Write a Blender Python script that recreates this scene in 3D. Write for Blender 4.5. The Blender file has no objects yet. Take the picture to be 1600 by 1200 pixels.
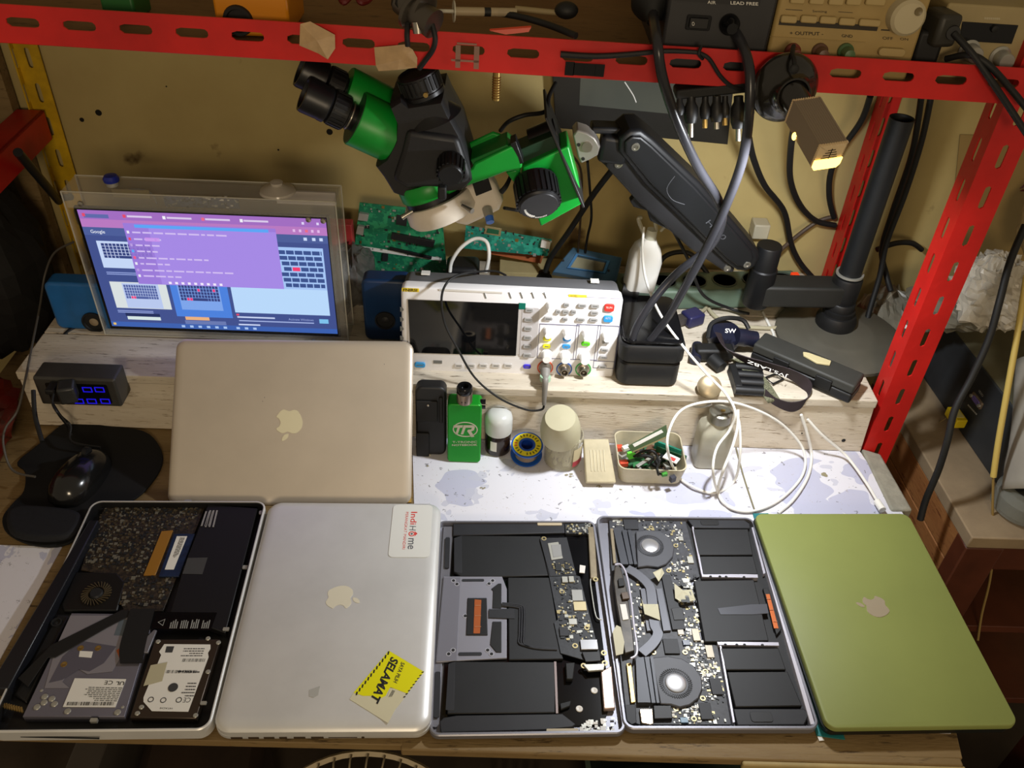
import bpy, bmesh, math, random
from mathutils import Vector as V, Matrix, noise
random.seed(7)
D = bpy.data; SC = bpy.context.scene; COL = SC.collection
R = math.radians

# ---------------------------------------------------------------- camera
CP = V((-0.0287, -0.4912, 0.8764)); YAW, PITCH, ROLL, FPX = 0.0321487, 0.6810294, 0.0541137, 1351.435
_cy, _sy, _cp, _sp = math.cos(YAW), math.sin(YAW), math.cos(PITCH), math.sin(PITCH)
FW = V((_sy*_cp, _cy*_cp, -_sp)); _r = V((_cy, -_sy, 0)); _u = _r.cross(FW)
RT = _r*math.cos(ROLL) + _u*math.sin(ROLL); UP = _u*math.cos(ROLL) - _r*math.sin(ROLL)
cam = D.cameras.new('camera'); cam.sensor_width = 36; cam.lens = FPX*36/1600; cam.clip_start = .02; cam.clip_end = 50
co = D.objects.new('camera', cam); COL.objects.link(co); SC.camera = co
co.matrix_world = Matrix.Translation(CP) @ Matrix((RT, UP, -FW)).transposed().to_4x4()

# ---------------------------------------------------------------- world, lights, exposure
wd = D.worlds.new('room_light'); SC.world = wd; wd.use_nodes = True
wd.node_tree.nodes['Background'].inputs[0].default_value = (1.0, .82, .58, 1)
wd.node_tree.nodes['Background'].inputs[1].default_value = .25
def area(name, loc, target, size, size_y, power, col):
    l = D.lights.new(name, 'AREA'); l.shape = 'RECTANGLE'; l.size = size; l.size_y = size_y; l.energy = power; l.color = col
    o = D.objects.new(name, l); COL.objects.link(o); o.location = loc
    o.rotation_euler = (V(target)-V(loc)).to_track_quat('-Z', 'Y').to_euler(); return o
area('front_fill', (.12, -1.7, 1.0), (0, .8, .3), .45, .35, 13, (1.0, .80, .55))  # added fill from behind the camera, not a lamp of the room
area('bench_lamp_light', (.288, .352, .487), (.13, .44, .0), .055, .026, 4.0, (.93, .96, 1.0))
SC.view_settings.view_transform = 'Standard'; SC.view_settings.look = 'None'
SC.view_settings.gamma = 1; SC.view_settings.exposure = 0; SC.view_settings.use_curve_mapping = False

# ---------------------------------------------------------------- helpers
def ray(px, py): return FW + RT*((px-800)/FPX) - UP*((py-600)/FPX)
def g(px, py, z=0.0):
    d = ray(px, py); return CP + d*((z-CP.z)/d.z)
def w(px, py, y):
    d = ray(px, py); return CP + d*((y-CP.y)/d.y)
class Frame:                                   # a flat face in the room: origin, right, up, normal
    def __init__(s, o, u, v): s.o = V(o); s.u = V(u).normalized(); s.n = s.u.cross(V(v)).normalized(); s.v = s.n.cross(s.u)
    def hit(s, px, py, h=0):
        d = ray(px, py); o = s.o + s.n*h; return CP + d*(((o-CP).dot(s.n))/d.dot(s.n))
    def uv(s, px, py, h=0):
        q = s.hit(px, py, h)-s.o; return (q.dot(s.u), q.dot(s.v))
    def pt(s, a, b, h=0): return s.o + s.u*a + s.v*b + s.n*h

def lin(c):
    if isinstance(c, str): c = tuple(int(c[i:i+2], 16)/255 for i in (0, 2, 4))
    return tuple((x/12.92 if x <= .04045 else ((x+.055)/1.055)**2.4) for x in c)
MATS = {}
def mat(name, c, rough=.5, metal=0, var=0, vs=30, bump=0, bs=200, em=None, es=1, trans=0, alpha=1, c2=None, th=(.35, .65), stretch=None, coat=0, ior=1.45):
    if name in MATS: return MATS[name]
    m = D.materials.new(name); m.use_nodes = True; nt = m.node_tree; b = nt.nodes['Principled BSDF']
    L = lin(c); b.inputs['Base Color'].default_value = (*L, 1); b.inputs['Roughness'].default_value = rough; b.inputs['Metallic'].default_value = metal
    b.inputs['Transmission Weight'].default_value = trans; b.inputs['Alpha'].default_value = alpha; b.inputs['Coat Weight'].default_value = coat; b.inputs['IOR'].default_value = ior
    if em is not None:
        b.inputs['Emission Color'].default_value = (*lin(em), 1); b.inputs['Emission Strength'].default_value = es
    m.diffuse_color = (*L, 1)
    if var or bump or c2 is not None:
        tc = nt.nodes.new('ShaderNodeTexCoord'); mp = nt.nodes.new('ShaderNodeMapping'); nt.links.new(tc.outputs['Object'], mp.inputs[0])
        if stretch: mp.inputs['Scale'].default_value = stretch
        if var or c2 is not None:
            n = nt.nodes.new('ShaderNodeTexNoise'); n.inputs['Scale'].default_value = vs; n.inputs['Detail'].default_value = 6; n.inputs['Roughness'].default_value = .6
            nt.links.new(mp.outputs[0], n.inputs['Vector'])
            r = nt.nodes.new('ShaderNodeValToRGB'); nt.links.new(n.outputs['Fac'], r.inputs[0])
            C2 = lin(c2) if c2 is not None else tuple(x*(1+var) for x in L); C1 = L if c2 is not None else tuple(x*(1-var) for x in L)
            r.color_ramp.elements[0].position, r.color_ramp.elements[1].position = th
            r.color_ramp.elements[0].color = (*C1, 1); r.color_ramp.elements[1].color = (*C2, 1)
            nt.links.new(r.outputs[0], b.inputs['Base Color'])
        if bump:
            n2 = nt.nodes.new('ShaderNodeTexNoise'); n2.inputs['Scale'].default_value = bs; nt.links.new(mp.outputs[0], n2.inputs['Vector'])
            bp = nt.nodes.new('ShaderNodeBump'); bp.inputs['Strength'].default_value = bump; bp.inputs['Distance'].default_value = .002
            nt.links.new(n2.outputs['Fac'], bp.inputs['Height']); nt.links.new(bp.outputs[0], b.inputs['Normal'])
    MATS[name] = m; return m
def emi(name, c, s=1): return mat(name, '000000', .6, em=c, es=s)

def catmull(pts, k=6, closed=False):
    pts = [V(p) for p in pts]; n = len(pts); out = []
    for i in range(n if closed else n-1):
        if closed: a, b, c, d = pts[i-1], pts[i], pts[(i+1) % n], pts[(i+2) % n]
        else: a, b, c, d = pts[max(i-1, 0)], pts[i], pts[i+1], pts[min(i+2, n-1)]
        for j in range(k):
            t = j/k; out.append(.5*((2*b)+(c-a)*t+(2*a-5*b+4*c-d)*t*t+(3*b-a-3*c+d)*t**3))
    if not closed: out.append(pts[-1])
    return out
def basis(a):
    a = V(a).normalized(); t = V((0, 0, 1)) if abs(a.z) < .9 else V((1, 0, 0)); x = a.cross(t).normalized(); return x, a.cross(x), a
def rr(x0, y0, x1, y1, r, k=5):                # rounded rectangle outline, counter-clockwise
    if x1 < x0: x0, x1 = x1, x0
    if y1 < y0: y0, y1 = y1, y0
    r = min(r, (x1-x0)/2.01, (y1-y0)/2.01); o = []
    for cx, cy, a0 in ((x1-r, y0+r, -90), (x1-r, y1-r, 0), (x0+r, y1-r, 90), (x0+r, y0+r, 180)):
        for j in range(k+1):
            a = R(a0+90*j/k); o.append((cx+r*math.cos(a), cy+r*math.sin(a)))
    return o
class B:                                       # collects shapes, then links them as one mesh object
    def __init__(s): s.bm = bmesh.new(); s.mi = 0
    def m(s, i): s.mi = i; return s
    def face(s, vs):
        try:
            f = s.bm.faces.new(vs); f.material_index = s.mi; return f
        except ValueError: return None
    def poly(s, pts): s.face([s.bm.verts.new(p) for p in pts]); return s
    def prism(s, pts, vec):
        vec = V(vec); a = [s.bm.verts.new(V(p)) for p in pts]; b = [s.bm.verts.new(V(p)+vec) for p in pts]; n = len(a)
        s.face(b); s.face(a[::-1])
        for i in range(n): s.face([a[i], a[(i+1) % n], b[(i+1) % n], b[i]])
        return s
    def slab(s, F, pts, h0, h1): return s.prism([F.pt(a, b, h0) for a, b in pts], F.n*(h1-h0))
    def loft(s, rings, caps=True, closed=False):
        rs = [[s.bm.verts.new(V(p)) for p in r] for r in rings]; n = len(rs[0])
        for i in range(len(rs)-(0 if closed else 1)):
            p, q = rs[i], rs[(i+1) % len(rs)]
            for j in range(n): s.face([p[j], p[(j+1) % n], q[(j+1) % n], q[j]])
        if caps and not closed: s.face(rs[0][::-1]); s.face(rs[-1])
        return s
    def box(s, c, sz, rot=0, ax=None):
        c = V(c); hx, hy, hz = sz[0]/2, sz[1]/2, sz[2]/2
        if ax is None: X, Y, Z = V((math.cos(rot), math.sin(rot), 0)), V((-math.sin(rot), math.cos(rot), 0)), V((0, 0, 1))
        else: X, Y, Z = ax
        return s.prism([c-X*hx-Y*hy-Z*hz, c+X*hx-Y*hy-Z*hz, c+X*hx+Y*hy-Z*hz, c-X*hx+Y*hy-Z*hz], Z*2*hz)
    def cyl(s, a, b, r0, r1=None, n=24, knurl=0):
        a, b = V(a), V(b); r1 = r0 if r1 is None else r1; X, Y, Z = basis(b-a)
        def ring(c, r): return [c+(X*math.cos(2*math.pi*i/n)+Y*math.sin(2*math.pi*i/n))*r*(1-(knurl if i % 4 < 2 else 0)) for i in range(n)]
        return s.loft([ring(a, r0), ring(b, r1)])
    def lathe(s, o, axis, prof, n=32, closed=False):
        o = V(o); X, Y, Z = basis(axis)
        return s.loft([[o+Z*h+(X*math.cos(2*math.pi*i/n)+Y*math.sin(2*math.pi*i/n))*max(r, 1e-5) for i in range(n)] for r, h in prof], caps=not closed, closed=closed)
    def tube(s, pts, r, n=8, k=6, closed=False, r1=None):
        P = catmull(pts, k, closed); m_ = len(P); rings = []; X = None
        for i, p in enumerate(P):
            t = (P[(i+1) % m_]-P[i-1]) if closed else (P[min(i+1, m_-1)]-P[max(i-1, 0)])
            if t.length < 1e-9: t = V((0, 0, 1))
            t.normalize()
            if X is None: X = basis(t)[0]
            X = (X-t*X.dot(t)).normalized(); Y = t.cross(X); q = r if r1 is None else r+(r1-r)*i/(m_-1)
            rings.append([p+(X*math.cos(2*math.pi*j/n)+Y*math.sin(2*math.pi*j/n))*q for j in range(n)])
        return s.loft(rings, closed=closed)
    def ribbon(s, pts, wv, th=.001, k=6):      # flat strap: centre line, half-width vectors
        P = catmull(pts, k); Wd = catmull(wv, k); rings = []
        for i, p in enumerate(P):
            t = (P[min(i+1, len(P)-1)]-P[max(i-1, 0)]).normalized(); q = Wd[i]; nn = t.cross(q).normalized()*th/2
            rings.append([p-q-nn, p+q-nn, p+q+nn, p-q+nn])
        return s.loft(rings)
    def ball(s, c, r, sz=(1, 1, 1), seg=16, nz=0, ns=20, seed=0):
        c = V(c); vs = bmesh.ops.create_uvsphere(s.bm, u_segments=seg, v_segments=max(6, seg//2+1), radius=1)['verts']
        for v in vs:
            p = v.co.copy(); k_ = 1+nz*noise.noise(p*ns/10+V((seed, seed*.7, 0))) if nz else 1
            v.co = c+V((p.x*sz[0], p.y*sz[1], p.z*sz[2]))*r*k_
            for f in v.link_faces: f.material_index = s.mi
        return s
    def done(s, name, m, parent=None, bevel=0, smooth=True, loc=None, kind=None, label=None, seg=2, solid=0):
        me = D.meshes.new(name); bmesh.ops.remove_doubles(s.bm, verts=s.bm.verts, dist=1e-6); bmesh.ops.recalc_face_normals(s.bm, faces=s.bm.faces)
        if parent is not None: base = V(parent['_o'])
        elif loc is not None: base = V(loc)
        else:
            c = [v.co for v in s.bm.verts]; base = V(((min(v.x for v in c)+max(v.x for v in c))/2, (min(v.y for v in c)+max(v.y for v in c))/2, min(v.z for v in c)))
        bmesh.ops.translate(s.bm, vec=-base, verts=s.bm.verts); s.bm.to_mesh(me); s.bm.free()
        for x in (m if isinstance(m, (list, tuple)) else [m]): me.materials.append(x)
        if smooth: me.shade_smooth(); me.set_sharp_from_angle(angle=R(38))
        o = D.objects.new(name, me); COL.objects.link(o); o['_o'] = tuple(base)
        if parent is not None: o.parent = parent
        else: o.location = base
        if solid: md = o.modifiers.new('thickness', 'SOLIDIFY'); md.thickness = solid; md.offset = 0
        if bevel: md = o.modifiers.new('bevel', 'BEVEL'); md.width = bevel; md.segments = seg; md.limit_method = 'ANGLE'; md.angle_limit = R(50)
        if kind: o['kind'] = kind
        if label: o['label'] = label
        return o
def done_each(b, name, m, parent, **kw):          # links every separate piece collected in b as an object of its own
    bm = b.bm; bm.verts.ensure_lookup_table(); seen = set(); out = []
    for v0 in bm.verts:
        if v0 in seen: continue
        st = [v0]; seen.add(v0); isl = []
        while st:
            v = st.pop(); isl.append(v)
            for e in v.link_edges:
                o = e.other_vert(v)
                if o not in seen: seen.add(o); st.append(o)
        n = B(); mp = {v: n.bm.verts.new(v.co) for v in isl}
        for f in {f for v in isl for f in v.link_faces}:
            g_ = n.bm.faces.new([mp[v] for v in f.verts]); g_.material_index = f.material_index
        if n.bm.faces: out.append(n.done(name, m, parent, **kw))
    bm.free(); return out
def tag(o, label, cat, group=None, kind=None):
    o['label'] = label; o['category'] = cat
    if group: o['group'] = group
    if kind: o['kind'] = kind
    return o
def thing(name, label, cat, loc, group=None):
    o = D.objects.new(name, None); COL.objects.link(o); o.location = V(loc); o['_o'] = tuple(V(loc)); o.empty_display_size = .02
    return tag(o, label, cat, group)
def struct(o): o['kind'] = 'structure'; return o
_T = {}
def glyphs(s, bold=0):
    k = (s, bold)
    if k not in _T:
        cu = D.curves.new('t', 'FONT'); cu.body = s; cu.size = 1; cu.resolution_u = 3; cu.offset = bold
        ob = D.objects.new('t', cu); COL.objects.link(ob); dg = bpy.context.evaluated_depsgraph_get(); dg.update()
        me = D.meshes.new_from_object(ob.evaluated_get(dg)); vs = [v.co.copy() for v in me.vertices]; fs = [list(p.vertices) for p in me.polygons]
        D.objects.remove(ob); D.meshes.remove(me)
        x0 = min(v.x for v in vs); x1 = max(v.x for v in vs); y0 = min(v.y for v in vs); y1 = max(v.y for v in vs)
        _T[k] = ([((v.x-x0)/(x1-x0), (v.y-y0)/(y1-y0)) for v in vs], fs)
    return _T[k]
def put_text(b, s, p0, p1, p2, n, bold=0, h=.0002):    # text box: start, end of the baseline, top of the start
    vs, fs = glyphs(s, bold); p0, p1, p2 = V(p0), V(p1), V(p2); n = V(n).normalized()*h
    q = [b.bm.verts.new(p0+(p1-p0)*x+(p2-p0)*y+n) for x, y in vs]
    for f in fs: b.face([q[i] for i in f])
    return b
def ftext(b, F, s, a, c, d, h=.0004, bold=0):          # the same on a frame, from three photo points
    return put_text(b, s, F.hit(*a), F.hit(*c), F.hit(*d), F.n, bold, h)
def copy_tree(o, loc, label=None, rz=0):
    r = o.copy(); COL.objects.link(r); r.location = V(loc); r.rotation_euler.z += rz
    if label: r['label'] = label
    for ch in list(o.children):
        c = ch.copy(); COL.objects.link(c); c.parent = r
        for gc in list(ch.children): d = gc.copy(); COL.objects.link(d); d.parent = c
    return r
LOGO = [(.44,.70),(.30,.75),(.15,.72),(.03,.58),(0,.40),(.06,.20),(.18,.03),(.28,0),(.36,.02),(.44,.05),(.54,.02),(.62,0),(.72,.06),(.80,.18),(.83,.25),(.75,.30),(.69,.42),(.72,.54),(.81,.62),(.74,.70),(.62,.755),(.52,.73)]
LEAF = [(.42,.78),(.43,.88),(.50,.96),(.60,1.0),(.60,.90),(.54,.81),(.47,.775)]
def logo(F, c, ang, size, h0, h1, m, parent, name='emblem', label=None):
    b = B(); ca, sa = math.cos(R(ang)), math.sin(R(ang))
    for L in (LOGO, LEAF):
        q = [V(((x-.415)*size, (y-.42)*size, 0)) for x, y in L]; q = catmull(q, 3, True)
        b.slab(F, [(c[0]+ca*v.x-sa*v.y, c[1]+sa*v.x+ca*v.y) for v in q], h0, h1)
    return b.done(name, m, parent, label=label, smooth=False)

# ---------------------------------------------------------------- materials
M_alu = mat('aluminium', 'd2d2d0', .4, .35, .05, 12)
M_alu_shade = mat('shaded_aluminium', 'c2b6a4', .4, .4, .05, 8)  # silver lid metal with its brown-gold shading put into the colour
M_spc = mat('space_grey', '84848c', .42, .6)
M_blk = mat('black_plastic', '131314', .5, 0, .2, 30)
M_gls = mat('gloss_black', '0c0c0e', .15, 0)
M_gry = mat('battery_grey', '151618', .55, 0, .1, 40)
M_dgr = mat('dark_grey', '222327', .55, 0, .12, 25)
M_white = mat('white_plastic', 'd8d4cc', .4)
M_red = mat('red_paint', 'cc1f1a', .42, 0, c2='b01814', vs=9, bump=.1, bs=60)
M_yel = mat('yellow_paint', 'c09a10', .5, 0, .25, 20)
M_steel = mat('steel', 'a8a49a', .3, .9)
M_brass = mat('brass', 'a88c50', .35, .8)
M_copper = mat('copper', 'c06a3c', .4, .6)
M_rub = mat('rubber_black', '0f0f0f', .6)
M_green = mat('green_paint', '0c8a2c', .38, 0, .08, 20)
M_cream = mat('cream', 'd2ccb4', .5)
M_beige = mat('aged_plastic', 'b6ab8c', .5, 0, .12, 30)
M_wcable = mat('white_cable', 'e4e2da', .45)
M_clear = mat('clear_acrylic', 'e6e6e0', .06, 0, alpha=.13)
M_frost = mat('frosted_plastic', 'cfcdbb', .35, 0, .06, 30, alpha=.72)
M_bag = mat('plastic_film', 'c2c0b6', .3, 0, .12, 15, alpha=.55)
M_pcbk = mat('black_circuit_board', '26282c', .5, 0, .35, 220)
M_pcbg = mat('green_circuit_board', '12694a', .42, 0, c2='2a8a5c', vs=90, th=(.5, .56))
M_chip = mat('chip_black', '202224', .45)
M_silv = mat('component_silver', 'a9a89f', .4, .5)
M_gold2 = mat('pad_gold', 'a89a70', .4, .5)
M_lbl = mat('label_white', 'dcdad2', .6)
M_ink = mat('ink_black', '161616', .7)
M_inkg = mat('ink_grey', '6a6a66', .7)

# ================================================================= the setting
def wall_mat():
    m = mat('plaster_wall', 'a3905c', .85, 0, c2='b4a26c', vs=3, bump=.15, bs=40); nt = m.node_tree; b = nt.nodes['Principled BSDF']
    src = b.inputs['Base Color'].links[0].from_socket; tc = nt.nodes.new('ShaderNodeTexCoord')
    n = nt.nodes.new('ShaderNodeTexNoise'); n.inputs['Scale'].default_value = 14; n.inputs['Detail'].default_value = 8; nt.links.new(tc.outputs['Object'], n.inputs['Vector'])
    r = nt.nodes.new('ShaderNodeValToRGB'); r.color_ramp.elements[0].position = .66; r.color_ramp.elements[1].position = .74; nt.links.new(n.outputs['Fac'], r.inputs[0])
    mx = nt.nodes.new('ShaderNodeMixRGB'); mx.inputs[2].default_value = (*lin('5e4a2a'), 1); nt.links.new(src, mx.inputs[1]); nt.links.new(r.outputs[0], mx.inputs[0]); nt.links.new(mx.outputs[0], b.inputs['Base Color'])
    return m
M_wall = wall_mat(); WY = .80
struct(B().box((0, WY+.05, .35), (3.6, .1, 2.4)).done('wall_back', M_wall, loc=(0, WY, -.75)))
struct(B().box((0, .2, -.775), (4, 3.2, .05)).done('floor', mat('concrete_floor', '3c3228', .8, 0, .3, 6), loc=(0, 0, -.75)))
M_hole = mat('hole_dark', '14100a', .9)
for i, (x, y, r) in enumerate([(154, 176, .005), (128, 187, .0035), (515, 206, .005), (435, 234, .0015), (260, 135, .0012)]):
    p = w(x, y, WY); b = B().cyl(p+V((0, -.0006, 0)), p+V((0, .004, 0)), r, n=10); struct(b.done('trim_%d' % (i+1), M_hole))

# white planks of the riser, wood, vinyl
def plank(name, c, c2, c3, st):
    m = mat(name, c, .65, 0, c2=c2, vs=6, stretch=st, th=(.3, .7), bump=.25, bs=60); nt = m.node_tree; b = nt.nodes['Principled BSDF']
    src = b.inputs['Base Color'].links[0].from_socket; tc = nt.nodes.new('ShaderNodeTexCoord'); mp = nt.nodes.new('ShaderNodeMapping'); mp.inputs['Scale'].default_value = (st[0]*3, st[1]*3, st[2]*3)
    n = nt.nodes.new('ShaderNodeTexNoise'); n.inputs['Scale'].default_value = 9; n.inputs['Detail'].default_value = 8; n.inputs['Roughness'].default_value = .7
    nt.links.new(tc.outputs['Object'], mp.inputs[0]); nt.links.new(mp.outputs[0], n.inputs['Vector'])
    r = nt.nodes.new('ShaderNodeValToRGB'); r.color_ramp.elements[0].position = .57; r.color_ramp.elements[1].position = .66; nt.links.new(n.outputs['Fac'], r.inputs[0])
    mx = nt.nodes.new('ShaderNodeMixRGB'); mx.inputs[2].default_value = (*lin(c3), 1); nt.links.new(src, mx.inputs[1]); nt.links.new(r.outputs[0], mx.inputs[0]); nt.links.new(mx.outputs[0], b.inputs['Base Color'])
    return m
M_plank = plank('whitewashed_plank', 'd0c6b4', 'b4a894', '6f6352', (1.2, 8, 8))
M_riserf = plank('whitewashed_board', 'd8cebc', 'c8bba6', '93826a', (1.2, 6, 9))
M_wood = plank('bare_wood', '745d38', '86704a', '4c3a20', (1.2, 7, 7))
M_mahog = plank('varnished_wood', '80502a', '98683a', '57290f', (5, 1, 5))
M_dusty = mat('dusty_top', '83725a', .8, 0, c2='978468', vs=12, bump=.1)
def vinyl():
    m = mat('terrazzo_vinyl', 'd6d5dc', .45); nt = m.node_tree; b = nt.nodes['Principled BSDF']; tc = nt.nodes.new('ShaderNodeTexCoord')
    prev = None
    for sc, a0, a1, col, ds in ((13, .30, .40, 'aaacc4', .03), (24, .20, .26, 'b9bac8', .0), (85, .13, .12, '6c6a6e', 0), (140, .09, .09, '96815e', 0)):
        v = nt.nodes.new('ShaderNodeTexVoronoi'); v.inputs['Scale'].default_value = sc; v.distance = 'EUCLIDEAN'
        n = nt.nodes.new('ShaderNodeTexNoise'); n.inputs['Scale'].default_value = sc*1.5; mxv = nt.nodes.new('ShaderNodeMixRGB'); mxv.inputs[0].default_value = .035 if sc < 30 else .01; n.inputs['Detail'].default_value = 0
        nt.links.new(tc.outputs['Object'], mxv.inputs[1]); nt.links.new(n.outputs['Color'], mxv.inputs[2]); nt.links.new(mxv.outputs[0], v.inputs['Vector'])
        # each cell gets a patch whose size follows the cell's random colour
        sep = nt.nodes.new('ShaderNodeSeparateColor'); nt.links.new(v.outputs['Color'], sep.inputs[0])
        mu = nt.nodes.new('ShaderNodeMath'); mu.operation = 'MULTIPLY'; nt.links.new(sep.outputs[0], mu.inputs[0]); mu.inputs[1].default_value = a1*1.7
        lt = nt.nodes.new('ShaderNodeMath'); lt.operation = 'LESS_THAN'; nt.links.new(v.outputs['Distance'], lt.inputs[0]); nt.links.new(mu.outputs[0], lt.inputs[1])
        fa = nt.nodes.new('ShaderNodeMath'); fa.operation = 'MULTIPLY'; nt.links.new(lt.outputs[0], fa.inputs[0]); fa.inputs[1].default_value = .75
        mx = nt.nodes.new('ShaderNodeMixRGB'); nt.links.new(fa.outputs[0], mx.inputs[0]); mx.inputs[2].default_value = (*lin(col), 1)
        if prev is None: mx.inputs[1].default_value = (*lin('d6d5dc'), 1)
        else: nt.links.new(prev, mx.inputs[1])
        prev = mx.outputs[0]
    nt.links.new(prev, b.inputs['Base Color']); return m
M_vinyl = vinyl()

# ---- workbench
DX0, DX1, DF = -.80, .575, -.022
wb = thing('workbench', 'worn wooden workbench carrying the row of laptops', 'workbench', (-.1, .2, -.75))
B().prism([V(q) for q in ((DX0,DF,-.012),(.492,DF,-.012),(.553,.32,-.012),(.553,.45,-.012),(.531,.452,-.012),(.531,.798,-.012),(DX0,.798,-.012))], (0,0,.0115)).done('tabletop', M_wood, wb, bevel=.001)
b = B(); P = [g(640, 714, -.001), g(1345, 703, -.001), g(1440, 880, -.001), g(1495, 1150, -.001), g(1100, 1150, -.001), g(655, 1146, -.001)]
P = [V((p.x, p.y, 0)) for p in P]; P[0].y = P[1].y = .456; P[1].x = .530; P[2] = V((.552, .33, 0)); P[3] = V((.49, .006, 0)); P[4].y = P[5].y = .006
b.prism([p+V((0, 0, -.0006)) for p in P], (0, 0, .0012)).done('vinyl_sheet', M_vinyl, wb, label='white and lilac terrazzo patterned vinyl sheet')
b = B(); Q = [g(-60, 850), g(97, 855), g(-5, 1040), g(-160, 1040)]
b.prism([p+V((0, 0, -.0006)) for p in Q], (0, 0, .0012)).done('vinyl_sheet', M_vinyl, wb, label='smaller terrazzo sheet at the left end')
B().box((.19, DF-.002, -.0065), (.60, .010, .0125), rot=-.006).done('edge_strip', M_wood, wb, bevel=.002)
B().box((.372, DF-.010, -.0075), (.24, .006, .0115), rot=-.003).done('edge_strip', mat('pale_strip', 'a08c5c', .6, 0, .1, 30), wb, bevel=.002)
a_ = [g(1345, 703), g(1375, 712), g(1425, 800), g(1392, 800)]
B().prism([V((p.x, p.y, -.014)) for p in a_], (0, 0, .018)).done('side_strip', mat('cement', '8d897a', .9, 0, .15, 40, bump=.5), wb, bevel=.003, label='grey dusty edging')
for x in (-.72, .45):
    for y in (.05, .72): B().box((x, y, -.3815), (.05, .05, .735)).done('leg', M_wood, wb, bevel=.002)
B().box((-.1, .74, -.10), (1.2, .02, .12)).done('apron', M_wood, wb)
mk = B()
for x, y, r in ((1052, 1163, .0016), (1085, 1167, .0012), (900, 1150, .001)): mk.cyl(g(x, y, .0)+V((0, -.004, -.008)), g(x, y, 0)+V((0, .004, -.008)), r, n=8)
for x in (.385, .452, .465): mk.cyl((x, DF-.0125, -.014), (x, DF-.008, -.014), .0018, n=8)
done_each(mk, 'nail', M_ink, wb)
# ---- riser
RZ = .1025; RY = .456
rs = thing('wooden_riser', 'long whitewashed wooden riser bench standing on the back of the workbench', 'riser', (-.07, .6, .001))
RX0, RX1 = -.69, .525
fb = [V((RX0, RY, .001)), V((RX1+.006, RY, .001)), V((RX1, RY, RZ-.014)), V((RX0, RY, RZ-.014))]
B().prism(fb, (0, .018, 0)).done('front_board', M_riserf, rs, bevel=.0008)
for y0, y1 in ((RY-.004, .545), (.547, .655), (.657, .797)):
    B().box(((RX0+RX1)/2, (y0+y1)/2, RZ-.0067), (RX1-RX0, y1-y0, .0135)).done('top_plank', M_plank, rs, bevel=.0015)
B().prism([V((RX1-.018, RY+.02, .001)), V((RX1-.002, RY+.02, .001)), V((RX1-.002, .797, .001)), V((RX1-.018, .797, .001))], (0, 0, RZ-.016)).done('end_board', M_riserf, rs)
B().box((RX0+.01, .63, .045), (.018, .33, .087)).done('end_board', M_riserf, rs)
b = B(); p = w(1318, 688, RY); b.lathe(p+V((0, -.0004, 0)), (0, -1, 0), [(.001, -.003), (.0032, 0), (.0005, .0004)], 9)
p = w(1253, 677, RY); b.ball(p, .0012); b.done('knot_hole', M_ink, rs)

# ---- slotted angle rack
def slotstrip(b, o, U, Vv, L, H, pitch, sl, sw, ctr=.5, first=.5):
    o = V(o); U = V(U).normalized(); Vv = V(Vv).normalized(); n = max(1, int(L/pitch)); K = 24
    for i in range(n+1):
        x0 = i*pitch; x1 = min((i+1)*pitch, L)
        if x1-x0 < 1e-4: continue
        cx = x0+pitch*first; cy = H*ctr
        if cx+sl/2 > x1: b.poly([o+U*x0, o+U*x1, o+U*x1+Vv*H, o+U*x0+Vv*H]); continue
        O_, I_ = [], []
        per = []
        for k in range(6): per.append((x0+(x1-x0)*k/6, 0))
        for k in range(6): per.append((x1, H*k/6))
        for k in range(6): per.append((x1-(x1-x0)*k/6, H))
        for k in range(6): per.append((x0, H-H*k/6))
        for (px, py) in per:
            dx, dy = px-cx, py-cy; lo, hi = 0, 1
            for _ in range(14):
                t = (lo+hi)/2; qx = abs(dx*t); qy = abs(dy*t); ex = max(0, qx-(sl-sw)/2)
                if ex*ex+qy*qy < sw*sw/4: lo = t
                else: hi = t
            O_.append(b.bm.verts.new(o+U*px+Vv*py)); I_.append(b.bm.verts.new(o+U*(cx+dx*lo)+Vv*(cy+dy*lo)))
        for k in range(K): b.face([O_[k], O_[(k+1) % K], I_[(k+1) % K], I_[k]])
rk = thing('shelving_rack', 'shelving rack of red and yellow slotted steel angles spanning above the workbench', 'shelving rack', (0, .6, -.75))
BU = V((1.0536, 0, -.0192)).normalized(); BV = V((BU.z*-1, 0, BU.x)); BO = V((-1.0, .43, .6105-.0385))
b = B(); slotstrip(b, BO, BU, BV, 1.62, .0385, .0571, .034, .0095, .56, .40)
b.poly([BO, BO+BU*1.62, BO+BU*1.62+V((0, .035, 0)), BO+V((0, .035, 0))])
b.done('beam', M_red, rk, solid=.002, smooth=False)
b = B(); slotstrip(b, BO+V((0, .37, 0)), BU, BV, 1.62, .0385, .0571, .034, .0095, .56)
b.done('beam', M_red, rk, solid=.002, smooth=False)
def post(x, y, z0, z1, m, sx=1, wf=.042, ws=.042, sy=1, name='post', lab=None):
    b = B(); slotstrip(b, (x, y, z0), (0, 0, 1), (sx, 0, 0), z1-z0, wf, .052, .030, .0075, .5)
    slotstrip(b, (x, y, z0), (0, 0, 1), (0, sy, 0), z1-z0, ws, .052, .030, .0075, .5)
    return b.done(name, m, rk, solid=.002, smooth=False, label=lab)
post(.5355, .458, -.75, .60, M_red, 1, .042, .036)
post(.541, .796, -.75, .60, M_red, 1, .036, .036, -1)
post(-.738, .792, -.75, .60, M_yel, 1, .036, .010, -1, lab='yellow slotted post')
post(-.86, .458, -.75, .60, M_red, 1, .042, .042)
M_shelf = plank('dark_shelf_board', '5e4224', '6e5230', '3c2812', (1.2, 6, 6))
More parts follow.
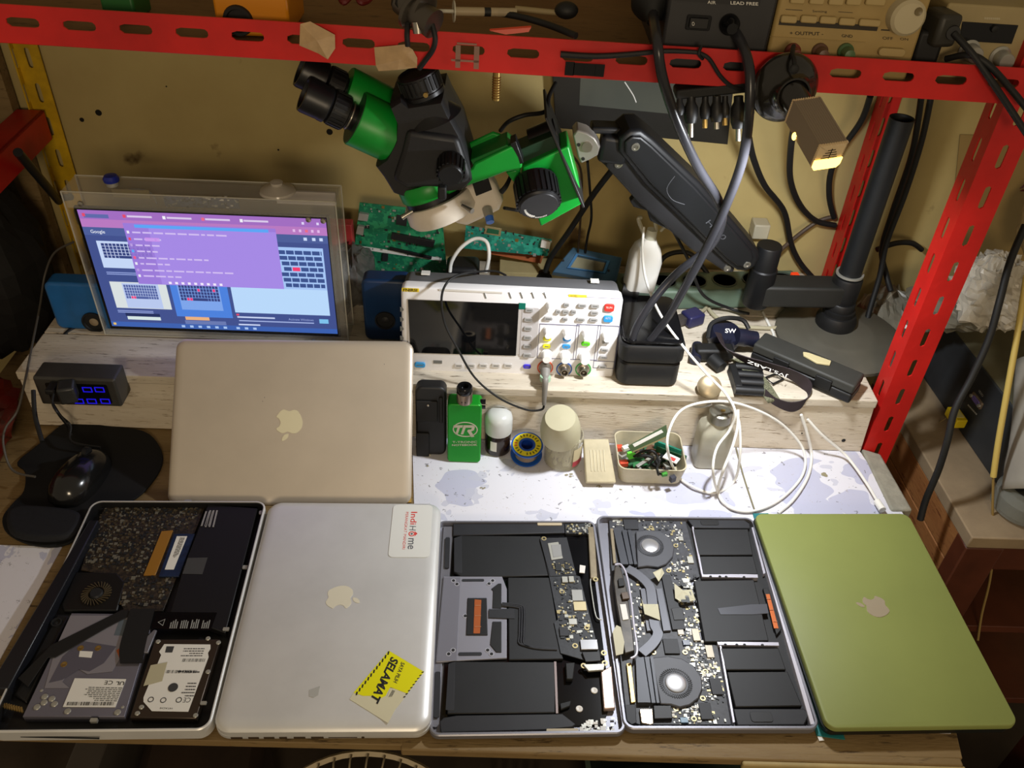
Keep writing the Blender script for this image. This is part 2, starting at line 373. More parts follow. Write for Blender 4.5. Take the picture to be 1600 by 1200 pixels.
b = B(); q = [BO+BV*.0015+V((0, .004, 0)), BO+BU*1.62+BV*.0015+V((0, .004, 0)), BO+BU*1.62+BV*.0015+V((0, .366, 0)), BO+BV*.0015+V((0, .366, 0))]
b.prism(q, (0, 0, .010)).done('shelf_board', M_shelf, rk)
def sz(x): return BO.z+.012+(x+1.0)*BU.z/BU.x        # height of the shelf's top
# left side rail running toward the viewer, and the bolt under the beam
b = B(); a0 = w(75, 195, .78); a1 = w(0, 270, .60); d = (a1-a0); a1 = a0+d*1.6; q = V((0, 0, .045))
b.prism([a0-q*.5, a1-q*.5, a1+q*.5, a0+q*.5], (-.004, 0, 0)); b.prism([a0+q*.5, a1+q*.5, a1+q*.5+V((-.04, 0, 0)), a0+q*.5+V((-.04, 0, 0))], (0, 0, -.003)).done('side_rail', M_red, rk)
b = B(); p = w(776, 122, .445); b.cyl(p+V((0, 0, .02)), p+V((0, 0, -.024)), .0042, n=12)
for k in range(9): b.lathe(p+V((0, 0, -.022+k*.0028)), (0, 0, 1), [(.0042, 0), (.005, .0008), (.0042, .0016)], 12)
b.done('hanging_bolt', M_brass, rk)

# ================================================================= laptops
def fit_frame(px4, z, W, L):                    # flat frame on the bench from the outline's four corners in the photo
    P = [g(x, y, z) for x, y in px4]; c = sum(P, V())/4; u = ((P[1]-P[0]).normalized()+(P[3]-P[2]).normalized()).normalized()
    return Frame(c, u, V((-u.y, u.x, 0))), c
def rect_pts(F, a, b_, r=.0, off=(0, 0)):        # photo px corners (top-left, bottom-right) -> rectangle in frame coordinates
    x0, y0 = F.uv(*a); x1, y1 = F.uv(*b_); return rr(x0, y0, x1, y1, r, 3) if r else [(min(x0, x1), min(y0, y1)), (max(x0, x1), min(y0, y1)), (max(x0, x1), max(y0, y1)), (min(x0, x1), max(y0, y1))]
def tray(F, W, L, r, h0, h1, rim, floor, m, parent, name='bottom_case'):
    b = B(); o = rr(-W/2, -L/2, W/2, L/2, r, 7); i = rr(-W/2+rim, -L/2+rim, W/2-rim, L/2-rim, max(r-rim, .002), 7)
    e = .0012; o2 = rr(-W/2+e, -L/2+e, W/2-e, L/2-e, r-e, 7)
    ob = rr(-W/2+.004, -L/2+.004, W/2-.004, L/2-.004, r-.002, 7)
    rings = [[F.pt(x, y, h0) for x, y in ob], [F.pt(x, y, h0+.003) for x, y in o], [F.pt(x, y, h1-e) for x, y in o], [F.pt(x, y, h1) for x, y in o2], [F.pt(x, y, h1) for x, y in i], [F.pt(x, y, floor) for x, y in i]]
    b.loft(rings); return b.done(name, m, parent)
def lid(F, W, L, r, h0, h1, m, parent, name, edge=.005, crown=.0022):
    b = B(); rg = []
    for t, hh in ((0, 0), (0, .55), (.12, .75), (.35, .9), (.7, .98), (1, 1)):
        e = edge*t; rg.append([F.pt(x, y, h0+(h1-h0)*hh) for x, y in rr(-W/2+e, -L/2+e, W/2-e, L/2-e, max(r-e, .003), 8)])
    b.loft(rg); return b.done(name, m, parent)
def crop(ox, oy, s): return lambda x, y: (ox+x*s, oy+y*s)
def scatter(b, F, quad, n, h, s0, s1, mis, rnd, big=0):  # small components strewn over a quadrilateral board
    q = [F.uv(*p) for p in quad]
    for _ in range(n):
        u, v = rnd.random(), rnd.random()
        x = (q[0][0]*(1-u)+q[1][0]*u)*(1-v)+(q[3][0]*(1-u)+q[2][0]*u)*v; y = (q[0][1]*(1-u)+q[1][1]*u)*(1-v)+(q[3][1]*(1-u)+q[2][1]*u)*v
        a = rnd.uniform(s0, s1); c = a*rnd.choice((.5, .6, 1)); 
        if rnd.random() < .5: a, c = c, a
        b.m(rnd.choice(mis)); b.slab(F, [(x-a/2, y-c/2), (x+a/2, y-c/2), (x+a/2, y+c/2), (x-a/2, y+c/2)], h, h+rnd.uniform(.0004, .0013))
def P4(F, pts): return [F.uv(*p) for p in pts]
def bars(b, F, c0, c1, c3, rows, h, rnd, fill=.55, dens=.8):  # lines of tiny unreadable print
    o, e, d = F.hit(*c0), F.hit(*c1), F.hit(*c3); U = e-o; W_ = d-o
    for i in range(rows):
        x = 0; L = rnd.uniform(.6, 1)*dens
        while x < L:
            l = rnd.uniform(.04, .12); p = o+W_*((i+.2)/rows)+U*x; q = W_*(fill/rows); b.poly([p+F.n*h, p+U*min(l, L-x)*.8+F.n*h, p+U*min(l, L-x)*.8+q+F.n*h, p+q+F.n*h]); x += l
rnd = random.Random(3)
G0 = V((0, 0, 0))

# ---------- laptop with the bottom off, far left
px = [(146, 786), (423, 786), (-27, 1139), (322, 1137)]; F, c = fit_frame(px, .020, 0, 0)
L1 = thing('opened_laptop', 'opened older laptop, optical drive and hard disk exposed, leftmost in the front row', 'laptop', (c.x, c.y, .001), 'laptops laid side by side')
F.o.z = 0; F = Frame((c.x, c.y, .0), F.u, F.v); FT = Frame((c.x, c.y, .014), F.u, F.v)
c3 = crop(0, 770, .325)
tray(F, .226, .323, .014, .0012, .021, .0024, .004, M_alu, L1)
def q3(n, pts, h0, h1, m, bev=.0004, par=None, lab=None, F_=None):
    Fh = F_ or FT; return B().slab(Fh, P4(Fh, [c3(*p) for p in pts]), h0-.014, h1-.014).done(n, m, par or L1, bevel=bev, label=lab)
M_pcb1 = mat('brown_black_board', '1e1914', .5, 0, c2='3a3024', vs=260, th=(.45, .6))
b = B(); lr = lambda e, h: [F.pt(x, y, h) for x, y in rr(-.1104+e, -.1589+e, .1104-e, .1589-e, .011-e, 7)]
b.loft([lr(0, .0042), lr(0, .0196), lr(.0012, .0196), lr(.0012, .0056)]); b.done('inner_liner', M_blk, L1)
lb = q3('logic_board', [(500, 60), (985, 55), (930, 190), (780, 560), (590, 560), (560, 400), (385, 360), (440, 190)], .007, .0105, M_pcb1)
M_tin = mat('solder_tan', '4c4230', .5, .1); M_dim = mat('component_dim', '6c685c', .5, .2)
b = B(); FB = Frame(F.pt(0, 0, .0105), F.u, F.v)
scatter(b, FB, [c3(490, 70), c3(970, 65), (c3(900, 190)), c3(450, 180)], 420, 0, .0012, .004, (0, 1, 1, 2, 0), rnd)
scatter(b, FB, [c3(450, 190), c3(770, 190), (c3(690, 390)), c3(400, 350)], 360, 0, .0012, .0045, (0, 1, 2, 0), rnd)
scatter(b, FB, [c3(600, 400), c3(850, 400), (c3(800, 540)), c3(580, 540)], 150, 0, .001, .005, (0, 1, 2, 0), rnd)
b.done('surface_components', [M_chip, M_tin, M_dim], lb, kind='stuff', smooth=False)
q3('cover_tape', [(775, 180), (830, 175), (745, 390), (688, 392)], .0105, .0125, mat('kapton_amber', '8f6424', .35), par=lb, lab='amber insulating strip')
rm = q3('memory_module', [(835, 195), (938, 195), (860, 400), (762, 400)], .011, .0135, mat('blue_circuit_board', '14233f', .45, 0, .3, 150))
b = B().slab(FT, P4(FT, [c3(*p) for p in [(850, 208), (900, 208), (835, 368), (792, 368)]]), -.0005, -.0002); b.done('paper_label', M_lbl, rm)
b = B(); bars(b, FT, c3(866, 215), c3(810, 360), c3(890, 215), 4, .0002, rnd); b.done('print', M_inkg, rm, smooth=False)
bt = q3('battery', [(1000, 62), (1240, 80), (1085, 680), (820, 585), (885, 360)], .006, .0165, mat('battery_black', '0c0c0e', .5), .001)
q3('warning_panel', [(735, 580), (1045, 583), (1015, 668), (715, 660)], .0165, .017, M_gls, 0, bt, 'glossy black panel with a warning triangle')
q3('grey_tape', [(905, 320), (1000, 318), (975, 398), (880, 396)], .0165, .0168, mat('grey_tape', '3c3c3c', .6), 0, bt)
FG = Frame(F.pt(0, 0, .0171), F.u, F.v); b = B()
for t0, t1, t2 in (((758, 622), (795, 606), (783, 640)),):
    A = [FG.hit(*c3(*t)) for t in (t0, t1, t2)]; Cn = sum(A, V())/3
    for i in range(3): p, q = A[i], A[(i+1) % 3]; b.poly([p, q, q+(Cn-q)*.22, p+(Cn-p)*.22])
for x in (812, 862, 912, 965): bars(b, FG, c3(x, 652), c3(x+14, 595), c3(x+40, 652), 4, .0001, rnd)
b.done('print', mat('print_grey', '9a9a96', .6), bt, smooth=False)
b = B()
for k in range(3):
    for i in range(2): a0 = c3(985+k*18-i*20, 165-i*5); a1 = c3(1008+k*16-i*20, 85+i*5); b.prism([FG.hit(*a0), FG.hit(a0[0]+2.5, a0[1]), FG.hit(a1[0]+2.5, a1[1]), FG.hit(*a1)], (0, 0, .0005))
b.done('connector_pins', M_silv, lb, smooth=False)
# fan
fc = FT.hit(*c3(462, 480)); fn = q3('cooling_fan', [(360, 370), (560, 375), (600, 420), (560, 560), (300, 560), (290, 530)], .006, .011, mat('fan_black', '121212', .4), .002)
b = B(); b.lathe(fc+V((0, 0, -.002)), (0, 0, 1), [(.0001, .003), (.0065, .003), (.008, 0)], 24)
b.done('fan_hub', M_chip, fn)
b = B()
for i in range(26):
    a = 2*math.pi*i/26; p = fc+V((math.cos(a), math.sin(a), 0))*.009; q = fc+V((math.cos(a+.35), math.sin(a+.35), 0))*.017; nn = V((-math.sin(a), math.cos(a), 0))*.0006
    b.prism([p-nn+V((0, 0, -.0025)), p+nn+V((0, 0, -.0025)), q+nn+V((0, 0, -.0025)), q-nn+V((0, 0, -.0025))], (0, 0, .002))
b.done('fan_blades', M_tin, fn, smooth=False)
p = FT.hit(*c3(268, 615)); B().lathe(p+V((0, 0, -.006)), (0, 0, 1), [(.006, 0), (.006, .004), (.0045, .004), (.0042, .0015), (.0001, .0025)], 20).done('speaker_capsule', M_chip, L1)
q3('speaker_housing', [(270, 570), (330, 580), (215, 800), (120, 1000), (60, 960)], .005, .010, M_blk, .002)
# optical drive
od = q3('optical_drive', [(345, 582), (745, 588), (600, 1080), (110, 1080)], .0045, .0155, mat('drive_grey', '74727e', .45, .4, .08, 12), .0006)
FO = Frame(F.pt(0, 0, .0157), F.u, F.v)
def o3(n, pts, m, h=.0004, lab=None): return B().slab(FO, P4(FO, [c3(*p) for p in pts]), 0, h).done(n, m, od, label=lab, smooth=False)
o3('pressed_panel', [(340, 590), (660, 592), (600, 760), (540, 860), (420, 872), (350, 830), (300, 910), (335, 940), (215, 940), (270, 740)], mat('drive_light', '918f98', .4, .4))
o3('pressed_recess', [(385, 712), (560, 740), (500, 820), (430, 860), (380, 850), (300, 900), (235, 915), (300, 790)], mat('drive_mid', '63616e', .45, .4), .0006)
o3('grey_sticker', [(575, 612), (655, 612), (625, 690), (548, 686)], mat('slate', '565f66', .5), .0006)
ol = o3('data_label', [(360, 893), (607, 897), (555, 1032), (303, 1030)], M_lbl, .0007, 'white data label with approval marks')
o3('foil_tape', [(560, 760), (600, 730), (610, 790), (580, 810)], M_copper, .0008)
o3('small_label', [(385, 762), (448, 765), (440, 795), (380, 790)], M_lbl, .0008)
b = B(); FL = Frame(F.pt(0, 0, .0166), F.u, F.v)
bars(b, FL, c3(590, 935), c3(365, 930), c3(560, 1005), 8, 0, rnd, .45)
b.done('print', M_inkg, od, smooth=False)
b = B()
for i in range(38):
    x = 325+i*6; p = c3(x, 1005); q = c3(x-5, 1022); wd_ = rnd.choice((.5, .9, 1.3))
    b.poly([FL.hit(*p), FL.hit(p[0]+wd_, p[1]), FL.hit(q[0]+wd_, q[1]), FL.hit(*q)])
ftext(b, FL, 'CE', c3(545, 903), c3(505, 903), c3(540, 922), 0); ftext(b, FL, 'UL', c3(600, 907), c3(560, 907), c3(595, 924), 0, .02)
b.done('marks', M_ink, od, smooth=False)
b = B()
for x, y in ((250, 990), (262, 1015), (212, 1008), (178, 1030), (215, 980), (325, 1050), (565, 1055), (200, 950), (590, 1030)): b.lathe(FO.hit(*c3(x, y)), (0, 0, 1), [(.0036, 0), (.003, .0009), (.0001, .0012)] if x not in (200, 590) else [(.0018, 0), (.0001, .0008)], 14)
done_each(b, 'stud', M_silv, od)
b = B()
for x, y in ((388, 748), (472, 748), (308, 826)): b.lathe(FO.hit(*c3(x, y)), (0, 0, 1), [(.0038, 0), (.0034, .0009), (.0014, .0009), (.0001, .0005)], 16)
done_each(b, 'rivet', M_brass, od)
# ribbon cables
q3('drive_flex_cable', [(590, 570), (665, 580), (520, 655), (270, 800), (235, 800), (140, 940), (90, 900), (250, 740)], .0165, .0175, M_rub, .0004)
b = B(); pts = [FT.hit(*c3(*p)) for p in [(690, 570), (665, 660), (640, 760), (635, 830)]]; wv = [F.u*.014]*4; wv[3] = F.u*.012
for p in pts: p.z = .0185
b.ribbon(pts, wv, .0012).done('flat_cable', M_rub, L1)
q3('metal_bracket', [(745, 670), (758, 672), (715, 780), (680, 780), (672, 740)], .016, .019, M_spc, .0006)
# hard disk
hd = q3('hard_disk', [(745, 708), (1062, 708), (945, 1090), (625, 1086)], .005, .016, mat('disk_dark', '4a4038', .35, .7), .0012)
FH = Frame(F.pt(0, 0, .0162), F.u, F.v)
B().slab(FH, P4(FH, [c3(*p) for p in [(790, 728), (1012, 730), (1012, 750), (1000, 770), (1003, 790), (905, 1053), (730, 1050), (690, 1005), (690, 985), (775, 780), (765, 765)]]), 0, .0003).done('data_label', M_lbl, hd, label='white data label of the hard disk', smooth=False)
FK = Frame(F.pt(0, 0, .0166), F.u, F.v); b = B()
bars(b, FK, c3(985, 745), c3(850, 745), c3(970, 790), 4, 0, rnd, .4); bars(b, FK, c3(945, 910), c3(855, 910), c3(930, 985), 5, 0, rnd, .4); bars(b, FK, c3(960, 855), c3(790, 850), c3(957, 870), 1, 0, rnd, .5)
for x0, y0, n_ in ((985, 797, 22), (945, 852, 30)):
    for i in range(n_):
        p = c3(x0-i*5, y0); wd_ = rnd.choice((.4, .8, 1.1)); q = (p[0]-1.8, p[1]+5); b.poly([FK.hit(*p), FK.hit(p[0]+wd_, p[1]), FK.hit(q[0]+wd_, q[1]), FK.hit(*q)])
b.poly([FK.hit(*c3(*p)) for p in [(800, 738), (838, 738), (828, 768), (793, 768)]])
ftext(b, FK, 'CE', c3(920, 985), c3(885, 985), c3(912, 1008), 0); ftext(b, FK, 'HITACHI', c3(830, 1033), c3(770, 1031), c3(828, 1041), 0, .01)
for x, y in ((860, 996), (785, 997), (725, 994)): b.lathe(FK.hit(*c3(x, y)), (0, 0, 1), [(.0032, 0), (.0032, .0002), (.0024, .0002), (.0024, 0)], 16, closed=True)
b.lathe(FK.hit(*c3(832, 936)), (0, 0, 1), [(.0052, 0), (.0052, .0004), (.0001, .0004)], 20)
b.done('print', mat('print_dark', '3a3a3a', .6), hd, smooth=False)
B().slab(FK, P4(FK, [c3(*p) for p in [(725, 830), (805, 815), (780, 905), (690, 930)]]), .0002, .0005).done('masking_tape', mat('tape_cream', 'b0a98c', .6), hd, smooth=False)
b = B()
for x, y in ((1050, 720), (1000, 860), (1000, 700)[0:2], (660, 1060), (680, 1030), (940, 1070), (760, 715)): b.lathe(FH.hit(*c3(x, y)), (0, 0, 1), [(.0028, 0), (.0022, .0008), (.0001, .0008)], 12)
done_each(b, 'screw', M_silv, hd)
b = B()
for x, y in ((1262, 102), (1182, 365), (1088, 663), (980, 1018)): b.slab(FT, rect_pts(FT, c3(x-12, y-8), c3(x+14, y+8), .001), .002, .0035)
done_each(b, 'mounting_tab', M_silv, L1)
q3('hinge_cover', [(437, 150), (482, 150), (50, 960), (-50, 960)], .006, .0216, mat('hinge_black', '1a1c22', .3), .0015)
b = B()
for i in range(9): b.cyl(FT.hit(*c3(8+i*12, 1010+i*3))+V((0, 0, .001)), FT.hit(*c3(14+i*12, 1034+i*3))+V((0, 0, .001)), .0011, n=8)
b.done('connector_pins', M_brass, L1)
for (x, y) in ((455, 1100), (905, 50)):
    B().slab(FT, rect_pts(FT, c3(x-14, y-8), c3(x+14, y+10), .001), .0, .004).done('catch', M_silv, L1)
p0 = F.pt(-.05, -.1621, .011); B().box(p0, (.10, .001, .0016)).done('disc_slot', M_ink, L1)

# ---------- closed silver laptop
px = [(421, 783), (691, 784), (331, 1138), (669, 1138)]; F, c = fit_frame(px, .0245, 0, 0)
L2 = thing('closed_laptop', 'closed silver laptop with a white card sticker and a torn yellow sticker', 'laptop', (c.x, c.y, .001), 'laptops laid side by side')
F = Frame((c.x, c.y, 0), F.u, F.v); H2 = .0245
lid(F, .226, .323, .018, .0125, H2, M_alu, L2, 'display_lid', .016)
b = B(); rg = [[F.pt(x, y, h) for x, y in rr(-.113+e, -.1615+e, .113-e, .1615-e, .017-e, 8)] for e, h in ((.006, .0012), (.0015, .004), (0, .0075), (0, .0126))]
b.loft(rg).done('base', M_alu, L2)
FF = Frame(F.pt(0, -.1615, .0085), F.u, (0, 0, 1)); b = B()
for x0, x1 in ((-.095, -.083), (-.077, -.066), (-.061, -.050), (-.045, -.037), (-.030, -.018), (-.012, .001), (.006, .036)): b.slab(FF, [(x0, -.0018), (x1, -.0018), (x1, .0018), (x0, .0018)] if x0 < 0 else [(x0, -.0006), (x1, -.0006), (x1, .0006), (x0, .0006)], -.001, .0003)
b.cyl(FF.pt(.042, 0, 0), FF.pt(.042, 0, .0004), .0017, n=12); done_each(b, 'side_port', mat('port_brown', '3a2c1c', .6), L2, smooth=False)
FT2 = Frame(F.pt(0, 0, H2), F.u, F.v)
a = FT2.uv(533, 933); logo(FT2, (a[0], a[1]), -90-2, .040, .00005, .0004, mat('emblem_white', 'cfc9b4', .45), L2, label='cream fruit-shaped emblem')
# white card sticker
FS = Frame(F.pt(0, 0, H2+.0003), F.u, F.v); cs = crop(600, 780, 1/12)
q = P4(FS, [cs(160, 110), cs(915, 110), cs(860, 1090), cs(60, 1095)]); b = B()
qx0, qx1, qy0, qy1 = q[3][0], q[1][0], (q[2][1]+q[3][1])/2, (q[0][1]+q[1][1])/2
st = B().slab(FS, rr(qx0+.001, qy0, qx1, qy1, .006), -.0001, .0005).done('card_sticker', mat('sticker_white', 'd2d2cc', .4), L2, label='white rounded sticker with red and grey lettering')
r_ = B(); r_.mi = 0
ftext(r_, FS, 'Indi', cs(510, 243), cs(490, 480), cs(625, 243), .0006, .01); ftext(r_, FS, 'PERANGKAT MANDIRI', cs(408, 245), cs(340, 945), cs(462, 245), .0006, .0)
r_.m(1); ftext(r_, FS, 'H', cs(482, 505), cs(475, 585), cs(602, 512), .0006); ftext(r_, FS, 'me', cs(455, 735), cs(440, 940), cs(560, 738), .0006, .01)
r_.m(0); r_.lathe(FS.hit(*cs(520, 655)), (0, 0, 1), [(.0042, .0004), (.0042, .0006), (.0028, .0006), (.0028, .0004)], 20, closed=True)
r_.poly([FS.hit(*cs(*p))+V((0, 0, .0006)) for p in [(570, 600), (628, 650), (570, 705), (585, 650)]])
r_.m(1).lathe(FS.hit(*cs(520, 655)), (0, 0, 1), [(.0015, .0004), (.0015, .0007), (.0001, .0007)], 12)
r_.done('sticker_lettering', [mat('ink_red', 'c8352c', .5), mat('ink_slate', '5a5a5e', .5)], st, smooth=False)
# torn yellow sticker
cy_ = crop(530, 1000, .125)
tw = B().slab(FS, P4(FS, [cy_(*p) for p in [(130, 740), (180, 655), (300, 690), (600, 700), (640, 600), (860, 640), (790, 760), (700, 870), (610, 1040)]]), -.0001, .0002).done('torn_backing', mat('backing_cream', 'c8c2a4', .6), L2, smooth=False)
ys = B().slab(FS, P4(FS, [cy_(*p) for p in [(620, 135), (1060, 400), (850, 670), (770, 640), (640, 590), (580, 700), (500, 740), (420, 700), (300, 700), (180, 660)]]), .0, .00045).done('torn_sticker', mat('sticker_yellow', 'dcd80c', .4), L2, label='torn yellow sticker with black hazard stripes and lettering', smooth=False)
b = B()
def along(p, q, t): return (p[0]+(q[0]-p[0])*t, p[1]+(q[1]-p[1])*t)
for i in range(12):
    p = along((620, 140), (190, 690), i/12+.01); q = along((620, 140), (190, 690), i/12+.045)
    b.poly([FS.hit(*cy_(*z))+V((0, 0, .0005)) for z in [p, q, (q[0]-26, q[1]+22), (p[0]-26, p[1]+22)]] if False else [FS.hit(*cy_(*z))+V((0, 0, .0005)) for z in [(p[0]-8, p[1]), (p[0]+14, p[1]-2), (p[0]+4, p[1]+42), (p[0]-16, p[1]+44)]])
for i in range(9):
    p = along((1045, 400), (790, 745), i/9); b.poly([FS.hit(*cy_(*z))+V((0, 0, .0005)) for z in [(p[0]-12, p[1]+2), (p[0]+16, p[1]-6), (p[0]+8, p[1]+10), (p[0]-20, p[1]+18)]])
for s, p0, p1, p2 in (('S', (668, 205), (660, 300), (760, 225)),): pass
ftext(b, FS, 'SELAMAT', cy_(650, 205), cy_(385, 745), cy_(745, 262), .00055, .035)
ftext(b, FS, 'SAYA PILIH', cy_(775, 275), cy_(675, 525), cy_(822, 296), .00055, .02)
bars(b, FS, cy_(665, 625), cy_(600, 740), cy_(700, 640), 3, .0005, rnd)
b.done('sticker_lettering', M_ink, ys, smooth=False)
b = B().slab(FS, P4(FS, [(483, 1078), (500, 1072), (497, 1086), (490, 1090), (483, 1088)]), -.0003, .00005); b.done('residue', mat('residue', 'a3a29c', .6), L2, smooth=False)

# ---------- thin laptop, trackpad side left
px = [(689, 815), (932, 812), (667, 1149), (972, 1149)]; F, c = fit_frame(px, .010, 0, 0)
L3 = thing('opened_laptop', 'opened thin laptop with a silver trackpad plate and narrow slanted circuit board', 'laptop', (c.x, c.y, .001), 'laptops laid side by side')
F = Frame((c.x, c.y, 0), F.u, F.v); c4 = crop(660, 800, .3)
tray(F, .2105, .302, .011, .0012, .0112, .0035, .003, M_spc, L3)
F4 = Frame(F.pt(0, 0, .0085), F.u, F.v)
def q4(n, pts, h0, h1, m, bev=.0004, par=None, lab=None, sm=True):
    Fh = Frame(F.pt(0, 0, h1), F.u, F.v); return B().slab(Fh, P4(Fh, [c4(*p) for p in pts]), h0-h1, 0).done(n, m, par or L3, bevel=bev, label=lab, smooth=sm)
q4('side_rail', [(110, 75), (160, 75), (75, 1120), (45, 1120)], .003, .0055, M_spc)
q4('keyboard_backplate', [(160, 120), (870, 120), (980, 1000), (940, 1115), (90, 1115)], .003, .0045, M_gls)
q4('speaker', [(160, 60), (740, 60), (742, 108), (160, 122)], .0045, .0085, M_dgr, .001)
q4('battery_cell', [(165, 135), (205, 122), (615, 125), (665, 330), (465, 335), (200, 335), (165, 310)], .0045, .0088, M_gry, .001)
q4('battery_cell', [(445, 340), (665, 340), (725, 735), (735, 765), (450, 770)], .0045, .009, M_gry, .001)
q4('battery_cell', [(135, 790), (170, 778), (690, 780), (692, 1045), (130, 1050), (130, 1030)], .0045, .0088, M_gry, .001)
q4('cell_edge', [(165, 135), (205, 122), (205, 320), (165, 310)], .0086, .0092, M_dgr)
q4('cell_edge', [(135, 790), (170, 778), (165, 1035), (120, 1030)], .0086, .0092, M_dgr)
q4('cell_frame', [(685, 778), (698, 778), (708, 1048), (695, 1048)], .0086, .0094, mat('rail_pink', '8c7e7c', .4, .4), .0002)
tp = q4('trackpad_plate', [(110, 335), (415, 335), (440, 400), (440, 760), (85, 780), (70, 780)], .005, .0082, mat('plate_grey', '8e8e98', .45, .35), .0006)
q4('plate_flange', [(112, 340), (198, 340), (180, 775), (75, 775)], .008, .0086, mat('plate_mid', '7c7c86', .45, .35), .0003, tp)
q4('trackpad_module', [(235, 447), (335, 447), (340, 640), (228, 640)], .0082, .0096, M_blk, .0006, tp)
q4('copper_pad', [(272, 455), (307, 458), (300, 632), (266, 632)], .0096, .0100, M_copper, 0, tp)
b = B(); Fc = Frame(F.pt(0, 0, .0101), F.u, F.v)
for y in (485, 538, 595): b.slab(Fc, rect_pts(Fc, c4(272, y), c4(305, y+5)), 0, .0003)
done_each(b, 'pad_rib', mat('copper_bright', 'e0986c', .3, .7), tp)
q4('side_bracket', [(358, 400), (395, 372), (412, 372), (412, 500), (365, 500), (368, 410)], .0082, .0092, M_blk, .0004, tp)
q4('side_bracket', [(365, 570), (412, 570), (412, 730), (385, 730), (352, 690)], .0082, .0092, M_blk, .0004, tp)
b = B(); Fd = Frame(F.pt(0, 0, .0083), F.u, F.v)
for x, y in ((162, 358), (180, 376), (366, 358), (347, 374), (223, 542), (160, 720), (137, 740), (340, 720), (360, 740)):
    b.m(1).lathe(Fd.hit(*c4(x, y)), (0, 0, 1), [(.0032, 0), (.003, .0004), (.0001, .0004)], 14); b.m(0).lathe(Fd.hit(*c4(x, y)), (0, 0, 1), [(.002, .0004), (.0018, .0008), (.0001, .0008)], 12)
done_each(b, 'screw', [M_ink, mat('plate_light', 'b0b0b8', .4, .3)], tp)
b = B()
for a0, a1 in (((205, 350), (322, 362)), ((187, 732), (310, 748))): b.slab(Fd, rect_pts(Fd, c4(*a0), c4(*a1), .0018), 0, .0004)
done_each(b, 'slot', M_dgr, tp)
q4('flex_cable', [(345, 505), (480, 502), (480, 555), (345, 550)], .009, .0098, M_dgr, .0003)
b = B(); z = .0101
for r0 in range(3):
    pts = [F4.hit(*c4(x, y)) for x, y in [(415, 478+r0*6), (510-r0*6, 490+r0*6), (530-r0*12, 520), (528-r0*12, 640), (532-r0*12, 695-r0*2), (600, 715-r0*4), (700, 720-r0*4)]]
    for p in pts: p.z = .0098
    b.tube(pts, .0013, 6, 4)
b.done('flat_wiring', M_dgr, L3)
lb = q4('logic_board', [(612, 135), (750, 132), (800, 330), (820, 335), (905, 670), (925, 740), (840, 770), (720, 735), (685, 575), (705, 560), (660, 335)], .009, .0105, M_pcbk, .0002)
q4('shield_plate', [(612, 140), (752, 132), (802, 328), (665, 335)], .0105, .0112, M_dgr, .0003, lb)
q4('heat_spreader', [(652, 162), (708, 155), (732, 240), (672, 250)], .0112, .0122, M_silv, .0003, lb)
q4('processor', [(670, 172), (720, 168), (728, 228), (682, 236)], .0122, .0126, mat('die_grey', '8c8c8a', .4), .0002, lb)
b = B(); Fe = Frame(F.pt(0, 0, .0105), F.u, F.v)
scatter(b, Fe, [c4(685, 345), c4(810, 345), c4(840, 480), c4(710, 500)], 90, 0, .001, .003, (0, 0, 1, 2), rnd)
scatter(b, Fe, [c4(700, 500), c4(850, 480), c4(890, 660), c4(730, 680)], 130, 0, .001, .0045, (0, 0, 1, 2), rnd)
scatter(b, Frame(F.pt(0, 0, .0112), F.u, F.v), [c4(675, 260), c4(770, 250), c4(790, 320), c4(685, 328)], 60, 0, .001, .003, (0, 1, 2), rnd)
b.done('surface_components', [M_chip, M_silv, M_gold2], lb, kind='stuff', smooth=False)
for n, a0, a1, m, h in (('inductor', (725, 342), (758, 372), M_silv, .0025), ('inductor', (760, 340), (790, 370), M_silv, .0025), ('memory_chip', (775, 408), (838, 465), mat('foil_grey', '9a9a96', .4, .3), .0015), ('memory_chip', (785, 470), (856, 515), mat('chip_gold', 'c2b48c', .4, .3), .0015),
    ('chip', (712, 605), (762, 650), M_dgr, .002), ('chip', (760, 560), (806, 590), M_silv, .002), ('chip', (690, 275), (725, 310), M_chip, .0022), ('chip', (738, 278), (764, 304), M_chip, .0022), ('shield_can', (820, 672), (915, 722), mat('can_silver', 'a4a4a6', .3, .6), .003)):
    B().slab(Fe, rect_pts(Fe, c4(*a0), c4(*a1), .0004), 0, h).done(n, m, lb, bevel=.0003)
b = B()
for x, y in ((727, 416), (857, 604), (795, 698), (902, 352), (945, 735), (633, 140), (840, 802), (950, 788)): b.lathe(Fe.hit(*c4(x, y)), (0, 0, 1), [(.0034, .0), (.0034, .0008), (.0018, .0008), (.0018, .0)], 16, closed=True)
done_each(b, 'screw_ring', M_gold2, lb)
q4('display_connector', [(830, 728), (925, 725), (930, 775), (850, 780)], .0105, .0135, M_blk, .0006)
q4('connector_block', [(835, 792), (950, 788), (945, 822), (865, 828)], .010, .013, M_silv, .0006)
q4('hinge_strip', [(862, 75), (895, 75), (912, 340), (875, 345)], .0045, .0105, mat('foil_strip', '8a7e68', .4, .5, .15, 60), .001)
q4('hinge_strip', [(930, 830), (985, 800), (1005, 1022), (945, 1025)], .0045, .0105, mat('foil_pink', 'b09a8e', .35, .5, .1, 60), .001)
q4('antenna_board', [(742, 62), (870, 58), (875, 110), (745, 112)], .0045, .0095, M_pcbk, .0004)
b = B(); scatter(b, Frame(F.pt(0, 0, .0095), F.u, F.v), [c4(745, 65), c4(890, 62), c4(890, 120), c4(750, 110)], 60, 0, .001, .004, (0, 1, 2, 1), rnd)
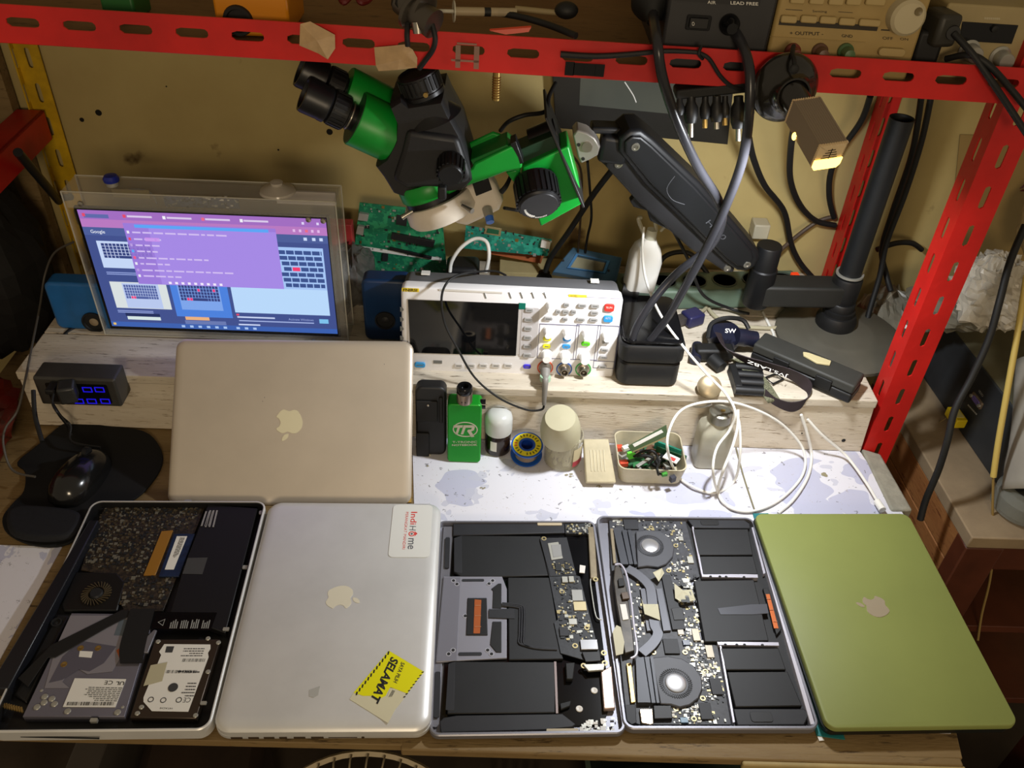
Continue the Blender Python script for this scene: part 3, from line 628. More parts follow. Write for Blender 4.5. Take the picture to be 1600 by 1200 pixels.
scatter(b, Frame(F.pt(0, 0, .0055), F.u, F.v), [c4(820, 1110), c4(1010, 1060), c4(1020, 1150), c4(830, 1155)], 50, 0, .0015, .006, (1, 1, 3), rnd); b.done('surface_components', [M_chip, M_silv, M_gold2, M_white], L3, kind='stuff', smooth=False)
for a0, a1 in (((598, 52), (728, 68)), ((645, 1128), (815, 1156))):
    Fq = Frame(F.pt(0, 0, .0098), F.u, F.v); B().slab(Fq, rect_pts(Fq, c4(*a0), c4(*a1), .0012), -.0045, 0).done('antenna_window', mat('antenna_tan', 'b6a88c', .45), L3, bevel=.0004)
q4('speaker', [(110, 1070), (180, 1058), (730, 1050), (800, 1105), (780, 1120), (640, 1135), (95, 1150), (90, 1090)], .0045, .0088, M_dgr, .001)
b = B()
for x, y in ((895, 930), (817, 1025)): b.lathe(Frame(F.pt(0, 0, .005), F.u, F.v).hit(*c4(x, y)), (0, 0, 1), [(.0040, 0), (.0035, .0008), (.0014, .0009), (.0001, .0002)], 16)
done_each(b, 'screw', M_white, L3)
q4('cable_connector', [(745, 785), (795, 782), (785, 870), (750, 870)], .005, .011, M_rub, .001); q4('cable_connector', [(715, 995), (775, 980), (770, 1010), (720, 1030)], .005, .009, M_rub, .001)
q4('tape_flap', [(820, 275), (850, 280), (845, 318), (818, 315)], .0105, .0116, M_white, .0002)
b = B().tube([F4.hit(*c4(*p)) for p in [(905, 350), (876, 352), (885, 440), (905, 545), (935, 560)]], .0008, 6); b.done('antenna_wire', M_silv, L3)
b = B()
for x0, y0, x1, y1 in ((120, 130, 140, 290), (65, 830, 88, 1068)): b.slab(Fd, rect_pts(Fd, c4(x0, y0), c4(x1, y1), .002), -.002, -.0005)
done_each(b, 'rail_slot', M_dgr, L3)

# ---------- laptop with two fans
px = [(933, 802), (1178, 805), (976, 1146), (1277, 1146)]; F, c = fit_frame(px, .012, 0, 0)
L4 = thing('opened_laptop', 'opened laptop with two round cooling fans and heat pipes, beside the green laptop', 'laptop', (c.x, c.y, .001), 'laptops laid side by side')
F = Frame((c.x, c.y, 0), F.u, F.v); c5 = crop(930, 790, .3083)
tray(F, .2145, .3055, .012, .0012, .0132, .0036, .003, M_spc, L4)
def q5(n, pts, h0, h1, m, bev=.0004, par=None, lab=None):
    Fh = Frame(F.pt(0, 0, h1), F.u, F.v); return B().slab(Fh, P4(Fh, [c5(*p) for p in pts]), h0-h1, 0).done(n, m, par or L4, bevel=bev, label=lab)
b = B(); FC = Frame(F.pt(0, 0, .0042), F.u, F.v)
lb = q5('logic_board', [(70, 65), (455, 65), (530, 360), (480, 380), (540, 690), (620, 710), (690, 1110), (230, 1110), (160, 1090), (80, 300)], .003, .0075, mat('slate_circuit_board', '3a3b40', .5, 0, .25, 200), .0003)
FE = Frame(F.pt(0, 0, .0075), F.u, F.v); b = B()
for quad, n_ in ((((220, 75), (450, 75), (500, 330), (380, 340)), 170), (((170, 380), (240, 380), (260, 740), (190, 740)), 60), (((380, 330), (520, 360), (560, 760), (440, 720)), 170), (((450, 720), (600, 720), (670, 1000), (540, 1000)), 200), (((330, 1010), (520, 1000), (680, 1100), (400, 1110)), 120), (((75, 60), (230, 60), (220, 100), (90, 110)), 40)):
    scatter(b, FE, [c5(*p) for p in quad], n_, 0, .001, .0042, (0, 0, 1, 2, 3, 1), rnd)
b.done('surface_components', [M_chip, M_silv, M_gold2, M_lbl], lb, kind='stuff', smooth=False)
for a0, a1, m in (((340, 680), (430, 755), M_dgr), ((575, 880), (650, 962), M_dgr), ((520, 1005), (598, 1088), M_dgr), ((440, 685), (482, 712), mat('chip_navy', '2a3550', .3)), ((462, 262), (500, 296), M_silv), ((485, 628), (535, 690), mat('can_tan', '8c8474', .4, .4)), ((553, 712), (605, 775), mat('can_tan', '8c8474', .4, .4)), ((428, 1078), (472, 1105), mat('chip_blue', '6f8fa6', .4)), ((415, 632), (450, 658), M_lbl), ((418, 160), (447, 182), M_silv), ((140, 75), (220, 125), M_dgr)):
    B().slab(FE, rect_pts(FE, c5(*a0), c5(*a1), .0004), 0, .0022).done('chip', m, lb, bevel=.0003)
b = B()
for x, y in ((283, 113), (408, 204), (372, 331), (295, 745), (455, 745), (558, 842), (545, 978), (410, 1030), (500, 1082), (483, 604)): b.lathe(FE.hit(*c5(x, y)), (0, 0, 1), [(.0032, .0), (.0032, .0009), (.0017, .0009), (.0017, .0)], 16, closed=True)
done_each(b, 'screw_ring', M_gold2, lb)
def fan(cx, cy, rx, outline, sx, fin):
    f = q5('cooling_fan', outline, .0045, .0115, mat('fan_grey', '47484d', .5, .1, .05, 30), .0012)
    Fq = Frame(F.pt(0, 0, .0116), F.u, F.v); cc = Fq.hit(*c5(cx, cy))
    B().lathe(cc, (0, 0, 1), [(rx*.92, -.0003), (rx*.92, .0003), (rx*.90, .0003), (rx*.86, -.0006), (.001, -.0006)], 40).done('intake_ring', M_rub, f)
    b = B()
    for i in range(44):
        a = 2*math.pi*i/44; p = cc+V((math.cos(a), math.sin(a), 0))*rx*.72; q = cc+V((math.cos(a+.1), math.sin(a+.1), 0))*rx*.97; nn = V((-math.sin(a), math.cos(a), 0))*.0005
        b.prism([p-nn, p+nn, q+nn, q-nn], (0, 0, .0005))
    b.done('fan_blades', M_dgr, f, smooth=False)
    B().lathe(cc, (0, 0, 1), [(rx*.62, -.0005), (rx*.6, .0008), (rx*.55, .0012), (.0001, .0012)], 36).done('fan_hub', mat('hub_silver', 'c8c8ca', .28, .8), f)
    b = B()
    for k in range(3): b.slab(Fq, P4(Fq, [c5(*p) for p in fin[k]]), -.004, .0012)
    done_each(b, 'radiator_fins', mat('radiator', '3c3e44', .45, .2), f)
fan(278, 203, .0185, [(205, 130), (262, 122), (330, 128), (382, 165), (402, 210), (395, 258), (362, 295), (320, 312), (265, 305), (215, 312)], 1, ([(92, 125), (128, 125), (168, 300), (130, 300)], [(135, 125), (158, 125), (192, 298), (172, 300)], [(164, 125), (180, 125), (212, 300), (198, 300)]))
fan(408, 900, .0195, [(285, 770), (370, 762), (440, 775), (500, 810), (540, 870), (545, 925), (525, 975), (480, 1010), (430, 1022), (385, 1008), (330, 1005)], 1, ([(205, 775), (245, 770), (280, 1000), (215, 1000)], [(250, 770), (272, 768), (305, 1002), (286, 1002)], [(278, 768), (292, 768), (325, 1002), (311, 1002)]))
b = B()
for n_, ctr in (('a', [(160, 318), (215, 350), (268, 400), (285, 450), (300, 600), (318, 650), (290, 700), (235, 750)]),):
    pts = [Frame(F.pt(0, 0, .0118), F.u, F.v).hit(*c5(*p)) for p in ctr]; P_ = catmull(pts, 4); wv = []
    for i, p in enumerate(pts): t = (pts[min(i+1, 7)]-pts[max(i-1, 0)]).normalized(); wv.append(V((-t.y, t.x, 0))*.0062)
    b.ribbon(pts, wv, .002)
b.done('heat_pipe', mat('pipe_grey', '55565c', .45, .3), L4, bevel=.0004)
q5('heat_plate', [(308, 420), (340, 418), (385, 632), (345, 635)], .0075, .0108, mat('pipe_grey', '55565c', .45, .3), .0004)
q5('heat_plate', [(228, 420), (258, 418), (292, 632), (262, 635)], .0075, .0108, mat('pipe_grey', '55565c', .45, .3), .0004)
q5('drive_module', [(335, 350), (378, 350), (460, 625), (392, 628)], .0075, .0105, M_dgr, .0004)
q5('drive_cover', [(385, 520), (440, 515), (455, 578), (400, 580)], .0105, .0113, M_blk, .0004)
def curl(pts, m, lab): 
    b = B(); q = [Frame(F.pt(0, 0, .0135), F.u, F.v).hit(*c5(*p)) for p in pts]; top = [p+V((0, 0, .004 if i < 2 else .0)) for i, p in enumerate(q)]
    b.prism(top, (0, 0, .0004)); return b.done('tape_piece', m, L4, label=lab, smooth=False)
M_tape = mat('masking_cream', 'c2bda2', .6)
curl([(230, 478), (248, 560), (330, 582), (318, 500), (245, 500)], M_tape, 'cream tape piece over the heat pipe')
curl([(290, 350), (335, 328), (350, 342), (322, 386)], M_tape, None); curl([(398, 405), (442, 440), (490, 425), (508, 480), (440, 492), (405, 470)], M_tape, None)
b = B(); scatter(b, Frame(F.pt(0, 0, .0132), F.u, F.v), [c5(435, 385), c5(480, 385), c5(490, 480), c5(450, 490)], 16, .0015, .003, .009, (0, 1, 2), rnd); b.done('wiring_clips', [M_chip, M_silv, mat('film', '9a9a98', .1, .3)], L4, smooth=False)
# batteries
def cell(pts, h=.0112): q5('battery_cell', pts, .004, h, M_gry, .001)
q5('battery_bay', [(455, 60), (740, 62), (790, 90), (870, 360), (900, 400), (960, 690), (1090, 1050), (1070, 1115), (700, 1120), (620, 700), (520, 380)], .003, .0045, M_blk)
cell([(495, 118), (775, 118), (800, 250), (525, 250)]); cell([(528, 256), (802, 256), (825, 348), (545, 350)]); cell([(500, 380), (805, 375), (880, 685), (555, 690)], .0118); cell([(635, 722), (930, 722), (968, 832), (662, 832)]); cell([(668, 842), (975, 840), (1050, 1015), (710, 1020)])
q5('flex_cable', [(620, 520), (790, 500), (870, 498), (880, 545), (800, 552), (635, 552)], .0118, .0124, mat('film_grey', '5a5c62', .25, .2), .0002)
b = B()
for a0, a1, a2, a3 in (((535, 352), (820, 358), (822, 374), (540, 370)), ((615, 698), (925, 702), (928, 718), (620, 714)), ((488, 115), (496, 115), (545, 352), (535, 352)), ((628, 720), (636, 718), (705, 1105), (695, 1108)), ((790, 120), (798, 118), (860, 350), (850, 355))):
    b.slab(FE, P4(FE, [c5(*p) for p in (a0, a1, a2, a3)]), -.003, .0035)
done_each(b, 'battery_frame', mat('frame_lilac', 'b4b2bc', .4, .4), L4)
b = B(); Fx = Frame(F.pt(0, 0, .0112), F.u, F.v)
for x, y in ((632, 360), (664, 361), (755, 363), (718, 706), (757, 706), (848, 707), (585, 360), (660, 705)): b.lathe(Fx.hit(*c5(x, y)), (0, 0, 1), [(.0018, 0), (.0016, .0004), (.0001, .0004)], 10)
done_each(b, 'screw', M_ink, L4)
q5('speaker', [(462, 62), (740, 62), (785, 92), (785, 115), (500, 112)], .004, .0105, M_dgr, .001); q5('speaker', [(700, 1028), (1060, 1028), (1085, 1060), (1060, 1112), (720, 1115)], .004, .0105, M_dgr, .0012)
Fy = Frame(F.pt(0, 0, .0106), F.u, F.v); b = B()
for a0, a1 in (((530, 70), (630, 100)), ((780, 1045), (905, 1098))): b.slab(Fy, rect_pts(Fy, c5(*a0), c5(*a1), .003), -.0003, .0006)
done_each(b, 'speaker_bulge', M_blk, L4, bevel=.0003)
q5('trackpad_module', [(850, 418), (878, 418), (945, 625), (920, 655)], .0045, .0095, M_blk, .0006)
q5('copper_pad', [(864, 448), (884, 448), (930, 622), (906, 622)], .0095, .0101, M_copper, .0002)
b = B()
for x, y in ((868, 470), (882, 525), (900, 585)): b.slab(Fy, rect_pts(Fy, c5(x, y), c5(x+22, y+4)), 0, .0003)
done_each(b, 'pad_rib', mat('copper_bright', 'e0986c', .3, .7), L4)
q5('trim_rail', [(808, 118), (826, 118), (1116, 1110), (1092, 1110)], .0035, .0122, mat('rail_lilac', 'c4c2cc', .4, .3), .0006)
q5('hinge_foil', [(75, 115), (92, 115), (108, 290), (92, 292)], .004, .011, mat('foil_strip', '8a7e68', .4, .5, .15, 60), .0005); q5('hinge_foil', [(158, 800), (182, 795), (205, 995), (182, 1000)], .004, .011, mat('foil_gold', 'a58c54', .35, .6, .15, 60), .0005)
# loose display cable standing up along the left
b = B(); Fz = Frame(F.pt(0, 0, .018), F.u, F.v)
b.tube([Fz.hit(*c5(*p)) for p in [(100, 300), (130, 300), (158, 350), (180, 470), (195, 600), (212, 740), (180, 775)]], .0014, 6); b.done('cable_edge', mat('edge_white', 'b8b6c4', .3), L4)
ca_ = q5('cable_assembly', [(100, 300), (128, 310), (160, 420), (190, 640), (200, 735), (150, 750), (130, 620), (105, 480), (92, 380)], .0105, .0165, mat('cable_dark', '3a342c', .4, .2, .3, 80), .001)
q5('cable_clip', [(115, 370), (140, 365), (150, 405), (120, 410)], .0165, .0195, M_rub, .0006, ca_); q5('cable_clip', [(130, 440), (165, 435), (175, 470), (140, 475)], .0165, .020, mat('clip_brown', '4a3a2c', .4, .2), .0006, ca_); q5('white_pad', [(125, 500), (155, 498), (170, 575), (140, 580)], .0165, .0178, M_lbl, .0003, ca_)
q5('cream_tape', [(88, 640), (108, 605), (130, 615), (148, 690), (142, 750), (105, 760)], .0165, .0172, M_tape, .0002, ca_, 'cream tape tab hanging over the edge')
q5('port_block', [(225, 1030), (290, 1030), (295, 1105), (280, 1110), (235, 1100)], .0075, .0112, mat('port_silver', 'b8a890', .3, .6), .0006); q5('port_cover', [(295, 1012), (385, 1012), (392, 1078), (300, 1080)], .0075, .0118, M_blk, .0006)
q5('port_block', [(150, 1010), (205, 1005), (210, 1100), (185, 1110), (160, 1090)], .0045, .0105, M_dgr, .0006)

# ---------- matt green closed laptop on top of a dark sleeve and teal mat
px = [(1185, 800), (1413, 797), (1290, 1142), (1597, 1142)]; F, c = fit_frame(px, .021, 0, 0)
tm = B(); mF = Frame((0, 0, 0), F.u, F.v); q = [g(1176, 803, .001), g(1200, 803, .001), g(1320, 1156, .001), g(1276, 1150, .001)]
tag(tm.prism([V((p.x, p.y, .0008)) for p in q], (0, 0, .0016)).done('rubber_mat', mat('teal_rubber', '1c6f70', .6), loc=None), 'thin strip of teal work mat showing between the two laptops on the right', 'mat')
L5 = thing('closed_laptop', 'matt green laptop with a mirror emblem, rightmost in the row', 'laptop', (c.x, c.y, .0025), 'laptops laid side by side')
F = Frame((c.x, c.y, 0), F.u, F.v)
M_olive = mat('matt_green_film', '7c8446', .5, 0, .05, 6)
lid(F, .214, .3085, .012, .0145, .0212, M_olive, L5, 'display_lid', .0015)
b = B(); b.loft([[F.pt(x-.002, y, h) for x, y in rr(-.107+e, -.154+e, .107-e, .154-e, .012, 8)] for e, h in ((.005, .0026), (.001, .005), (0, .0138))]).done('base', mat('base_black', '121614', .35), L5)
F5 = Frame(F.pt(0, 0, .0212), F.u, F.v); a = F5.uv(1367, 948)
M_mirror = mat('mirror', 'e8e0cc', .16, .75); logo(F5, a, 90+3, .037, .0, .0006, M_mirror, L5, label='mirror-bright fruit-shaped emblem')
# white scrap and sticker on the bench edge
tag(B().prism([g(1277, 1151, .0006), g(1283, 1150, .0006), g(1288, 1157, .0006), g(1280, 1158, .0006)], (0, 0, .0006)).done('paper_scrap', M_lbl), 'tiny white paper scrap on the bench edge under the laptops', 'scrap')

# ---------- loose display lid leaning on the riser
y0 = .3265; xa, xb = g(265, 778, .002), g(640, 778, .002)
u = (V((xb.x, xb.y, 0))-V((xa.x, xa.y, 0))).normalized(); bk = V((-u.y, u.x, 0)); th = R(42.5); v = bk*math.cos(th)+V((0, 0, 1))*math.sin(th)
FLd = Frame(xa-bk*.016+u*.1625+v*.1155, u, v)
LL = thing('laptop_lid', 'silver laptop lid standing upside down against the riser', 'laptop lid', (FLd.o.x, xa.y, .001))
lid(FLd, .325, .227, .014, -.0085, 0, M_alu_shade, LL, 'metal_cover', .012)
B().slab(FLd, rr(-.156, -.107, .156, .107, .008), -.0098, -.0083).done('screen_glass', M_gls, LL, bevel=.0005)
a = FLd.uv(452, 663); logo(FLd, (a[0], a[1]+.002), 180-2, .043, .0, .0004, mat('emblem_cream', 'cfc6a4', .45), LL, label='cream fruit-shaped emblem')  # emblem in one even cream colour
b = B()
for x, y in ((410, 628), (413, 622), (600, 570)): p = FLd.hit(x, y); b.slab(FLd, [(FLd.uv(x, y)[0]+i*.0006, FLd.uv(x, y)[1]+j*.0015) for i, j in ((0, 0), (1, 0), (1, 1), (0, 1))], 0, .0002)
b.done('dent', M_inkg, LL, smooth=False)

# ================================================================= monitor in a clear acrylic case
MY = .549
FM = Frame((-.43, MY, 0), (1, 0, 0), (0, 0, 1))
cm = crop(120, 280, .2625)
p_tl, p_tr, p_br, p_bl = [FM.uv(*p) for p in ((124, 328), (510, 343), (526, 519), (172, 513))]
sx0, sx1, sy0, sy1 = (p_tl[0]+p_bl[0])/2, (p_tr[0]+p_br[0])/2, (p_bl[1]+p_br[1])/2, (p_tl[1]+p_tr[1])/2
MO = thing('monitor', 'bare lcd screen in a clear acrylic box showing a web browser', 'monitor', (-.43, MY+.02, RZ+.0005))
EX0, EX1, EY0, EY1 = sx0-.012, sx1+.016, RZ+.001, sy1+.028
DPT = -.045
b = B()
def fslab(b, F, x0, y0, x1, y1, h0, h1): b.slab(F, [(x0, y0), (x1, y0), (x1, y1), (x0, y1)], h0, h1)
fslab(b, FM, EX0, EY1-.003, EX1, EY1, DPT, .003); fslab(b, FM, EX0, EY0, EX1, EY0+.003, DPT, .003)
fslab(b, FM, EX0, EY0, EX0+.003, EY1, DPT, .003); fslab(b, FM, EX1-.003, EY0, EX1, EY1, DPT, .003)
fslab(b, FM, EX0+.003, sy1+.004, EX1-.003, EY1-.003, .0, .003); fslab(b, FM, EX0+.003, EY0+.003, EX1-.003, max(EY0+.006, sy0-.004), .0, .003)
fslab(b, FM, EX1-.014, sy0, EX1-.003, sy1+.004, .0, .003)
b.done('acrylic_case', M_clear, MO, smooth=False)
b = B(); e_ = .0016
for hh_ in (DPT, .003):
    for (xa_, ya_, xb_, yb_) in ((EX0, EY1, EX1, EY1), (EX0, EY0, EX1, EY0), (EX0, EY0, EX0, EY1), (EX1, EY0, EX1, EY1)): b.cyl(FM.pt(xa_, ya_, hh_), FM.pt(xb_, yb_, hh_), e_*.6, n=6)
done_each(b, 'edge_highlight', mat('acrylic_edge', 'c8c4b4', .2, 0, alpha=.6), MO)  # lighter rods stand in for highlights along the acrylic edges
b = B(); fslab(b, FM, EX0+.004, EY0+.004, EX1-.004, EY1-.004, DPT, DPT+.002); b.done('rear_panel', mat('acrylic_smoke', '9a948c', .15, 0, alpha=.12), MO, smooth=False)
pn = B(); fslab(pn, FM, sx0-.004, sy0-.006, sx1+.004, sy1+.004, -.007, -.0012); pn = pn.done('screen_panel', M_gls, MO, bevel=.0008)
# picture on the screen, in fractions of its width and height from the top left
SW, SH = sx1-sx0, sy1-sy0
COLS = {}
def sc(b, c, s=1.0):
    if c not in COLS: COLS[c] = len(COLS)
    b.m(COLS[c])
b = B()
def uvq(x, y): # crop px -> fractions
    a = FM.uv(*cm(x, y)); return (a[0]-sx0)/SW, (sy1-a[1])/SH
def R_(c, x0, y0, x1, y1, L=0):
    sc(b, c); h = -.0010+L*.00012; X0, X1 = sx0+max(0, x0)*SW, sx0+min(1, x1)*SW; Y0, Y1 = sy1-max(0, y0)*SH, sy1-min(1, y1)*SH
    b.poly([FM.pt(X0, Y1, h), FM.pt(X1, Y1, h), FM.pt(X1, Y0, h), FM.pt(X0, Y0, h)])
def Rp(c, p, q, L=0): a = uvq(*p); d = uvq(*q); R_(c, a[0], a[1], d[0], d[1], L)
R_('3f4f8c', 0, 0, 1, 1); R_('a06cc0', 0, 0, 1, .07, 1); R_('b878c0', 0, .07, 1, .135, 1); R_('4a5c98', 0, .135, 1, .20, 1); R_('5c68a8', .02, .03, .12, .06, 2)
R_('3a5fae', 0, .955, 1, 1, 1)
for x in (.175, .335, .49, .645): R_('d8c8e8', x+.02, .03, x+.12, .045, 2)
for x, c in ((.015, 'e04a6a'), (.178, 'e04a6a'), (.338, 'f0f0f8'), (.495, 'e86a88'), (.65, 'f0f0f8')): R_(c, x, .025, x+.012, .05, 3)
def keyb(x0, y0, x1, y1, nr, L, bg='c8d4f4', key='30407c', red=()):
    R_(bg, x0, y0, x1, y1, L); h = (y1-y0)/nr; rd = random.Random(int(x0*100))
    for r in range(nr):
        n = 13; wv = (x1-x0)/n
        for k in range(n):
            c = 'f03c78' if (r, k) in red else key
            if r == nr-1 and 4 <= k <= 8 and (r, k) not in red: R_(c, x0+k*wv, y0+r*h+h*.12, x0+(k+1)*wv, y0+(r+1)*h, L+1); continue
            R_(c, x0+k*wv+wv*.1, y0+r*h+h*.12, x0+(k+1)*wv-wv*.08, y0+(r+1)*h-h*.02, L+1)
R_('c4d6f6', .04, .245, .20, .47, 2); keyb(.055, .26, .26, .385, 5, 3)
R_('d8dfe0', .045, .59, .285, .825, 2); R_('b8c8ee', .095, .60, .25, .82, 3); keyb(.10, .61, .24, .735, 5, 4, 'b8c8ee', '5060a0', ((4, 2), (4, 3)))
R_('4a80dc', .30, .59, .545, .885, 2); R_('7ca4ea', .33, .60, .51, .82, 3); keyb(.335, .595, .505, .735, 5, 4, '7ca4ea', '34407c', ((1, 6), (1, 11), (4, 3), (4, 2)))
R_('b8d8fa', .56, .60, .975, .83, 2); R_('a4c4f4', .775, .24, .975, .60, 2)
for r in range(7):
    y = .262+r*.047; n = 6; x = .782+(.006*r) % .02
    while x < .965:
        wv = min((.036 if r < 6 else .03)*(1.5 if (r in (2, 3, 5) and x > .92) else 1), .97-x); R_('f03c70' if (r == 3 and abs(x-.852) < .02) else '38508c', x+.002, y+.004, x+wv-.002, y+.037, 3); x += wv
R_('1e2c5c', .075, .87, .225, .90, 2); R_('d4e4e4', .08, .90, .225, .93, 3); R_('e8b080', .335, .885, .44, .915, 3); R_('6878b0', .33, .92, .51, .955, 2)
R_('9a7ad8', .17, .0915, .79, .60, 4); R_('a488e4', .27, .12, .79, .60, 5); R_('5aa4f4', .215, .10, .76, .125, 6)
rd = random.Random(5)
for i, (y, n, c) in enumerate(((.16, 9, 'e8e8f4'), (.215, 3, 'e04a6a'), (.265, 3, 'b89ce0'), (.315, 3, '58a8f4'), (.37, 8, 'f05888'), (.42, 4, 'e8e8f4'), (.475, 9, 'b89ce0'), (.525, 4, 'e8e8f4'))):
    R_(c, .178, y-.008, .188, y+.014, 6); x = .20
    for k in range(n): l = rd.uniform(.015, .045); R_('d0bcf0', x, y-.003, x+l, y+.010, 6); x += l+.008
R_('c890e8', .245, .203, .305, .233, 6)
for x in range(9): R_('f0e8fa', .30+x*.027, .572, .312+x*.027, .592, 6)
R_('dcd0f4', .96, .03, .97, .05, 3); R_('dcd0f4', .90, .03, .91, .05, 3)
for x_ in (.86, .885, .935, .96): R_('e0b8e8', x_, .09, x_+.010, .112, 3)
for x_ in (.90, .935, .965): R_('c8d8f8', x_, .155, x_+.014, .18, 3)
R_('e86a88', .91, .09, .922, .112, 3); R_('7cc0ec', .925, .865, .965, .905, 3); R_('c8d4f4', .565, .865, .73, .878, 3); R_('a0b0e0', .57, .90, .90, .910, 3); R_('c8d4f4', .565, .935, .66, .948, 3); R_('e04a6a', .563, .842, .575, .858, 3)
for x in range(9): R_('a8c4f0', .31+x*.037+(.02 if x > 5 else 0), .967, .325+x*.037+(.02 if x > 5 else 0), .987, 3)
R_('e8c060', .01, .965, .022, .985, 3)
for y in (.505, .52, .845, .86): R_('90a0d8', .045, y, .20, y+.008, 3)
for s, x0, x1, y0, y1, c in (('Google', .03, .088, .19, .155, 'f0f4fc'), ('Activate Windows', .79, .90, .885, .865, '98a8dc')):
    sc(b, c); put_text(b, s, FM.pt(sx0+x0*SW, sy1-y0*SH), FM.pt(sx0+x1*SW, sy1-y0*SH), FM.pt(sx0+x0*SW, sy1-y1*SH), FM.n, 0, -.0003)
b.done('screen_picture', [emi('screen_'+c, c, 1.0) for c in COLS], pn, smooth=False)
# suction knobs, screws, board in the case
def suction(px, py, col, rr_, nm, lab):
    q = FM.hit(px, py, -.02); q = V((q.x, q.y, EY1)); b = B()
    b.lathe(q, (0, 0, 1), [(rr_, 0), (rr_*.95, .003), (rr_*.5, .008), (rr_*.32, .010), (rr_*.35, .014), (.0001, .0155)], 24); return b.done(nm, col, MO, label=lab)
suction(434, 300, mat('clear_cup', 'c4bcb0', .2, 0, alpha=.75), .024, 'suction_cup', None)
q = FM.hit(178, 296, -.02); q = V((q.x, q.y, EY1)); b = B().lathe(q, (0, 0, 1), [(.008, 0), (.008, .006), (.0001, .007)], 20).done('knob_collar', M_silv, MO)
B().lathe(q+V((0, 0, .006)), (0, 0, 1), [(.010, 0), (.0105, .004), (.008, .008), (.0001, .009)], 20).done('knob', mat('knob_blue', '1c2a8c', .35), MO, label='dark blue knob')
b = B()
for x, y in ((482, 343), (512, 535), (207, 535), (126, 318), (490, 533), (505, 345)): q = FM.hit(x, y, .003); b.lathe(q, (0, -1, 0), [(.004, 0), (.0035, .002), (.0001, .0028)], 12)
done_each(b, 'screw', M_steel, MO)
Fp = Frame((-.43, MY+.03, 0), (1, 0, 0), (0, 0, 1)); b = B(); b.slab(Fp, rect_pts(Fp, (255, 305), (375, 326)), 0, .0015); pb = b.done('driver_board', mat('navy_board', '3c4662', .45, 0, .4, 200), MO)
b = B()
for _ in range(60):
    x, y = rnd.uniform(258, 372), rnd.uniform(307, 324); a = Fp.uv(x, y); s = rnd.uniform(.001, .004); b.m(rnd.choice((0, 1, 2))); b.slab(Fp, [(a[0], a[1]), (a[0]+s, a[1]), (a[0]+s, a[1]+s*.6), (a[0], a[1]+s*.6)], .0015, .003)
b.done('surface_components', [M_chip, M_silv, M_lbl], pb, kind='stuff', smooth=False)
b = B(); b.tube([Fp.hit(*p) for p in ((190, 300), (205, 296), (225, 297), (238, 304), (245, 318))], .0012, 6); b.done('inner_wire', M_inkg, MO)
b = B(); fslab(b, FM, sx0+.01, EY0+.004, sx0+.07, EY0+.012, -.03, -.01); b.done('case_foot', M_frost, MO)
b = B(); fslab(b, FM, sx0+.04, sy1+.006, sx0+.09, sy1+.018, -.030, -.028); b.done('flex_tail', M_gold2, MO)
b = B(); fslab(b, FM, sx0+.26, sy1+.005, EX1-.006, EY1-.004, -.034, -.030); b.done('white_backing', mat('milk_white', 'b8b0aa', .5), MO)

# two blue round-speaker boxes at either side of the monitor
def spk(name, fpx, y, ctr, r, col, label):
    F = Frame((0, y, 0), (1, 0, 0), (0, 0, 1)); x0, y0, x1, y1 = fpx; a, c_ = F.uv(x0, y1); d, e = F.uv(x1, y0); d = min(d, EX0-.002) if x0 < 300 else d
    c_ = RZ+.0005; t = thing(name, label, 'speaker', ((a+d)/2, y+.02, c_), 'blue speakers beside the monitor')
    B().slab(F, rr(a, c_, d, e, .010), -.030, 0).done('cabinet', col, t, bevel=.004)
    q = F.hit(*ctr); B().lathe(q, (0, -1, 0), [(r, 0), (r, .003), (r*.86, .003), (r*.80, .0005), (r*.78, .0005)], 28).done('cone_ring', M_rub, t)
    B().lathe(q, (0, -1, 0), [(r*.79, .0002), (r*.4, -.002), (r*.38, .001), (.0001, .003)], 28).done('cone', mat('cone_'+name[:1]+str(int(r*1e4)), '8a7a60' if ctr[0] < 300 else '1c1c1c', .5), t); return t
spk('speaker', (98, 446, 175, 535), .556, (147, 503), .017, mat('speaker_blue', '1f5f9c', .35, 0, .15, 12), 'bright blue speaker box half hidden behind the left edge of the monitor')
spk('speaker', (572, 440, 640, 545), .555, (602, 500), .015, mat('speaker_navy', '0e2c50', .35, 0, .2, 12), 'dark navy speaker box between the monitor and the oscilloscope')

# red book behind the monitor, plastic bag, boards
t = B(); p = g(548, 440, RZ); t.box((p.x-.012, .715, RZ+.055), (.045, .02, .11)); tag(t.done('box', mat('red_box', 'a03030', .5, 0, .2, 30), bevel=.001), 'red flat box standing behind the right edge of the monitor', 'box')
def crumple(c, s, seed, m, label, cat='bag', name='plastic_bag', seg=28, amp=.55, zf=None, group=None):
    b = B(); b.ball((0, 0, 0), 1, (1, 1, 1), seg)
    for v in b.bm.verts:
        p = v.co; q = p*1.6+V((seed, seed*.3, 0)); n = noise.noise(q)*.5+abs(noise.noise(q*2.3))*.6-abs(noise.noise(q*4.7))*.35+abs(noise.noise(q*9.1))*.12
        v.co = V((p.x*s[0], p.y*s[1], p.z*s[2]))*(1+amp*n*.9)
        v.co += V(c)
        if zf is not None and v.co.z < zf: v.co.z = zf+.0005
    return tag(b.done(name, m, smooth=False), label, cat, group)
crumple((-.245, .655, .150), (.030, .05, .045), 3, mat('grey_film', '4c4a46', .25, 0, .2, 30, alpha=.8), 'crumpled grey plastic bag beside the right edge of the monitor', zf=RZ)

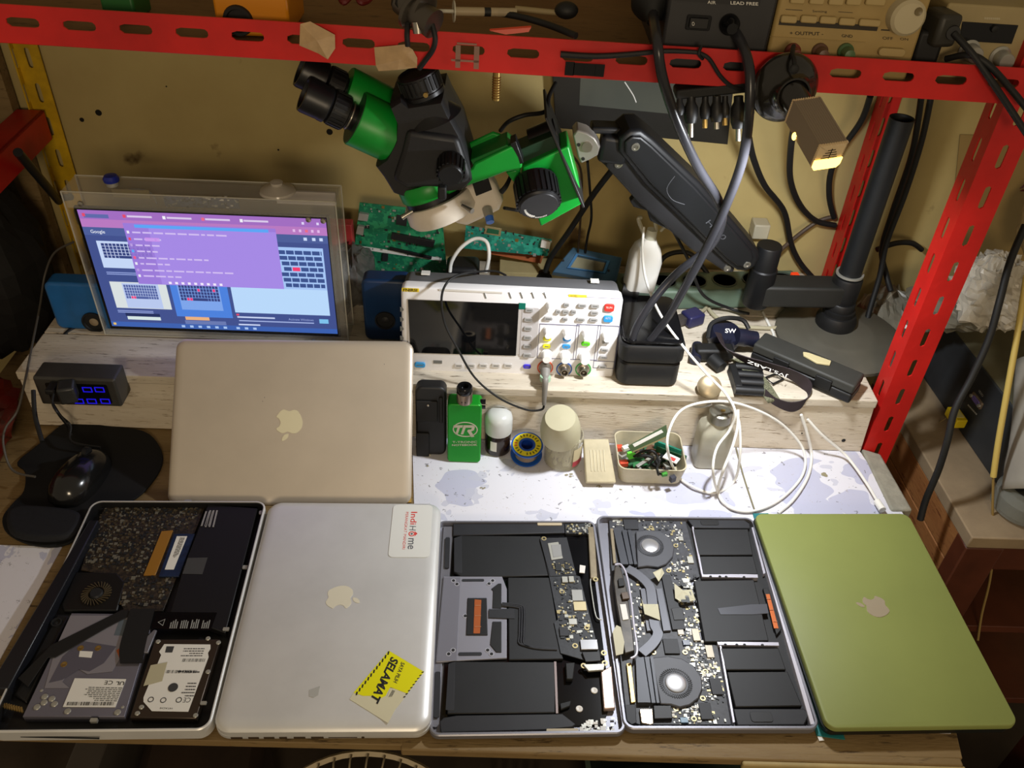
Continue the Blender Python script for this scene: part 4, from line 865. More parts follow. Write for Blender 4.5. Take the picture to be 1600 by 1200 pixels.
def board(name, pts, y0, lean, m, label, n, seedn, group=None):
    F = Frame(w(*pts[0], y0), (1, 0, -.06), (0, lean, 1)); t = thing(name, label, 'circuit board', tuple(F.o))
    q = [F.uv(*p) for p in pts]; p_ = B().slab(F, q, -.0008, .0008).done('board', m, t)
    b = B(); rd_ = random.Random(seedn); quad = pts[:4]; scatter(b, Frame(F.pt(0, 0, .0008), F.u, F.v), quad, n, 0, .001, .0055, (0, 0, 1, 2, 1), rd_); b.done('surface_components', [M_chip, M_silv, M_brass], p_, kind='stuff', smooth=False)
    return t, F
t, F = board('circuit_board', [(562, 316), (690, 330), (700, 440), (548, 440)], .735, .10, M_pcbg, 'large green laptop motherboard standing against the wall beneath the microscope', 130, 5)
F2 = Frame(F.pt(0, 0, .001), F.u, F.v)
def fq(nm, pts, h0, h1, m, par, bev=.0003, Fq=None): Fq = Fq or F2; return B().slab(Fq, [Fq.uv(*p) for p in pts], h0, h1).done(nm, m, par, bevel=bev)
for pts in ([(562, 330), (577, 333), (575, 343), (560, 341)], [(560, 350), (570, 352), (568, 365), (557, 362)]): fq('port', pts, 0, .008, M_silv, t)
fq('memory_slot', [(613, 362), (680, 375), (677, 385), (611, 371)], 0, .006, M_blk, t); fq('memory_slot', [(610, 385), (675, 400), (674, 404), (609, 389)], 0, .004, M_blk, t)
fq('white_line', [(556, 384), (570, 385), (690, 403), (690, 408), (568, 390), (556, 388)], 0, .0006, M_lbl, t, 0)
fq('chip', [(620, 335), (637, 338), (635, 353), (619, 350)], 0, .002, M_chip, t); fq('chip', [(598, 395), (607, 396), (606, 408), (597, 407)], 0, .002, M_chip, t)
t, F = board('circuit_board', [(728, 352), (862, 374), (855, 400), (725, 388)], .745, .15, mat('teal_circuit_board', '1c7a68', .42, 0, c2='2f9c84', vs=80, th=(.5, .56)), 'narrow teal circuit board with a usb port leaning behind the oscilloscope', 70, 9)
F2 = Frame(F.pt(0, 0, .001), F.u, F.v)
fq('usb_port', [(846, 373), (860, 376), (858, 387), (844, 384)], 0, .007, M_white, t); fq('gold_pad', [(758, 352), (784, 357), (782, 369), (756, 365)], 0, .001, M_gold2, t); fq('chip', [(762, 356), (780, 359), (779, 366), (760, 363)], .001, .002, mat('chip_green', '1e5a3c', .4), t)
t = B(); F = Frame(w(760, 400, .752), (1, 0, -.1), (0, .3, 1)); t.slab(F, [F.uv(*p) for p in ((765, 384), (850, 398), (845, 412), (760, 396))], -.003, .0); tag(t.done('ribbon_board', mat('orange_board', 'a8582c', .5), bevel=.0004), 'orange-brown strip showing just under the narrow teal board', 'board')
t = B(); p0 = g(835, 405, RZ); t.box((.045, .755, RZ+.010), (.13, .05, .020)); tag(t.done('cardboard_tray', mat('card_cream', 'b8a878', .7, 0, .1, 20), bevel=.001), 'cream cardboard piece lying at the wall behind the oscilloscope', 'cardboard')
t = thing('power_adapter', 'black power adapter with a white cable loop behind the oscilloscope', 'adapter', (-.072, .68, RZ+.0005)); B().box((-.078, .68, RZ+.034), (.052, .045, .066)).done('body', M_blk, t, bevel=.008, seg=3)
B().tube([w(703, 425, .655), w(706, 408, .66), w(720, 387, .665), (w(742, 373, .67)), w(760, 378, .665), w(764, 400, .655), w(759, 425, .65)], .0030, 10).done('white_cord', M_wcable, t)
t = B(); p = w(783, 428, .64); t.box((p.x, .655, RZ+.018), (.026, .05, .034)); tag(t.done('box', mat('bright_red_box', 'd23a2a', .5), bevel=.001), 'small bright red box behind the oscilloscope', 'box')
t = B(); p = w(815, 428, .64); t.box((p.x+.003, .66, RZ+.018), (.035, .05, .034)); tag(t.done('box', M_frost, bevel=.002), 'small translucent box next to the bright red box', 'box')

# ================================================================= oscilloscope
FS_ = Frame((0, .488, RZ+.001), (1, 0, -.012), (0, math.sin(R(6)), math.cos(R(6))))
co2 = crop(600, 410, .2375); cs8 = crop(780, 420, .15)
OS = thing('oscilloscope', 'white bench oscilloscope with knobs and a dark screen standing on the riser', 'oscilloscope', (.0, .52, RZ+.0005))
oc = [FS_.uv(*p) for p in ((624, 443), (974, 468), (957, 597), (641, 577))]
ox0, ox1 = oc[0][0]*.85+oc[3][0]*.15, oc[1][0]*.8+oc[2][0]*.2; oy1 = (oc[0][1]+oc[1][1])/2; oy0 = (oc[2][1]+oc[3][1])/2
b = B(); b.loft([[FS_.pt(x, y, h) for x, y in rr(ox0+e, oy0+e, ox1-e, oy1-e, .008, 6)] for e, h in ((0, -.018), (0, -.003), (.0012, -.0008), (.003, 0))])
b.done('front_bezel', mat('scope_white', 'e4e2e2', .45), OS)
b = B(); b.loft([[FS_.pt(x, y-(.004 if h < -.03 else 0), h) for x, y in rr(ox0+e, oy0+e+.004, ox1-e, oy1-e, .010, 6)] for e, h in ((.003, -.062), (.001, -.058), (.001, -.0175))])
b.done('rear_housing', mat('scope_grey', '666668', .6), OS)
for a, c_ in (((648, 583), (695, 592)), ((895, 580), (940, 592))):
    q = FS_.uv(*a); r_ = FS_.uv(*c_); b = B(); b.slab(FS_, [(q[0], oy0-.004), (r_[0], oy0-.004), (r_[0], oy0+.004), (q[0], oy0+.004)], -.012, -.002); b.done('foot', M_white, OS, bevel=.001)
for x in (663, 933): q = FS_.uv(x, 440, -.02); b = B(); b.slab(FS_, [(q[0]-.006, oy1-.001), (q[0]+.006, oy1-.001), (q[0]+.006, oy1+.0012), (q[0]-.006, oy1+.0012)], -.05, -.040); b.done('label_tab', M_lbl, OS)
def so(nm, a, c_, h0, h1, m, par=None, rad=.0, bev=.0004, lab=None): return B().slab(FS_, rect_pts(FS_, a, c_, rad), h0, h1).done(nm, m, par or OS, bevel=bev, label=lab)
so('screen_frame', co2(153, 236), co2(890, 608), .0, .0008, mat('scope_rim', 'bdb8b4', .4), None, .002)
b = B().slab(FS_, [FS_.uv(*co2(*p)) for p in ((158, 242), (888, 270), (868, 612), (175, 592))], .0008, .0012); b.done('screen_glass', mat('screen_glass', '0a0b0d', .06), OS, label='dark glossy screen')
F0 = Frame(FS_.pt(0, 0, .0), FS_.u, FS_.v)
gl = so('maker_badge', co2(117, 166), co2(230, 195), 0, .0006, mat('badge_yellow', 'e0c416', .5)); b = B(); ftext(b, FS_, 'FNIRSI', co2(127, 189), co2(218, 191), co2(127, 170), .0008, .02); b.done('lettering', M_ink, gl, smooth=False)
gl = so('model_badge', co2(1215, 208), co2(1333, 232), 0, .0005, mat('badge_yellow2', 'e2cc40', .5)); b = B(); ftext(b, FS_, '1014D', co2(1225, 224), co2(1270, 225), co2(1225, 213), .0007, 0); b.done('lettering', mat('ink_olive', '8a7a20', .6), gl, smooth=False)
so('trim_line', co2(360, 186), co2(780, 192), 0, .0008, M_white); so('grey_line', co2(1335, 225), co2(1560, 240), 0, .0004, mat('scope_line', 'a8a4b4', .5))
b = B()
for x in (665, 830, 905, 980, 1060): b.slab(FS_, [FS_.uv(*co2(*p)) for p in ((x-12, 196), (x-4, 196), (x+10, 236), (x+2, 236))], 0, .0006)
done_each(b, 'vent_slot', M_inkg, OS, smooth=False)
so('green_film', co2(888, 265), co2(930, 308), 0, .0014, mat('film_green', '0a6a5a', .3))
b = B(); b.slab(FS_, rect_pts(FS_, co2(910, 292), co2(1000, 622), .003), 0, .0012); b.done('button_panel', mat('scope_panel', 'bcb8b8', .5), OS, bevel=.0004)
M_key = mat('key_grey', '9c9a98', .5); M_keyw = mat('key_white', 'bdb9b4', .5)
keys = [(955, 310, 26, 14), (948, 372, 26, 14), (946, 431, 26, 14), (944, 490, 26, 14), (942, 548, 26, 14), (940, 607, 26, 14)]
keys += [(1200, 275, 18, 13), (1144, 320, 15, 15), (1195, 322, 20, 16), (1247, 322, 15, 15), (1190, 370, 17, 12), (1080, 366, 27, 12), (1303, 280, 27, 13), (1388, 283, 27, 14), (1383, 328, 25, 14), (1378, 375, 26, 13), (1293, 373, 27, 13), (1456, 522, 22, 10), (1449, 572, 23, 11), (1443, 620, 23, 11), (1436, 683, 25, 11)]
for i, (x, y, a, c_) in enumerate(keys):
    k = B().slab(FS_, rect_pts(FS_, co2(x-a, y-c_), co2(x+a, y+c_), .0018), 0, .003).done('button', M_key, OS, bevel=.0005)
    b = B(); b.slab(FS_, rect_pts(FS_, co2(x-a*.55, y-4), co2(x+a*.6, y+4)), .003, .0032); b.done('legend', M_inkg, k, smooth=False)
for x in (490, 572, 652, 735, 815):
    k = B().slab(FS_, rect_pts(FS_, co2(x-26, 664), co2(x+26, 690), .001), 0, .0018).done('button', M_keyw, OS, bevel=.0004); b = B(); b.slab(FS_, rect_pts(FS_, co2(x-14, 674), co2(x+18, 680)), .0018, .002); b.done('legend', M_inkg, k, smooth=False)
for nm, a, c_, col, s in (('button', (1452, 268), (1511, 320), 'd8352c', 'RUN'), ('button', (1445, 345), (1502, 390), '2f8fd0', 'AUTO'), ('button', (1046, 486), (1098, 512), 'e0dc20', ''), ('button', (1044, 535), (1094, 560), 'e0dc20', ''), ('button', (1177, 488), (1228, 516), '2f80c0', ''), ('button', (1172, 536), (1224, 562), '2f8fd0', ''), ('button', (1298, 518), (1354, 546), '5ac818', ''), ('button', (915, 668), (966, 694), '3a2cc0', ''), ('power_button', (202, 652), (272, 688), '3a90c8', '')):
    k = B().slab(FS_, rect_pts(FS_, co2(*a), co2(*c_), .003), 0, .003).done(nm, mat('key_'+col, col, .4), OS, bevel=.0006)
    b = B()
    if s: ftext(b, Frame(FS_.pt(0, 0, .0031), FS_.u, FS_.v), s, co2(a[0]+12, c_[1]-16), co2(c_[0]-10, c_[1]-15), co2(a[0]+12, c_[1]-30), .0001)
    else: b.slab(FS_, rect_pts(FS_, co2(a[0]+14, (a[1]+c_[1])/2-3), co2(c_[0]-14, (a[1]+c_[1])/2+3)), .003, .0032)
    b.done('legend', M_lbl if s else M_inkg, k, smooth=False)
b = B()
for x0, y0, x1, y1 in ((1030, 402, 1262, 640), (1274, 405, 1400, 645), (1415, 412, 1515, 700)):
    (ua, va), (ub, vb) = FS_.uv(*co2(x0-6, y0)), FS_.uv(*co2(x1, y1)); k_ = .0007; vm = FS_.uv(*co2(x0, 650))[1]
    for qa in ((ua, va-k_*1.6, ub, va), (ua, vb, ub, vb+k_), (ua, vb, ua+k_, va), (ub-k_, vb, ub, va)) + (((ua, vm, ub, vm+k_),) if x0 > 1400 else ()): b.slab(FS_, [(qa[0], qa[1]), (qa[2], qa[1]), (qa[2], qa[3]), (qa[0], qa[3])], 0, .0004)
b.done('printed_frame', mat('ink_blue_grey', '5e5e78', .6), OS, smooth=False)
for i, (x, y, r) in enumerate(((1095, 280, .0052), (1078, 445, .0055), (1205, 452, .0055), (1332, 458, .0055), (1460, 470, .0048), (1068, 600, .0066), (1190, 605, .0066), (1318, 612, .0066))):
    q = FS_.hit(*co2(x, y), .0); 
    B().lathe(q, FS_.n, [(r*1.3, 0), (r*1.25, .002), (r*1.08, .003), (r*1.0, .0155), (r*.86, .017), (.0001, .017)], 20).done('knob', mat('knob_white', 'f2f0ee', .4), OS)
for x, y, c_ in ((1060, 690, 'd85a34'), (1185, 700, '2c5aa8'), (1310, 702, '3a9c48')):
    q = FS_.hit(*co2(x, y)); r_ = B().lathe(q, FS_.n, [(.0115, .0002), (.0115, .0014), (.0098, .0014), (.0098, .0002)], 30, closed=True).done('channel_ring', mat('ring_'+c_, c_, .4), OS)
    B().lathe(q, FS_.n, [(.0085, 0), (.0085, .002), (.0058, .003), (.0058, .012), (.0045, .012), (.0045, .004), (.0016, .004), (.0016, .010), (.0001, .0105)], 24).done('bnc_socket', mat('bnc_metal', '8e867a', .3, .8), OS)
b = B(); b.slab(FS_, rect_pts(FS_, co2(325, 643), co2(382, 665)), .0, .0008); b.done('usb_socket', M_inkg, OS)
b = B()
for y in (303, 368, 430, 492): b.slab(FS_, [FS_.uv(*co2(*p)) for p in ((106, y-8), (128, y), (130, y+12), (108, y+22))], -.001, .0005)
done_each(b, 'side_vent', M_inkg, OS, smooth=False)

# probe and its lead
PR = thing('oscilloscope_probe', 'grey probe plug with thin black lead looping over the oscilloscope front', 'probe', tuple(w(852, 600, .45)))
q = FS_.hit(*co2(1060, 690), .010); e1 = w(852, 598, .452); e2 = w(850, 632, .448)
B().cyl(q-FS_.n*.004, q+FS_.n*.010, .0078, .0074, 20).done('bnc_collar', mat('probe_grey2', '7c7468', .35, .6), PR)
b = B().tube([q+FS_.n*.008, (q+e1)/2+V((0, -.006, .0)), e1, e2], .0075, 14, 5, r1=.0028); b.done('plug_sleeve', mat('probe_grey', '7e7a74', .5), PR)
p = (q+e1)/2+V((0, -.006, 0)); B().cyl(p+V((0, 0, .003)), p+V((0, -.001, -.004)), .0078, n=16).done('green_band', mat('band_green', '9ab89c', .5), PR)
lead = [e2, w(846, 640, .447), w(822, 640, .445), w(780, 622, .442), w(742, 590, .452), w(715, 545, .462), w(695, 505, .472), w(690, 465, .480), w(700, 440, .492), w(722, 428, .515), w(752, 424, .545), w(775, 424, .575), w(790, 430, .60)]
B().tube(lead, .0016, 8, 8).done('lead', M_rub, PR)

# ================================================================= stereo microscope on the spring arm
MC = thing('microscope', 'green and black trinocular microscope hanging from the spring arm', 'microscope', tuple(w(680, 240, .47)))
YM = .47
e0 = w(474, 146, YM-.012); e1 = w(562, 188, YM); ax = (e1-e0).normalized(); e2 = w(612, 208, YM)
M_eye = mat('eyepiece_black', '101012', .38, 0, .1, 30)
OFF = w(500, 122, YM+.035)-w(506, 160, YM); 
def eye(o):
    e = B(); L = (e1-e0).length; prof = [(.001, .004), (.015, .004), (.0165, 0), (.0195, 0), (.0205, .003), (.0200, L*.32), (.0205, L*.34), (.0205, L*.42), (.0175, L*.46), (.0178, L*.55), (.0150, L*.82), (.0150, L)]
    e.lathe(e0+o, ax, prof, 32); ob = e.done('eyepiece', M_eye, MC)
    B().lathe(e0+o+ax*L*.46, ax, [(.0180, 0), (.0198, .001), (.0198, L*.28), (.0182, L*.30)], 40).done('focus_ring', M_rub, ob)
    b = B(); X, Y, Z = basis(ax)
    for i in range(24):
        a = 2*math.pi*i/24; c_ = e0+o+ax*L*.61+(X*math.cos(a)+Y*math.sin(a))*.0199; t = (-X*math.sin(a)+Y*math.cos(a)); r_ = (X*math.cos(a)+Y*math.sin(a)); b.box(c_, (.0022, .0012, L*.22), ax=(t, r_, ax))
    b.done('grip_rib', M_eye, ob); B().lathe(e0+o+ax*L*.80, ax, [(.0162, 0), (.0166, .0006), (.0166, .0014), (.0162, .002)], 32).done('silver_band', M_steel, ob)
    B().lathe(e0+o+ax*.0035, ax, [(.0148, 0), (.008, -.001), (.0001, -.0015)], 28).done('eye_lens', mat('lens_glass', '1a1410', .05), ob)
eye(V((0, 0, 0))); eye(OFF)
# green double barrel housing
def barrel(o, r, L0=0): b = B(); b.lathe(e1+o+ax*(-.006-L0), ax, [(.001, 0), (r*.975, 0), (r, .0012), (r, (e2-e1).length+.012+L0), (r*.9, (e2-e1).length+.016+L0)], 44); return b
hh = barrel(V((0, 0, 0)), .0315).done('barrel_housing', M_green, MC)
barrel(OFF, .0285, .008).done('barrel_housing', M_green, MC)
mid = (e1+e2)/2+OFF*.5; b = B(); X = OFF.normalized(); Y = ax.cross(X).normalized(); b.box(mid+ax*.004, (OFF.length, .040, (e2-e1).length), ax=(X, Y, ax)); b.done('barrel_bridge', M_green, MC, bevel=.004)
B().lathe(e1+ax*-.0068, ax, [(.001, 0), (.0298, 0), (.0298, .0008)], 40).done('front_plate', mat('plate_dark_green', '1a3a22', .45), hh)
q = w(541, 200, YM+.02); B().cyl(q, q+V((.006, 0, 0)), .005, n=12).done('set_screw', mat('screw_green', '1a5a30', .4), MC)
# black body
out = [(612, 150), (628, 140), (640, 150), (694, 141), (702, 160), (722, 196), (741, 258), (742, 268), (727, 284), (697, 287), (668, 296), (640, 297), (618, 289), (603, 264), (590, 247), (606, 236), (622, 205), (623, 176)]
FMc = Frame(w(680, 240, YM+.002), (1, 0, 0), (0, .0, 1)); b = B(); pts = [FMc.uv(*p) for p in out]
ctr = (sum(p[0] for p in pts)/len(pts), sum(p[1] for p in pts)/len(pts)); def_sc = lambda k: [(ctr[0]+(p[0]-ctr[0])*k, ctr[1]+(p[1]-ctr[1])*k) for p in pts]
b.loft([[FMc.pt(x, y, h) for x, y in def_sc(k)] for k, h in ((.93, -.064), (.985, -.058), (1, -.04), (1, .014), (.985, .022), (.93, .027))])
M_body = mat('microscope_black', '19191b', .5, 0, .06, 40, bump=.05, bs=300)
b.done('body', M_body, MC)
b = B(); b.slab(FMc, [FMc.uv(*p) for p in [(640, 186), (718, 197), (738, 258), (732, 266), (700, 274), (640, 276), (618, 262), (632, 220)]], .018, .034); b.done('front_cover', M_body, MC, bevel=.006, seg=3)
# camera port
c0 = w(650, 112, YM); c1 = w(671, 168, YM); c2_ = w(686, 200, YM); pa = (c1-c0).normalized(); L = (c1-c0).length
B().lathe(c0, pa, [(.001, .002), (.0195, .002), (.0215, 0), (.0235, .002), (.0235, L*.50), (.0245, L*.52), (.0245, L*.62), (.022, L*.66), (.021, L*.8), (.0235, L), (.034, L+.012)], 40).done('camera_port', M_eye, MC)
b = B(); X, Y, Z = basis(pa)
for i in range(26):
    a = 2*math.pi*i/26; r_ = X*math.cos(a)+Y*math.sin(a); t = -X*math.sin(a)+Y*math.cos(a); b.box(c0+pa*L*.28+r_*.0238, (.0032, .0016, L*.36), ax=(t, r_, pa))
b.done('grip_rib', M_rub, MC); q = w(665, 149, YM-.026); B().cyl(q+V((0, .006, 0)), q, .0028, n=10).done('brass_screw', M_brass, MC)
# zoom knobs
def knob(p, axis, r, L, name, m, par, n=28, ribs=18, depth=.0016, r2=None):
    r2 = r2 or r*.92; a = V(axis).normalized(); X, Y, Z = basis(a); b = B().lathe(p, a, [(r*.9, 0), (r, .001), (r2, L-.002), (r2*.9, L), (.0001, L)], n)
    for i in range(ribs):
        t = 2*math.pi*i/ribs; rd_ = X*math.cos(t)+Y*math.sin(t); tg = -X*math.sin(t)+Y*math.cos(t); b.box(V(p)+a*L*.5+rd_*(r+r2)/2, (r*.16, depth*2, L*.78), ax=(tg, rd_, a))
    return b.done(name, m, par)
knob(w(705, 252, YM-.03), (.02, -1, -.25), .0155, .026, 'zoom_knob', M_eye, MC)
# green ring and objective
o0 = w(655, 285, YM+.004); o1 = w(680, 312, YM); oa = (w(722, 345, YM)-w(672, 262, YM)).normalized(); oa = V((oa.x*.75, -.14, oa.z)).normalized()
oc_ = w(672, 300, YM)
B().lathe(oc_-oa*.018, oa, [(.034, 0), (.036, .003), (.036, .017), (.034, .020)], 44).done('mount_ring', M_green, MC)
B().lathe(oc_+oa*.002, oa, [(.033, 0), (.033, .022), (.028, .026)], 40).done('objective_mount', M_eye, MC)
q = w(691, 300, YM-.038); B().box(q, (.010, .010, .016)).done('clamp_tab', M_rub, MC, bevel=.002)
# white ring light
rc = w(688, 322, YM); M_rl = mat('ring_light_white', 'cfc6b8', .42, 0, .05, 30)
rl = B().lathe(rc-oa*.012, oa, [(.034, 0), (.041, 0), (.043, .003), (.044, .020), (.040, .026), (.031, .026), (.031, .022), (.034, .016)], 48, closed=True).done('ring_light', M_rl, MC, bevel=.0006)
sp = [(706, 322), (728, 292), (764, 278), (774, 290), (786, 316), (780, 330), (752, 344), (730, 354), (708, 350)]
FR = Frame(w(750, 310, YM-.006), (1, 0, 0), (0, .10, 1)); B().slab(FR, [FR.uv(*p) for p in sp], -.030, .0).done('light_housing', M_rl, rl, bevel=.006, seg=3)
B().slab(FR, [FR.uv(*p) for p in [(738, 286), (763, 278), (769, 296), (744, 306)]], 0, .002).done('black_panel', M_gls, rl, bevel=.0008)
q = FR.hit(761, 326); B().cyl(q, q+V((.003, -.010, -.006)), .0062, .0058, 20).done('dimmer_shaft', M_silv, rl); B().cyl(q+V((.003, -.010, -.006)), q+V((.0045, -.016, -.010)), .0052, .0050, 20).done('dimmer_cap', mat('cap_blue', '3a6ac4', .4), rl)
for p0, p1 in (((722, 321), (738, 330)), ((645, 330), (628, 340))):
    a = w(*p0, YM-.044 if p0[0] > 700 else YM-.03); c_ = w(*p1, YM-.056 if p0[0] > 700 else YM-.034); B().cyl(a, c_, .0022, .0034, 12).done('thumb_screw', M_brass if 0 else M_steel, rl)
B().tube([w(783, 300, YM), w(790, 292, YM), w(796, 280, YM+.01), w(800, 268, YM+.02)], .0035, 8, r1=.002).done('light_cable', M_rub, rl)
# green focus bracket
YF = .47
def gp(nm, pts, y, h0, h1, m, bev=.002, par=None):
    F = Frame(w(*pts[0], y), (1, 0, 0), (0, .0, 1)); return B().slab(F, [F.uv(*p) for p in pts], h0, h1).done(nm, m, par or MC, bevel=bev)
gp('bracket_arm', [(694, 284), (738, 262), (742, 254), (802, 226), (812, 244), (816, 258), (812, 270), (803, 266), (790, 268), (770, 276), (724, 292), (700, 304)], YF-.02, -.004, .002, M_green)
gp('bracket_arm', [(730, 225), (770, 206), (794, 214), (802, 226), (742, 254)], YF+.02, -.004, .002, M_green)
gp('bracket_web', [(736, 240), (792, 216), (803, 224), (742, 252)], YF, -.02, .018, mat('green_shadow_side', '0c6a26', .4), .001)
gp('bracket_leg', [(790, 268), (812, 262), (818, 300), (830, 330), (822, 331), (812, 316), (803, 284)], YF-.012, -.006, .003, M_green)
gp('focus_block', [(816, 258), (888, 226), (912, 315), (845, 352), (839, 336), (814, 290)], YF-.006, -.044, .004, M_green)
gp('block_top', [(803, 226), (862, 202), (884, 226), (822, 256)], YF+.02, -.012, .02, mat('dark_green', '10301c', .5), .001)
gp('slide_rail', [(797, 218), (806, 214), (818, 248), (812, 250)], YF-.01, -.01, .012, M_eye, .0006)
q = w(836, 284, YF-.015); kk = knob(q, (.16, -1, -.45), .0260, .036, 'focus_knob', M_eye, MC, 40, 26, .0016, .0245)
d = V((.16, -1, -.45)).normalized(); B().lathe(q+d*.036, d, [(.0225, 0), (.022, .0012), (.0001, .0014)], 40).done('knob_cap', mat('cap_black', '222225', .4), kk)
b = B(); FK2 = Frame(q+d*.0377, (1, .16, 0), (0, -.4, 1))
for i in range(7): a = R(195+i*9); s = .0012+.0002*i; cx, cy = .017*math.cos(a), .017*math.sin(a); b.slab(FK2, [(cx-s, cy-s*.5), (cx+s, cy-s*.5), (cx+s, cy+s*.5), (cx-s, cy+s*.5)], 0, .0003)
for i in range(8): a = R(262+i*6); cx, cy = .018*math.cos(a), .018*math.sin(a); b.slab(FK2, [(cx-.0005, cy-.0008), (cx+.0005, cy-.0008), (cx+.0005, cy+.0008), (cx-.0005, cy+.0008)], 0, .0003)
b.done('knob_print', M_lbl, kk, smooth=False)
# plate joining microscope to the arm
b = B(); A, Bq = w(853, 160, YF+.05), w(913, 318, YF-.03); dd = (Bq-A); nrm = V((dd.z, 0, -dd.x)).normalized(); b.prism([A+V((0, -.045, 0)), A+V((0, .045, 0)), Bq+V((0, .06, 0)), Bq+V((0, -.01, 0))], nrm*.003); b.done('mounting_plate', M_blk, MC, bevel=.0006)
b = B(); q0, q1 = w(830, 222, YF+.03), w(872, 206, YF+.03); b.cyl(q0, q1, .016, .017, 24); b.done('stub_shaft', M_eye, MC)

# ================================================================= monitor arm stand
AR = thing('microscope_stand', 'black gas spring arm with tall pole on a round foot carrying the microscope', 'arm stand', (.505, .62, RZ+.0005))
M_arm = mat('arm_black', '0d0e10', .45, 0, .08, 30, bump=.03, bs=400)
PY = .63; px_, pz0, pz1 = .5085, RZ+.02, .447
M_base = mat('base_grey', '565349', .55, .1, .1, 14)
bc = V((.512, .604, RZ)); b = B().lathe(bc, (0, 0, 1), [(.098, .0006), (.098, .006), (.094, .009), (.060, .0105), (.054, .013), (.046, .014), (.001, .014)], 56)
b.done('base_plate', M_base, AR)
B().lathe(bc+V((-.004, .02, .013)), (0, 0, 1), [(.030, 0), (.031, .012), (.027, .022), (.024, .023), (.024, .030), (.021, .031), (.021, .042), (.0195, .044)], 36).done('pole_collar', M_blk, AR)
B().lathe((px_, PY, .12), (0, 0, 1), [(.0165, 0), (.0165, pz1-.12), (.0145, pz1-.12), (.0145, pz1-.16), (.001, pz1-.16)], 36).done('pole', mat('pole_black', '17191b', .5, .1, .1, 40), AR)
jt = .205; B().lathe((px_, PY, .150), (0, 0, 1), [(.021, 0), (.022, .003), (.022, .046), (.0205, .05)], 36).done('arm_socket', M_blk, AR)
B().lathe((px_, PY, jt-.002), (0, 0, 1), [(.0172, 0), (.0205, 0), (.0205, .003), (.0172, .003)], 36, closed=True).done('lock_ring', M_silv, AR)
# horizontal link
ex = V(g(1184, 482, .150)); ex.y += .018; ex.z = .150; a = V((px_, PY, 0)); e = V((ex.x, ex.y, 0)); dr = (e-a).normalized(); nn = V((-dr.y, dr.x, 0))
pts = [a+nn*.020, a-nn*.020, e-nn*.020+dr*.004, e-nn*.014+dr*.016, e+nn*.014+dr*.016, e+nn*.020+dr*.004]
b = B().prism([p+V((0, 0, .153)) for p in pts], (0, 0, .036)); b.done('horizontal_link', mat('arm_dusty', '1e1e1b', .6, 0, .15, 20), AR, bevel=.004, seg=3)
b = B(); tp_ = [p*.96+(a+e)/2*.04+V((0, 0, .1892)) for p in pts]; 
B().lathe((ex.x, ex.y, .150), (0, 0, 1), [(.019, -.003), (.0205, 0), (.0205, .060), (.0185, .062), (.0185, .098), (.0175, .100)], 32).done('elbow_column', M_arm, AR)
# spring arm
YA = .585; s1 = w(1161, 396, YA+.01); s0 = w(986, 213, YA-.05)
ad = (s1-s0).normalized(); up = ad.cross(V((0, 1, 0))).normalized(); up = up if up.z > 0 else -up; sd = ad.cross(up).normalized()
Fa = Frame(s0, ad, up); fr = -1 if Fa.n.y > 0 else 1; L = (s1-s0).length
def arm_slab(nm, pts, h0, h1, m, bev=.004, par=None, seg=3):
    return B().slab(Fa, pts, h0*fr, h1*fr).done(nm, m, par or AR, bevel=bev, seg=seg)
up_s = [(-.006, -.020), (.012, -.0215), (.060, -.026), (L-.07, -.024), (L-.02, -.0225), (L+.004, -.019), (L+.016, -.010), (L+.018, .003), (L+.010, .016), (L-.002, .021), (L-.05, .023), (L*.4, .026), (.012, .021), (-.010, .018), (-.020, .008), (-.020, -.008)]
arm_slab('spring_arm', up_s, -.024, .020, M_arm, .006)
arm_slab('arm_cover', [(x*.94+.004, y*.72) for x, y in up_s], .018, .0235, M_arm, .003)
d2 = -.038
arm_slab('lower_link', [(.004, d2-.008), (L*.3, d2-.012), (L*.72, d2-.008), (L+.002, d2+.004), (L+.010, d2+.012), (L, -.018), (.01, -.018), (-.006, d2+.004)], -.020, .012, mat('arm_under', '1e1e20', .5), .003)
arm_slab('cable_clip', [(L*.26, d2-.006), (L*.27, d2-.020), (L*.31, d2-.022), (L*.38, d2-.013), (L*.44, d2-.020), (L*.60, d2-.008), (L*.48, d2-.004)], -.004, .006, M_blk, .002)
for (x, y) in ((0, 0), (L-.0, -.002), (.012, d2+.006), (L-.006, d2+.010)):
    q = Fa.pt(x, y, .0225*fr if y > -.01 else .012*fr); n_ = Fa.n*fr; B().lathe(q, n_, [(.0056, 0), (.0054, .0018), (.003, .002), (.0028, .001), (.0001, .001)], 18).done('pivot_bolt', M_steel, AR)
b = B(); n_ = Fa.n*fr; p0, p1, p2 = Fa.pt(L*.60, -.003, .0237*fr), Fa.pt(L*.76, -.003, .0237*fr), Fa.pt(L*.60, .0045, .0237*fr)
put_text(b, 'H100', p0, p1, p2, n_, 0, .0003); b.done('model_print', mat('print_dark_grey', '3a3b3e', .7), AR, smooth=False)
b = B().tube([Fa.pt(L*.26, .010, .0237*fr), Fa.pt(L*.29, -.008, .0237*fr), Fa.pt(L*.36, -.013, .0237*fr), Fa.pt(L*.43, -.006, .0237*fr)], .0006, 6); b.done('scratch_line', mat('print_dark_grey', '3a3b3e', .7), AR)
